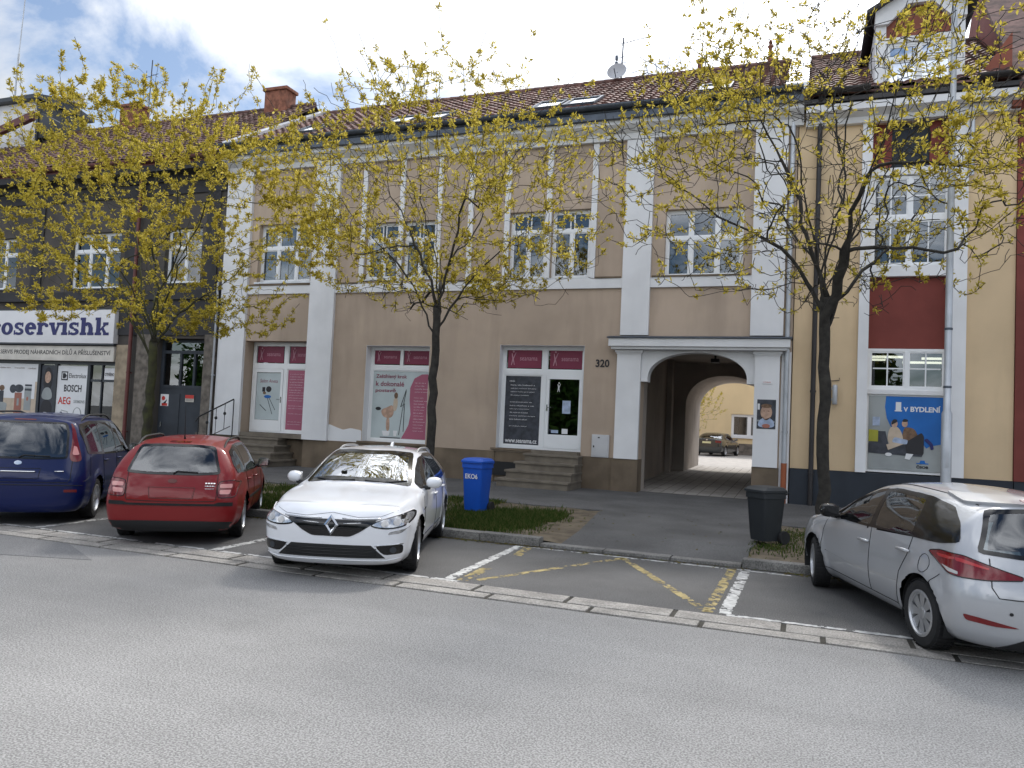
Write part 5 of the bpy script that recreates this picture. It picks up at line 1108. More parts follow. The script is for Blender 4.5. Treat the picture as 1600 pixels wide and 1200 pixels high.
    def mirror(s, x, z, m_, sz=1.0, lower='blackmatt', gap=0, gm='chrome'):
        for g in (1, -1):
            q, n = s.hit('side', (x, z), g); y = q.y
            mb = MB(); sec = blob2d([(-.10, -.07), (.02, -.085), (.10, -.03), (.09, .05), (.0, .085), (-.11, .065)], 2)
            prof = [(0.03, .55), (.06, .9), (.13, 1.0), (.19, .85), (.225, .4)]
            n_ = len(sec)
            for (dy, sc_) in prof: mb.v += [(x - .02 - (dy - .1) * .25 + a * sc_ * .85 * sz, y + g * (dy + gap) * sz, z + .06 + b * sc_ * sz) for a, b in sec]
            for i in range(len(prof) - 1):
                for k in range(n_): mb.f.append((i * n_ + k, i * n_ + (k + 1) % n_, (i + 1) * n_ + (k + 1) % n_, (i + 1) * n_ + k)); mb.m.append(0)
            mb.f += [tuple(range(n_)), tuple((len(prof) - 1) * n_ + k for k in range(n_))]; mb.m += [0, 0]
            o = mb.build('mirror', m_, s.root, smooth=True, auto=50)
            MB().tube([(x + .02, y - g * .03, z - .01), (x, y + g * .08, z + .0)], [.035, .03], 8).build('mirror_arm', lower, o)
            MB().prism([(y + g * .05, z + .0), (y + g * .20 * sz, z + .01), (y + g * .20 * sz, z + .115), (y + g * .05, z + .12)], 'x', x - .128 * sz, x - .120 * sz).build('mirror_glass', gm, o)
    def handles(s, pts, m_=None):
        for x, z in pts:
            for g in (1, -1):
                q, n = s.hit('side', (x, z), g); y = q.y
                MB().tube([(x - .10, y + g * .006, z), (x - .085, y + g * .032, z + .004), (x + .07, y + g * .036, z + .002), (x + .10, y + g * .008, z - .002)], [.012, .017, .017, .012], 8).build('door_handle', m_ or s.paint, s.root, smooth=True, auto=50)
    def rails(s, x0, x1, y, m_, h=.045):
        for g in (1, -1):
            P = []
            for i in range(9):
                t = i / 8; x = x0 + (x1 - x0) * t; q, n = s.hit('top', (x, g * y)); e = min(1, min(t, 1 - t) * 6); P.append((x, q.y, q.z + h * e - .006))
            MB().tube(P, [.012] + [.017] * 7 + [.012], 8).build('roof_rail', m_, s.root, smooth=True, auto=50)
            if h > .05:
                mid = P[4]; 
    def place(s, x, y, ang, sc=(1, 1, 1)):
        s.finish(); s.root.scale = sc; s.root.location = (x, y, .008); s.root.rotation_euler = (0, 0, ang)

CG = 'cars parked in the bays along the kerb'
# --- white estate, nose to the road
S = dict(paint='car_white', xf=2.22, xr=-2.38, axles=(1.356, -1.356), rw=.322, ra=.372, track=1.60, zb=.17, zm=.60, nose=2.6,
 z7=[(2.2, .76), (2.02, .845), (1.6, .935), (1.22, .985), (1.08, 1.02), (.75, 1.195), (.42, 1.345), (.12, 1.425), (-.4, 1.452), (-1.1, 1.44), (-1.7, 1.39), (-2.05, 1.335), (-2.3, 1.28)],
 z5=[(2.2, .70), (2.0, .80), (1.6, .885), (1.2, .935), (.95, .965), (.80, 1.01), (.45, 1.18), (.08, 1.325), (-.3, 1.385), (-1.1, 1.375), (-1.7, 1.31), (-2.05, 1.24), (-2.3, 1.15)],
 y5=[(2.2, .60), (2.0, .68), (1.6, .73), (1.2, .745), (.9, .735), (.5, .665), (.1, .60), (-.6, .585), (-1.4, .575), (-2.0, .55), (-2.3, .52)],
 z4=[(2.2, .66), (1.9, .74), (1.6, .80), (1.2, .86), (.8, .895), (0, .925), (-1.0, .955), (-2.3, .985)],
 y4=[(2.2, .70), (1.8, .795), (1.3, .855), (.8, .862), (0, .868), (-1.2, .862), (-1.8, .83), (-2.3, .77)],
 y3=[(2.2, .74), (1.8, .865), (1.3, .902), (0, .905), (-1.4, .902), (-2.0, .875), (-2.4, .80)],
 pf=[(.15, 2.10), (.25, 2.20), (.45, 2.235), (.6, 2.225), (.72, 2.19), (.80, 2.12), (.86, 2.04), (1.1, 1.9)],
 pr=[(.15, -2.26), (.3, -2.36), (.55, -2.385), (.7, -2.35), (.95, -2.31), (1.25, -2.10), (1.4, -1.95)])
c = Car('estate_car', 'white estate car parked nose towards the road, left of the blue bin', S, CG)
c.glass_side(blob2d([(.82, .955), (.78, 1.02), (.42, 1.19), (.05, 1.315), (-.4, 1.365), (-1.1, 1.355), (-1.7, 1.27), (-1.98, 1.13), (-1.9, 1.02), (-1.0, .975), (0, .945)], 1),
 [blob2d([(.62, .985), (.40, 1.135), (.08, 1.27), (-.15, 1.32), (-.22, .975)], 1), blob2d([(-.30, .978), (-.25, 1.33), (-1.05, 1.325), (-1.12, 1.0)], 1), blob2d([(-1.2, 1.005), (-1.13, 1.32), (-1.62, 1.25), (-1.85, 1.12), (-1.75, 1.05)], 1)])
ws = blob2d([(-.70, .985), (-.56, 1.38), (-.3, 1.405), (.3, 1.405), (.56, 1.38), (.70, .985), (.35, 1.035), (-.35, 1.035)], 1)
wi = inset(ws, .045); c.decal('windscreen_seal', 'blackgloss', 'front', ws, off=.006, hole=wi); c.decal('windscreen', 'glass_ws', 'front', inset(ws, .03), off=.004, thick=.004); c.cut('front', inset(ws, .02))
c.decal('rear_window', 'glass_dark', 'rear', blob2d([(-.5, 1.05), (-.42, 1.30), (.42, 1.30), (.5, 1.05)], 1), off=.004)
# face
gr = blob2d([(-.60, .705), (-.3, .69), (0, .695), (.3, .69), (.60, .705), (.47, .655), (.33, .56), (.22, .505), (-.22, .505), (-.33, .56), (-.47, .655)], 1)
g_ = c.decal('grille', 'blackgloss', 'front', gr, off=.006)
for z in (.575, .605, .635): c.line('front', [(-.30 - (z - .575) * 2, z), (.30 + (z - .575) * 2, z)], .008, 'blackmatt', 'grille_bar', parent=g_, off=.009)
for sg_ in (1, -1): c.line('front', [(sg_ * .14, .648), (sg_ * .34, .660)], .009, 'chrome', 'chrome_strip', parent=g_, off=.010)
c.line('front', [(-.56, .712), (-.3, .702), (-.12, .704)], .012, 'chrome', 'chrome_strip', parent=g_, off=.010); c.line('front', [(.56, .712), (.3, .702), (.12, .704)], .012, 'chrome', 'chrome_strip', parent=g_, off=.010)
em = MB(); q, n = c.hit('front', (0, .64)); X = q.x + .012
o_ = [(0, .752), (.085, .632), (0, .512), (-.085, .632)]; i_ = [(0, .690), (.040, .632), (0, .574), (-.040, .632)]
for k in range(4):
    a, b = k, (k + 1) % 4; em.add([(X, *o_[a]), (X, *o_[b]), (X, *i_[b]), (X, *i_[a]), (X + .018, *[(u + v) / 2 for u, v in zip(o_[a], i_[a])]), (X + .018, *[(u + v) / 2 for u, v in zip(o_[b], i_[b])])], [(0, 1, 5, 4), (4, 5, 2, 3)])
em.build('emblem', 'chrome', g_)
for side in (1, -1):
    hl = blob2d([(side * .42, .625), (side * .50, .69), (side * .68, .742), (side * .855, .79), (side * .885, .70), (side * .82, .62), (side * .62, .592)], 2)
    h = c.decal('headlight', 'blackgloss', 'front', hl, off=.005)
    c.decal('lamp_reflector', 'reflector', 'front', inset(hl, .016), off=.008, parent=h); c.decal('lamp_lens', 'lamp_clear', 'front', ell(side * .60, .655, .040, .036), off=.013, parent=h); c.decal('lamp_lens', 'lamp_clear', 'front', ell(side * .73, .675, .040, .036), off=.013, parent=h)
    c.line('front', [(side * .50, .682), (side * .68, .735), (side * .84, .780)], .014, 'sign_white', 'running_light', parent=h, off=.012)
    c.decal('running_light', 'reflector', 'front', blob2d([(side * .64, .535), (side * .78, .55), (side * .86, .62), (side * .82, .60), (side * .66, .568)], 1), off=.006)
    fg = blob2d([(side * .50, .405), (side * .80, .425), (side * .80, .315), (side * .60, .30)], 1)
    f_ = c.decal('fog_lamp_bezel', 'blackgloss', 'front', fg, off=.006); c.decal('fog_lamp', 'anth', 'front', ell(side * .70, .36, .035, .035), off=.010, parent=f_); c.line('front', [(side * .50, .41), (side * .80, .43)], .010, 'chrome', 'chrome_strip', parent=f_, off=.010)
lo_ = c.decal('lower_grille', 'blackmatt', 'front', blob2d([(-.46, .41), (.46, .41), (.62, .265), (-.62, .265)], 0), off=.005)
for z in (.30, .335, .37): c.line('front', [(-.52, z), (.52, z)], .009, 'blackgloss', 'grille_bar', parent=lo_, off=.009)
c.line('front', [(-.78, .265), (-.62, .235), (.62, .235), (.78, .265)], .014, 'car_white', 'bumper_lip', off=.006)
# hood seams, door seams, sills
mb = MB(); c.line('front', [(-.72, .80), (-.55, .735), (-.3, .722), (0, .765), (.3, .722), (.55, .735), (.72, .80)], .005, mb=mb, off=.0005); mb.build('hood_seam', 'blackmatt', c.root)
for g in (1, -1):
    mb = MB()
    c.line('side', [(.86, .92), (.95, .75), (.92, .30)], .007, sgn=g, mb=mb); c.line('side', [(-.22, .95), (-.24, .30)], .007, sgn=g, mb=mb); c.line('side', [(-1.12, .97), (-1.05, .80), (-.98, .62), (-.95, .32)], .007, sgn=g, mb=mb); c.line('side', [(.9, .30), (-.95, .30)], .008, sgn=g, mb=mb); mb.build('seam', 'blackmatt', c.root)
    c.decal('side_trim', 'blackgloss', 'side', [(1.0, .70), (.88, .715), (.88, .735), (1.0, .72)], sgn=g); c.decal('sill_trim', 'chrome', 'side', [(.85, .36), (-.9, .36), (-.9, .375), (.85, .375)], sgn=g)
    c.decal('tail_light', 'lamp_red', 'rear', blob2d([(g * .40, .86), (g * .76, .90), (g * .80, .78), (g * .5, .76)], 1), off=.005)
for sg_, x0 in ((1, -.55), (1, .10)): c.line('front', [(x0, 1.04), (x0 + .25, 1.025), (x0 + .52, 1.045)], .016, 'blackmatt', 'wiper', off=.012)
c.mirror(.62, .965, 'car_white', 1.0); c.handles([(-.08, .83), (-.98, .86)]); c.rails(-.25, -1.75, .57, 'alloy', .05)
q, n = c.hit('top', (-1.35, 0)); MB().prism([(q.x - .10, q.z - .01), (q.x + .08, q.z - .01), (q.x - .04, q.z + .06), (q.x - .08, q.z + .065)], 'y', -.02, .02).build('aerial_fin', 'car_white', c.root, bevel=.008)
c.cabin(-1.9, 1.1, 1.36); c.wheels('multi', 5, R(4)); c.decal('badge', 'chrome', 'side', [(.9, .72), (.82, .72), (.82, .73), (.9, .73)])
c.place(-5.22, -10.52, R(-70.8), (.935, .90, .903))

# --- red estate seen from behind
S = dict(paint='car_red', xf=2.20, xr=-2.30, axles=(1.30, -1.28), rw=.315, ra=.362, track=1.54, zb=.20, zm=.58, nose=3.0,
 z7=[(2.2, .74), (2.0, .83), (1.6, .92), (1.25, .965), (1.1, .99), (.75, 1.19), (.45, 1.35), (.12, 1.432), (-.5, 1.46), (-1.3, 1.445), (-1.8, 1.40), (-2.1, 1.37)],
 z5=[(2.2, .69), (2.0, .79), (1.6, .875), (1.2, .92), (.95, .945), (.80, .99), (.45, 1.19), (.12, 1.335), (-.3, 1.392), (-1.3, 1.385), (-1.8, 1.335), (-2.1, 1.29)],
 y5=[(2.2, .60), (2.0, .67), (1.6, .715), (1.2, .725), (.9, .715), (.5, .655), (.1, .60), (-.6, .59), (-1.4, .58), (-2.1, .545)],
 z4=[(2.2, .66), (1.9, .73), (1.6, .79), (1.2, .85), (.8, .88), (0, .90), (-1.0, .92), (-2.3, .955)],
 y4=[(2.2, .70), (1.8, .79), (1.3, .84), (.8, .845), (0, .85), (-1.2, .845), (-1.8, .82), (-2.3, .79)],
 y3=[(2.2, .74), (1.8, .85), (1.3, .88), (0, .885), (-1.4, .88), (-2.0, .865), (-2.3, .83)],
 pf=[(.15, 2.10), (.3, 2.19), (.5, 2.2), (.7, 2.17), (.85, 2.05), (1.1, 1.9)],
 pr=[(.15, -2.18), (.3, -2.27), (.42, -2.29), (.58, -2.285), (.62, -2.245), (.85, -2.225), (.95, -2.20), (1.1, -2.12), (1.35, -1.96), (1.45, -1.88)])
c = Car('estate_car', 'red estate car seen from behind between the blue van and the white car', S, CG)
c.glass_side(blob2d([(.80, .93), (.76, .99), (.42, 1.19), (.10, 1.32), (-.4, 1.365), (-1.3, 1.355), (-1.75, 1.28), (-1.95, 1.10), (-1.85, .985), (-1.0, .95), (0, .925)], 1),
 [blob2d([(.62, .955), (.40, 1.13), (.10, 1.27), (-.15, 1.32), (-.2, .95)], 1), blob2d([(-.29, .955), (-.24, 1.33), (-1.03, 1.325), (-1.1, .975)], 1), blob2d([(-1.19, .985), (-1.12, 1.32), (-1.6, 1.26), (-1.8, 1.10), (-1.74, 1.0)], 1)])
ws = blob2d([(-.66, .97), (-.54, 1.38), (.54, 1.38), (.66, .97), (.3, 1.0), (-.3, 1.0)], 1); c.decal('windscreen', 'glass_ws', 'front', ws, off=.002, thick=.004); c.cut('front', inset(ws, .03))
rw_ = blob2d([(-.62, .975), (-.50, 1.345), (-.25, 1.365), (.25, 1.365), (.50, 1.345), (.62, .975), (.3, .955), (-.3, .955)], 1)
c.decal('rear_window_seal', 'blackgloss', 'rear', rw_, off=.006, hole=inset(rw_, .035)); c.decal('rear_window', 'glass_rear', 'rear', inset(rw_, .025), off=.004, thick=.004); c.cut('rear', inset(rw_, .01))
for g in (1, -1):
    tl = blob2d([(g * .60, .88), (g * .80, .90), (g * .845, .86), (g * .835, .67), (g * .60, .66)], 1)
    t = c.decal('tail_light', 'lamp_red', 'rear', tl, off=.006)
    mb = MB(); c.line('rear', tl + tl[:1], .010, mb=mb, off=.006); mb.build('lamp_gasket', 'blackgloss', t, smooth=True)
    c.decal('lamp_lens', 'lamp_pink', 'rear', blob2d([(g * .625, .845), (g * .78, .85), (g * .78, .795), (g * .625, .795)], 1, .015), off=.010, parent=t); c.decal('lamp_lens', 'lamp_pink', 'rear', blob2d([(g * .625, .765), (g * .77, .77), (g * .75, .71), (g * .625, .71)], 1, .015), off=.010, parent=t)
    mb = MB(); c.line('rear', [(g * .585, .97), (g * .585, .64), (g * .56, .615), (0, .60)], .009, mb=mb); c.line('side', [(.88, .90), (.95, .75), (.92, .30)], .007, sgn=g, mb=mb); c.line('side', [(-.2, .93), (-.24, .30)], .007, sgn=g, mb=mb); c.line('side', [(-1.1, .95), (-1.02, .80), (-.95, .62), (-.92, .32)], .007, sgn=g, mb=mb); mb.build('seam', 'blackmatt', c.root)
    c.decal('side_moulding', 'blackmatt', 'side', [(.86, .50), (-.86, .52), (-.86, .56), (.86, .54)], sgn=g, off=.01)
    c.decal('bumper_corner_strip', 'rubber', 'rear', [(g * .10, .550), (g * .80, .550), (g * .80, .60), (g * .62, .60), (g * .56, .578), (g * .10, .578)], off=.012)
c.decal('bumper_strip', 'rubber', 'rear', [(-.105, .548), (.105, .548), (.105, .579), (-.105, .579)], off=.010)
c.decal('lower_valance', 'blackmatt', 'rear', [(-.80, .20), (.80, .20), (.80, .33), (.4, .345), (-.4, .345), (-.80, .33)], off=.010)
mb = MB(); c.line('rear', [(-.30, .79), (.30, .79), (.28, .645), (-.28, .645), (-.30, .79)], .010, mb=mb); mb.build('plate_recess', 'red_metal', c.root)
c.decal('plate_panel', 'car_red', 'rear', [(-.28, .78), (.28, .78), (.265, .655), (-.265, .655)], off=.005)
mb = MB(); [c.line('rear', [(-.43 - i * .035, .85), (-.455 - i * .035, .85)], .022, mb=mb) for i in range(4)]; c.line('rear', [(-.43, .815), (-.56, .815)], .014, mb=mb); c.line('rear', [(-.43, .78), (-.55, .78)], .008, mb=mb); mb.build('badge', 'chrome', c.root)
c.decal('emblem', 'red_metal', 'rear', ell(0, .875, .06, .028), off=.008)
c.line('rear', [(.0, .965), (-.05, 1.0), (-.32, .99)], .02, 'blackmatt', 'wiper', off=.014)
c.decal('brake_light', 'lamp_red', 'rear', [(-.14, 1.385), (.14, 1.385), (.14, 1.40), (-.14, 1.40)], off=.006)
q, n = c.hit('top', (-1.55, 0)); MB().tube([(q.x, 0, q.z), (q.x - .02, 0, q.z + .05), (q.x - .10, 0, q.z + .48)], [.018, .008, .003], 6).build('aerial', 'black', c.root)
c.mirror(.62, .94, 'blackmatt', 1.0); c.handles([(-.08, .82), (-.95, .84)]); c.rails(.0, -1.75, .585, 'blackmatt', .06); c.cabin(-1.9, 1.1, 1.34, (-.05, -.95)); c.wheels('multi', 7)
c.place(-8.38, -10.12, R(122.9), (.915, .89, .906))

# --- blue people carrier cut by the left edge
S = dict(paint='car_blue', xf=2.25, xr=-2.35, axles=(1.40, -1.40), rw=.325, ra=.378, track=1.55, zb=.19, zm=.62, nose=3.0,
 z7=[(2.25, .78), (2.05, .88), (1.75, .98), (1.55, 1.04), (1.15, 1.30), (.75, 1.53), (.4, 1.63), (-.4, 1.68), (-1.3, 1.675), (-1.9, 1.64), (-2.2, 1.60)],
 z5=[(2.25, .74), (2.05, .84), (1.75, .93), (1.45, .99), (1.1, 1.22), (.7, 1.46), (.3, 1.57), (-.4, 1.605), (-1.3, 1.60), (-1.9, 1.56), (-2.2, 1.51)],
 y5=[(2.25, .62), (2.0, .70), (1.7, .73), (1.4, .73), (1.0, .70), (.5, .66), (0, .65), (-1.2, .645), (-2.2, .62)],
 z4=[(2.25, .70), (1.9, .80), (1.5, .89), (1.0, .93), (0, .96), (-1.2, .985), (-2.3, 1.0)],
 y4=[(2.25, .72), (1.8, .82), (1.3, .86), (0, .865), (-1.2, .86), (-1.9, .85), (-2.3, .83)],
 y3=[(2.25, .76), (1.8, .86), (1.3, .88), (0, .885), (-1.4, .882), (-2.0, .875), (-2.35, .855)],
 pf=[(.15, 2.15), (.4, 2.25), (.6, 2.25), (.8, 2.2), (.95, 2.05), (1.2, 1.9)],
 pr=[(.15, -2.26), (.3, -2.33), (.55, -2.36), (.62, -2.34), (.68, -2.28), (1.0, -2.265), (1.2, -2.22), (1.5, -2.12), (1.65, -2.04)])
c = Car('people_carrier', 'dark blue people carrier seen from behind, cut off by the left edge', S, CG)
c.glass_side(blob2d([(1.30, .985), (1.05, 1.16), (.68, 1.42), (.3, 1.535), (-.4, 1.575), (-1.4, 1.57), (-1.95, 1.52), (-2.05, 1.40), (-1.98, 1.07), (-1.0, 1.02), (0, .99)], 1),
 [blob2d([(1.05, 1.02), (.64, 1.36), (.3, 1.49), (.02, 1.53), (-.02, 1.02)], 1), blob2d([(-.12, 1.03), (-.08, 1.535), (-.98, 1.535), (-1.02, 1.05)], 1), blob2d([(-1.12, 1.06), (-1.10, 1.53), (-1.75, 1.50), (-1.84, 1.36), (-1.80, 1.10)], 1)], 'glass_rear')
ws = blob2d([(-.66, 1.05), (-.58, 1.56), (.58, 1.56), (.66, 1.05)], 1); c.decal('windscreen', 'glass_ws', 'front', ws, off=.002, thick=.004); c.cut('front', inset(ws, .03))
rw_ = blob2d([(-.63, 1.0), (-.60, 1.40), (-.55, 1.55), (.55, 1.55), (.60, 1.40), (.63, 1.0), (.3, .985), (-.3, .985)], 1)
c.decal('rear_window_seal', 'blackgloss', 'rear', rw_, off=.006, hole=inset(rw_, .03)); c.decal('rear_window', 'glass_rear', 'rear', inset(rw_, .02), off=.004, thick=.004); c.cut('rear', inset(rw_, .01))
for g in (1, -1):
    tl = blob2d([(g * .64, .96), (g * .655, 1.25), (g * .625, 1.44), (g * .585, 1.56), (g * .655, 1.47), (g * .72, 1.26), (g * .79, 1.05), (g * .80, .96)], 2)
    t = c.decal('tail_light', 'lamp_red', 'rear', tl, off=.008); c.decal('lamp_lens', 'lamp_pink', 'rear', blob2d([(g * .68, 1.06), (g * .68, 1.20), (g * .72, 1.18), (g * .765, 1.06)], 1), off=.012, parent=t)
    mb = MB(); c.line('rear', [(g * .69, 1.0), (g * .69, .70), (g * .66, .65), (0, .645)], .009, mb=mb); c.line('side', [(1.15, .95), (1.12, .35)], .007, sgn=g, mb=mb); c.line('side', [(-.06, 1.0), (-.08, .33)], .007, sgn=g, mb=mb); c.line('side', [(-1.06, 1.02), (-1.03, .80), (-.98, .33)], .007, sgn=g, mb=mb); c.line('side', [(-1.85, 1.02), (-1.9, .72), (-2.2, .66)], .007, sgn=g, mb=mb); mb.build('seam', 'blackmatt', c.root)
c.line('rear', [(-.24, .80), (.24, .80)], .022, 'chrome', 'plate_handle', off=.010); c.line('rear', [(-.60, .81), (-.48, .81)], .02, 'chrome', 'badge', off=.006); c.line('rear', [(-.30, .85), (.30, .85), (.28, .70), (-.28, .70), (-.30, .85)], .008, 'blackmatt', 'plate_recess')
c.decal('emblem', 'chrome', 'rear', ell(0, .93, .05, .03), off=.006); c.line('rear', [(-.84, .60), (-.6, .605), (.6, .605), (.84, .60)], .012, 'blackmatt', 'bumper_seam'); c.both('reflector', 'lamp_red', 'rear', [(.62, .50), (.78, .50), (.78, .54), (.62, .54)], off=.006)
c.line('rear', [(.0, 1.0), (-.06, 1.04), (-.40, 1.03)], .02, 'blackmatt', 'wiper', off=.014)
c.decal('brake_light', 'lamp_red', 'rear', [(-.14, 1.57), (.14, 1.57), (.14, 1.585), (-.14, 1.585)], off=.006)
c.mirror(1.02, .99, 'blackmatt', 1.1); c.handles([(.08, .90), (-.92, .92)]); c.rails(.35, -1.7, .64, 'blackmatt', .07); c.cabin(-1.9, 1.4, 1.48, (.2, -.75, -1.35)); c.wheels('multi', 5)
c.place(-11.35, -10.0, R(126.6), (.96, .945, .912))

# --- silver hatchback at the right
S = dict(paint='car_silver', xf=1.98, xr=-2.05, axles=(1.285, -1.285), rw=.312, ra=.360, track=1.53, zb=.19, zm=.56, nose=2.5, cr=[.34, .34, .36, .36, .30, .18, .1, 0],
 z7=[(1.98, .74), (1.8, .85), (1.5, .935), (1.2, .985), (1.08, 1.01), (.75, 1.195), (.4, 1.375), (.1, 1.448), (-.4, 1.475), (-1.1, 1.45), (-1.6, 1.40), (-1.85, 1.375)],
 z5=[(1.98, .70), (1.8, .80), (1.5, .885), (1.2, .935), (1.0, .965), (.85, 1.02), (.45, 1.22), (.05, 1.365), (-.35, 1.415), (-1.0, 1.39), (-1.4, 1.335), (-1.7, 1.275), (-1.9, 1.23)],
 y5=[(1.98, .58), (1.8, .65), (1.5, .70), (1.2, .725), (.9, .71), (.5, .645), (.1, .585), (-.6, .57), (-1.3, .56), (-1.9, .53)],
 z4=[(1.98, .66), (1.7, .76), (1.3, .84), (.9, .88), (0, .925), (-.8, .965), (-1.5, 1.0), (-2.0, 1.0)],
 y4=[(1.98, .68), (1.6, .79), (1.2, .825), (.6, .83), (-.4, .835), (-1.2, .825), (-1.6, .79), (-2.0, .74)],
 y3=[(1.98, .72), (1.6, .83), (1.2, .865), (0, .867), (-1.3, .87), (-1.7, .855), (-2.05, .80)],
 pf=[(.15, 1.88), (.3, 1.97), (.5, 1.98), (.7, 1.94), (.85, 1.82), (1.1, 1.7)],
 pr=[(.15, -1.95), (.3, -2.03), (.50, -2.05), (.62, -2.03), (.70, -1.97), (.9, -1.94), (1.02, -1.90), (1.2, -1.79), (1.4, -1.70), (1.46, -1.66)])
c = Car('hatchback_car', 'silver five door hatchback at the right edge beside the lamp post', S, CG)
c.glass_side(blob2d([(.92, .945), (.82, 1.02), (.42, 1.215), (.02, 1.345), (-.4, 1.39), (-1.0, 1.37), (-1.38, 1.31), (-1.62, 1.17), (-1.72, 1.03), (-1.5, .99), (-.8, .975), (0, .945)], 1),
 [blob2d([(.68, .975), (.44, 1.155), (.05, 1.295), (-.18, 1.345), (-.2, .975)], 1), blob2d([(-.30, .98), (-.26, 1.35), (-.95, 1.335), (-1.02, 1.25), (-1.06, 1.0)], 1)])
c.decal('quarter_window', 'blackgloss', 'side', blob2d([(-1.12, 1.01), (-1.07, 1.30), (-1.36, 1.27), (-1.60, 1.08), (-1.62, 1.02)], 1), off=.006); c.decal('quarter_window', 'blackgloss', 'side', blob2d([(-1.12, 1.01), (-1.07, 1.30), (-1.36, 1.27), (-1.60, 1.08), (-1.62, 1.02)], 1), off=.006, sgn=-1)
ws = blob2d([(-.66, .995), (-.54, 1.40), (.54, 1.40), (.66, .995), (.3, 1.03), (-.3, 1.03)], 1); c.decal('windscreen', 'glass_ws', 'front', ws, off=.002, thick=.004); c.cut('front', inset(ws, .03))
rw_ = blob2d([(-.68, .965), (-.52, 1.32), (-.25, 1.345), (.25, 1.345), (.52, 1.32), (.68, .965), (.3, .93), (-.3, .93)], 1)
c.decal('rear_window_seal', 'blackgloss', 'rear', rw_, off=.006, hole=inset(rw_, .035)); c.decal('rear_window', 'glass_rear', 'rear', inset(rw_, .03), off=.004, thick=.004); c.cut('rear', inset(rw_, .012))
c.decal('spoiler', 'car_silver', 'rear', blob2d([(-.54, 1.345), (-.5, 1.41), (.5, 1.41), (.54, 1.345), (.25, 1.365), (-.25, 1.365)], 1), off=.03, thick=.034); c.decal('brake_light', 'lamp_red', 'rear', [(-.20, 1.355), (.20, 1.355), (.19, 1.385), (-.19, 1.385)], off=.036)
for g in (1, -1):
    rim_ = blob2d([(-.375, .908), (-.50, .938), (-.72, .932), (-.90, .872), (-1.115, .800), (-1.115, .772), (-.90, .752), (-.70, .752), (-.60, .765), (-.49, .835)], 1, .03)
    t = c.decal('tail_light', 'lamp_red', 'corner', rim_, sgn=g, off=.007)
    c.decal('lamp_lens', 'lamp_clear', 'corner', blob2d([(-.535, .825), (-.69, .792), (-.69, .768), (-.605, .780)], 1, .012), sgn=g, off=.011, parent=t)
    c.decal('lamp_band', 'lamp_glow', 'corner', blob2d([(-.47, .905), (-.70, .905), (-.90, .850), (-.90, .835), (-.70, .875), (-.50, .88)], 1, .012), sgn=g, off=.010, parent=t)
    mb = MB(); c.line('corner', rim_ + rim_[:1], .010, sgn=g, mb=mb, off=.006); mb.build('lamp_gasket', 'blackgloss', t, smooth=True)
    c.decal('reflector', 'lamp_red', 'rear', blob2d([(g * .42, .385), (g * .70, .445), (g * .80, .46), (g * .78, .41), (g * .6, .385)], 1), off=.007)
    mb = MB(); c.line('rear', [(g * .60, .93), (g * .62, .70), (g * .58, .62), (0, .60)], .010, mb=mb); c.line('side', [(.92, .93), (1.0, .75), (.98, .33)], .007, sgn=g, mb=mb); c.line('side', [(-.24, .96), (-.26, .30)], .007, sgn=g, mb=mb); c.line('side', [(-1.08, .99), (-1.02, .80), (-.90, .62), (-.86, .31)], .007, sgn=g, mb=mb); c.line('side', [(.95, .315), (-.86, .295)], .009, sgn=g, mb=mb); c.line('side', [(-1.58, .73), (-1.44, .62), (-1.40, .58)], .006, sgn=g, mb=mb)
    if g > 0: c.line('side', [(-1.33 + .085 * math.cos(t_ / 12 * 6.2832), .78 + .085 * math.sin(t_ / 12 * 6.2832)) for t_ in range(13)], .006, sgn=g, mb=mb)
    c.line('side', [(.9, .52), (0, .475), (-.85, .52)], .010, sgn=g, mb=mb, off=-.0045)
    mb.build('seam', 'blackmatt', c.root)
c.decal('plate_recess', 'pole', 'rear', blob2d([(-.30, .53), (.30, .53), (.34, .40), (-.34, .40)], 0), off=.004); c.decal('lower_valance', 'blackmatt', 'rear', blob2d([(-.56, .20), (-.40, .29), (.40, .29), (.56, .20)], 0), off=.008)
for y in (-.5, .5): c.decal('parking_sensor', 'blackmatt', 'rear', ell(y, .50, .014, .014, 10), off=.006)
q, n = c.hit('top', (-1.45, 0)); MB().tube([(q.x + .03, 0, q.z - .005), (q.x, 0, q.z + .02), (q.x - .02, 0, q.z + .03)], [.03, .022, .012], 8).tube([(q.x, 0, q.z + .02), (q.x - .10, 0, q.z + .14)], [.007, .004], 6).build('aerial', 'black', c.root)
mb = MB()
for g in (1, -1): c.line('top', [(.1, g * .50), (-.6, g * .50), (-1.5, g * .48)], .012, mb=mb)
mb.build('roof_seam', 'blackmatt', c.root)
c.mirror(.70, .965, 'blackgloss', 1.05, gm='blackgloss'); c.handles([(-.12, .80), (-.96, .84)], 'car_silver'); c.cabin(-1.4, 1.1, 1.38); c.wheels('cover', 8, R(-14))
c.place(1.29, -10.62, R(109), (.965, .93, .90))

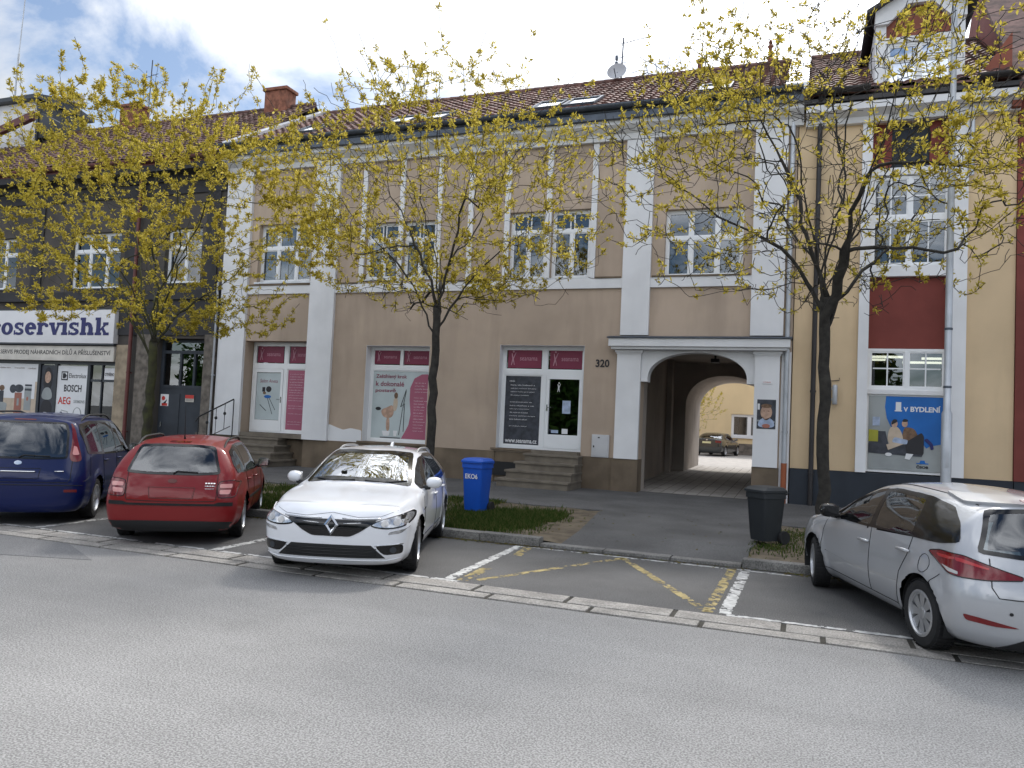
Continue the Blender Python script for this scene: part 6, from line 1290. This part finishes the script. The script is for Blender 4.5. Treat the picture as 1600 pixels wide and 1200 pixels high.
# --- dark saloon in the courtyard
S = dict(paint='car_dark', xf=2.2, xr=-2.25, axles=(1.35, -1.35), rw=.315, ra=.362, track=1.54, zb=.2, zm=.58, nose=3,
 z7=[(2.2, .74), (2.0, .82), (1.4, .92), (1.1, .96), (.45, 1.33), (.1, 1.41), (-.6, 1.42), (-1.1, 1.36), (-1.6, 1.16), (-1.75, 1.08), (-2.2, 1.04)],
 z5=[(2.2, .69), (2.0, .78), (1.4, .87), (.9, .93), (.45, 1.19), (.1, 1.34), (-.6, 1.36), (-1.1, 1.29), (-1.55, 1.1), (-1.75, 1.01), (-2.2, .985)],
 y5=[(2.2, .6), (1.6, .7), (.9, .69), (.1, .6), (-.6, .59), (-1.3, .62), (-2.2, .66)], z4=[(2.2, .66), (1.2, .85), (0, .90), (-1.2, .93), (-2.3, .94)], y4=[(2.2, .7), (1.3, .84), (0, .85), (-1.5, .84), (-2.3, .78)], y3=[(2.2, .74), (1.3, .87), (0, .875), (-1.5, .87), (-2.3, .82)],
 pf=[(.15, 2.1), (.5, 2.2), (.7, 2.17), (.9, 2.0)], pr=[(.15, -2.18), (.4, -2.26), (.7, -2.24), (1.0, -2.2), (1.1, -2.15)])
c = Car('saloon_car', 'dark saloon parked in the sunlit courtyard beyond the arch', S, None)
c.glass_side(blob2d([(.8, .94), (.42, 1.18), (.1, 1.31), (-.6, 1.33), (-1.05, 1.26), (-1.4, 1.05), (-1.3, .97), (0, .93)], 1), [blob2d([(.6, .96), (.38, 1.13), (.1, 1.26), (-.2, 1.29), (-.2, .96)], 1), blob2d([(-.3, .965), (-.26, 1.29), (-.95, 1.24), (-1.2, 1.03), (-1.15, .985)], 1)])
rw_ = blob2d([(-.62, 1.07), (-.5, 1.35), (.5, 1.35), (.62, 1.07)], 1); c.decal('rear_window', 'glass_rear', 'rear', rw_, off=.003)
for g in (1, -1): c.decal('tail_light', 'lamp_red', 'rear', blob2d([(g * .48, .93), (g * .80, .93), (g * .80, .80), (g * .5, .80)], 1), off=.006)
c.decal('number_plate', 'plate', 'rear', [(-.25, .86), (.25, .86), (.25, .75), (-.25, .75)], off=.008); c.decal('emblem', 'chrome', 'rear', ell(0, .95, .05, .03), off=.008)
c.mirror(.62, .94, 'car_dark', 1.0); c.handles([(-.1, .82), (-.95, .84)]); c.cabin(-1.2, 1.0, 1.3, (0,)); c.wheels('multi', 5)
c.place(-4.62, 26.5, R(80), (.95, .95, .92)); c.root.location.z = .36

# ---------------------------------------------------------------- trees
def make_tree(name, label, base, fork, crown, seed, n_limb, n_br, n_tw, leaves, bark='bark', leafm='leaf', rtrunk=.11, lean=(0, 0), clump=26, leaf_l=(.036, .085), up=.35, zl=0.0, low=0.0, trunk_wob=.06, group='street trees in yellow spring leaf', pmin=0.0, shoots=170, skirt=0.0, rmin=.0042):
    rr = np.random.RandomState(seed); bx_, by_ = base; cx, cy, cz, rx, ry, rz = crown
    nodes = []; par = []; 
    def addn(p, pa): nodes.append(np.array(p, float)); par.append(pa); return len(nodes) - 1
    last = -1; nseg = 14
    wob = rr.normal(size=(nseg + 1, 2)) * trunk_wob * .25
    for i in range(nseg + 1):
        t = i / nseg; z = .10 + (fork - .10) * t
        last = addn((bx_ + lean[0] * t + wob[i, 0] * (t > 0), by_ + lean[1] * t + wob[i, 1] * (t > 0), z), last)
    fork_i = last; trunk_n = len(nodes)
    # leader keeps climbing
    def path(a, tgt, seg, bend, d0=None):
        p0 = nodes[a]; d = tgt - p0; L = np.linalg.norm(d)
        if L < 1e-3: return a
        if d0 is None: d0 = p0 - nodes[par[a]] if par[a] >= 0 else np.array([0, 0, 1.]); 
        d0 = d0 / (np.linalg.norm(d0) + 1e-9); d0 = d0 * .38 + d / L * .62 + np.array([0, 0, bend]); d0 = d0 / np.linalg.norm(d0)
        m0 = d0 * L * .8; m1 = d * .9 + np.array([0, 0, up * L * rr.uniform(-.1, .8)]) ; n = max(2, int(L / seg)); q = a
        wa = rr.normal(size=3) * L * .035; ph = rr.uniform(0, 6)
        for i in range(1, n + 1):
            t = i / n; h = (2 * t ** 3 - 3 * t * t + 1) * p0 + (t ** 3 - 2 * t * t + t) * m0 + (-2 * t ** 3 + 3 * t * t) * tgt + (t ** 3 - t * t) * m1
            h = h + wa * math.sin(ph + t * 9) * t * (1 - t) * 2 + rr.normal(size=3) * seg * .10 * (t < 1)
            q = addn(h, q)
        return q
    C = np.array([cx, cy, cz])
    for k in range(n_limb):
        a = 2 * math.pi * (k + rr.uniform(-.25, .25)) / n_limb; el = rr.uniform(-.05, .35) if k % 2 else rr.uniform(.45, 1.15)
        tg = C + np.array([rx * math.cos(a) * math.cos(el), ry * math.sin(a) * math.cos(el), rz * math.sin(el)]) * rr.uniform(.62, .85)
        st_ = fork_i - int(rr.randint(0, 3)) if k else fork_i
        path(st_, tg, .22, .45)
    path(fork_i, C + np.array([rr.uniform(-.3, .3), rr.uniform(-.3, .3), rz * .88]), .22, .4)
    def sample(n, lo, hi):
        out = []
        while len(out) < n:
            v = rr.normal(size=3); v /= np.linalg.norm(v); r = rr.uniform(lo ** 3, hi ** 3) ** (1 / 3); p = v * r
            if p[2] < -low * 1.0 - .25 and rr.rand() < .6: continue
            q = C + p * np.array([rx, ry, rz]); 
            if q[2] < fork + zl + skirt * max(0, bx_ - .5 - q[0]): continue
            out.append(q)
        return out
    def attach(tg, seg, bend, lim):
        N = np.array(nodes[trunk_n - 2:lim]); d = N - tg; dist = np.linalg.norm(d, axis=1) + np.maximum(0, d[:, 2]) * .5
        hor = np.linalg.norm(N[:, :2] - np.array([bx_, by_]), axis=1); th = np.linalg.norm(tg[:2] - np.array([bx_, by_]))
        dist = dist + np.maximum(0, hor - th) * .8
        i = int(np.argmin(dist)) + trunk_n - 2; path(i, tg, seg, bend)
    T1 = sorted(sample(n_br, .45, .95), key=lambda p: np.linalg.norm(p - nodes[fork_i]))
    for t in T1: attach(t, .16, .12, len(nodes))
    ctr = sample(clump, .5, 1.0); T2 = []
    while len(T2) < n_tw:
        if rr.rand() < .6: c_ = ctr[rr.randint(len(ctr))]; p = c_ + rr.normal(size=3) * np.array([.55, .55, .22])
        else: p = sample(1, .25, 1.03)[0]
        if np.linalg.norm((p - C) / np.array([rx, ry, rz])) < 1.08 and p[2] > fork + zl + skirt * max(0, bx_ - .5 - p[0]): T2.append(p)
    lim = len(nodes)
    T2.sort(key=lambda p: np.linalg.norm(p - nodes[fork_i]))
    tips0 = len(nodes)
    for t in T2: attach(t, .12, .10, len(nodes))
    # long thin shoots at the outside of the crown
    kc = set(par); tips = [i for i in range(trunk_n, len(nodes)) if i not in kc and nodes[i][2] > cz - rz * .2]
    for i in rr.permutation(tips)[:shoots]:
        o_ = nodes[i] - C; o_ /= np.linalg.norm(o_) + 1e-9; d = o_ * .6 + np.array([0, 0, .75]) + rr.normal(size=3) * .3; d /= np.linalg.norm(d)
        path(i, nodes[i] + d * rr.uniform(.3, .85), .10, .05)
    # pipe-model radii
    n = len(nodes); ch = [0] * n; kids = [[] for _ in range(n)]
    for i in range(n):
        if par[i] >= 0: kids[par[i]].append(i)
    acc = [0.0] * n
    for i in range(n - 1, -1, -1):
        acc[i] = max(acc[i], .0042 ** 2.25) if not kids[i] else acc[i]
        if par[i] >= 0: acc[par[i]] += acc[i]
    at = .0042 ** 2.25; qe = math.log(rtrunk / .0036) / math.log(acc[fork_i] / at)
    rad = [.0036 * (a / at) ** qe for a in acc]
    for i in range(trunk_n): t = i / nseg; rad[i] = rtrunk * (1.18 - .18 * t) * (1 + .38 * math.exp(-t * 14)) * rr.uniform(.96, 1.05)
    root = thing(name, label, 'tree', (bx_, by_, .1), group)
    tr_, br = MB(), MB(); done = [False] * n
    def chain(start, first):
        out = [start, first]; c_ = first
        while kids[c_]:
            nx = max(kids[c_], key=lambda k: acc[k]); out.append(nx); c_ = nx
        return out
    stack = [(-1, 0)]; chains = []
    ch0 = [0]; c_ = 0
    while kids[c_]: nx = max(kids[c_], key=lambda k: acc[k]); ch0.append(nx); c_ = nx
    chains.append(ch0); q = list(ch0); seen = set(ch0)
    while q:
        i = q.pop()
        for k in kids[i]:
            if k not in seen:
                cc = chain(i, k); chains.append(cc); seen.update(cc[1:]); q += cc[1:]
    rad = [r if i < trunk_n else max(rmin, r * (.30 + .70 * min(1, r / rtrunk))) for i, r in enumerate(rad)]
    for cc in chains:
        P = [nodes[i] for i in cc]; Rr = [rad[i] for i in cc]
        if cc[0] != 0: Rr[0] = min(Rr[0], Rr[1] * 1.25)
        if cc[0] == 0:
            k = trunk_n; tr_.tube(P[:k], Rr[:k], 14); br.tube(P[k - 1:], Rr[k - 1:], 9)
        else: br.tube(P, Rr, 9 if Rr[1] > .035 else 6 if Rr[1] > .014 else 4, cap=False)
    tm = tr_.build('trunk', bark, root, smooth=True)
    dm = tm.data
    br.build('branches', bark, root, smooth=True)
    # leaves: feathery compound leaves in tufts on thin twigs
    thin = [i for i in range(trunk_n, n) if rad[i] < .0125]
    V = []; Fc = []
    def leaf(p, d, L, w):
        nrm = np.cross(d, rr.normal(size=3)); nn_ = np.linalg.norm(nrm)
        if nn_ < 1e-6: return
        nrm /= nn_; s = np.cross(d, nrm); b = len(V); m_ = p + d * L * .5 + nrm * L * rr.uniform(.02, .12)
        V.extend([p, m_ + s * w, p + d * L + nrm * L * rr.uniform(-.15, .05), m_ - s * w]); Fc.append((b, b + 1, b + 2, b + 3))
    cnt = 0
    wts = np.array([1.0 if not kids[i] else .6 for i in thin]); 
    # density varies from clump to clump
    ph = rr.uniform(0, 6, 3); P_ = np.array([nodes[i] for i in thin]); dv = np.sin(P_[:, 0] * 1.9 + ph[0]) + np.sin(P_[:, 1] * 2.1 + ph[1]) + np.sin(P_[:, 2] * 2.6 + ph[2]); wts *= np.clip(.75 + dv * .32, .12, 2)
    wts *= np.clip((np.linalg.norm((P_ - C) / np.array([rx, ry, rz]), axis=1) - pmin) * 2.2, .12, 1.15)
    wts /= wts.sum()
    pick = rr.choice(len(thin), size=leaves // 10, p=wts)
    for k in pick:
        i = thin[k]; p = nodes[i]; d0 = p - nodes[par[i]]; d0 /= np.linalg.norm(d0) + 1e-9
        p = p - (nodes[i] - nodes[par[i]]) * rr.rand(); m_ = 7 + rr.randint(7)
        for _ in range(m_):
            d = rr.normal(size=3) * .8 + d0 * .55 + np.array([0, 0, .12]); d /= np.linalg.norm(d) + 1e-9
            L = rr.uniform(*leaf_l); leaf(p + d * .010 + rr.normal(size=3) * .012, d, L, L * rr.uniform(.15, .25))
    mb = MB(); mb.v = [tuple(v) for v in V]; mb.f = Fc; mb.m = [0] * len(Fc)
    me = bpy.data.meshes.new('crown'); off = Vector((bx_, by_, .1)); me.from_pydata([tuple(np.array(v) - np.array(off)) for v in V], [], Fc); me.materials.append(MT[leafm])
    o = bpy.data.objects.new('crown', me); COL.objects.link(o); o.parent = root
    return root
make_tree('street_tree', 'yellow leafed tree with mossy trunk behind the blue and red cars', (-13.05, -6.6), 3.05, (-13.35, -6.5, 5.8, 4.35, 3.2, 3.05), 11, 9, 80, 1900, 74000, 'bark_moss', rtrunk=.088, lean=(.02, 0), zl=.05, low=.5, skirt=.42)
make_tree('street_tree', 'yellow leafed tree with slim trunk behind the white car', (-6.35, -6.6), 3.75, (-6.25, -6.5, 5.85, 3.25, 2.9, 2.45), 23, 9, 80, 2000, 40000, 'bark', rtrunk=.072, lean=(-.02, 0), zl=-.1, low=.55)
make_tree('street_tree', 'sparse yellow leafed tree with bare dark branches near the lamp post', (.30, -6.6), 3.85, (.25, -6.5, 5.95, 3.75, 2.9, 2.4), 44, 9, 95, 2700, 24000, 'bark', rtrunk=.080, lean=(-.05, 0), zl=-.1, low=.55, pmin=.2, leaf_l=(.04, .09), rmin=.0052)
make_tree('courtyard_tree', 'small yellow green tree at the courtyard car', (-6.0, 25.0), 1.2, (-5.6, 25.0, 2.7, 1.1, 1.0, 1.4), 5, 4, 14, 90, 5000, 'bark', rtrunk=.05, group=None)

# ---------------------------------------------------------------- bins and lamp post
def wheelie_bin(label, x, y, ang, m_, h=.93, w=.48, d=.50):
    b = thing('wheelie_bin', label, 'bin', (0, 0, 0), 'wheelie bins on the verge'); k = h / .93
    mb = MB(); z0, z1 = .05, h - .10
    def ring(z, hw, y0, y1, r=.04):
        o = []
        for cx, cy, a0 in ((hw - r, y1 - r, 0), (-hw + r, y1 - r, 90), (-hw + r, y0 + r, 180), (hw - r, y0 + r, 270)):
            for i in range(5): a = R(a0 + 22.5 * i); o.append((cx + r * math.cos(a), cy + r * math.sin(a), z))
        return o
    rings = [ring(z0, w * .38, -d * .34, d * .34), ring(z0 + .10, w * .40, -d * .37, d * .36), ring(z1 - .09, w * .47, -d * .46, d * .44), ring(z1 - .085, w * .5, -d * .5, d * .47), ring(z1, w * .5, -d * .5, d * .47)]
    n = 20
    for r_ in rings: mb.v += r_
    for i in range(len(rings) - 1):
        for q in range(n): mb.f.append((i * n + q, i * n + (q + 1) % n, (i + 1) * n + (q + 1) % n, (i + 1) * n + q)); mb.m.append(0)
    mb.f += [tuple(range(n)), tuple((len(rings) - 1) * n + q for q in range(n))]; mb.m += [0, 0]
    mb.build('bin_body', m_, b, smooth=True, auto=35)
    lid = MB(); r2 = [ring(z1 + .004, w * .53, -d * .56, d * .50, .05), ring(z1 + .035, w * .53, -d * .56, d * .50, .05), ring(z1 + .075, w * .46, -d * .44, d * .44, .06), ring(z1 + .085, w * .36, -d * .32, d * .34, .06)]
    for r_ in r2: lid.v += r_
    for i in range(len(r2) - 1):
        for q in range(n): lid.f.append((i * n + q, i * n + (q + 1) % n, (i + 1) * n + (q + 1) % n, (i + 1) * n + q)); lid.m.append(0)
    lid.f += [tuple(range(n)), tuple((len(r2) - 1) * n + q for q in range(n))]; lid.m += [0, 0]
    lid.build('lid', m_, b, smooth=True, auto=30)
    MB().tube([(-w * .4, d * .50, z1 - .02), (-w * .4, d * .60, z1 + .0), (w * .4, d * .60, z1 + .0), (w * .4, d * .50, z1 - .02)], .016, 8).build('handle', m_, b, smooth=True, auto=40)
    for q in (-1, 1):
        wm = MB().lathe([(.001, -.03), (.06, -.028), (.095, -.03), (.10, -.018), (.10, .018), (.095, .03), (.06, .028), (.001, .03)], (q * w * .46, d * .40, .10), 'x', 22).build('wheel', 'rubber', b, smooth=True, auto=40)
    MB().tube([(-w * .46, d * .4, .10), (w * .46, d * .4, .10)], .014, 8).build('axle', 'black', b)
    b.location = (x, y, .115); b.rotation_euler = (0, 0, ang); return b
b1 = wheelie_bin('blue plastic wheelie bin on the grass beside the white car', -5.30, -6.85, R(-6), 'bin_blue', .97, .405, .47)
mb = text_mb('EKO6', -.12, 0, .60, width=.24, height=.085, bold=.02); mb.v = [(x, -.47 * (.37 + .09 * (z - .15) / .63) - .014, z) for x, y, z in mb.v]; t = mb.build('lettering', 'white_print', None); t.parent = b1
b2 = wheelie_bin('charcoal wheelie bin at the right side of the driveway', -.50, -7.30, R(28), 'bin_black', .85, .40, .46)
b2.rotation_euler = (0, 0, R(-42))
lp = thing('lamp_post', 'galvanised grey lamp post behind the silver hatchback', 'lamp post', (1.93, -6.6, .1))
MB().lathe([(.12, 0), (.12, .93), (.105, .98), (.08, 1.02)], (1.93, -6.6, .1), 'z', 24).build('base_sleeve', 'concrete', lp, smooth=True, auto=40)
MB().lathe([(.07, 1.0), (.07, 2.03), (.05, 2.08), (.046, 5.5), (.038, 9.2)], (1.93, -6.6, .1), 'z', 24).build('pole', 'pole', lp, smooth=True, auto=40)
MB().box(1.905, 1.955, -6.674, -6.666, 1.35, 1.75).build('service_door', 'pole', lp, bevel=.003)
for z in (2.5, 3.35): MB().lathe([(.050, 0), (.056, .005), (.056, .03), (.050, .035)], (1.93, -6.6, z), 'z', 20).build('clamp', 'zinc', lp)
MB().tube([(1.93, -6.6, 9.25), (1.93, -6.75, 9.6), (1.93, -7.5, 9.8)], .04, 10).build('arm', 'pole', lp, smooth=True); MB().box(1.80, 2.06, -8.2, -7.4, 9.74, 9.88).build('lantern', 'pole', lp, bevel=.04)

# ---------------------------------------------------------------- the far side of the street (seen only in reflections)
far = MB(); rr = np.random.RandomState(2)
for i in range(26000):
    x = rr.uniform(-60, 50); h = 6.5 + 2.2 * math.sin(x * .5) + 1.6 * math.sin(x * 1.3 + 1); z = rr.uniform(.3, h); y = -44 + rr.normal() * 1.2; s_ = rr.uniform(.25, .55); a, b = rr.normal(size=3), rr.normal(size=3); a /= np.linalg.norm(a); b /= np.linalg.norm(b)
    p = np.array([x, y, z]); far.add([p - a * s_, p + b * s_ * .5, p + a * s_, p - b * s_ * .5], [(0, 1, 2, 3)])
for i in range(60):
    x = -60 + i * 1.85; h = 6.0 + 2.2 * math.sin(x * .5) + 1.6 * math.sin(x * 1.3 + 1); far.prism(blob2d([(x - 1.3, .0), (x - 1.5, h * .6), (x - .6, h * .95), (x + .7, h * .9), (x + 1.4, h * .55), (x + 1.2, .0)], 2), 'y', -47.5, -45.0 - .3 * (i % 3))
tag(far.build('park_hedge', 'hedge'), 'dark mass of trees across the street, seen in the panes', 'trees', kind='stuff')
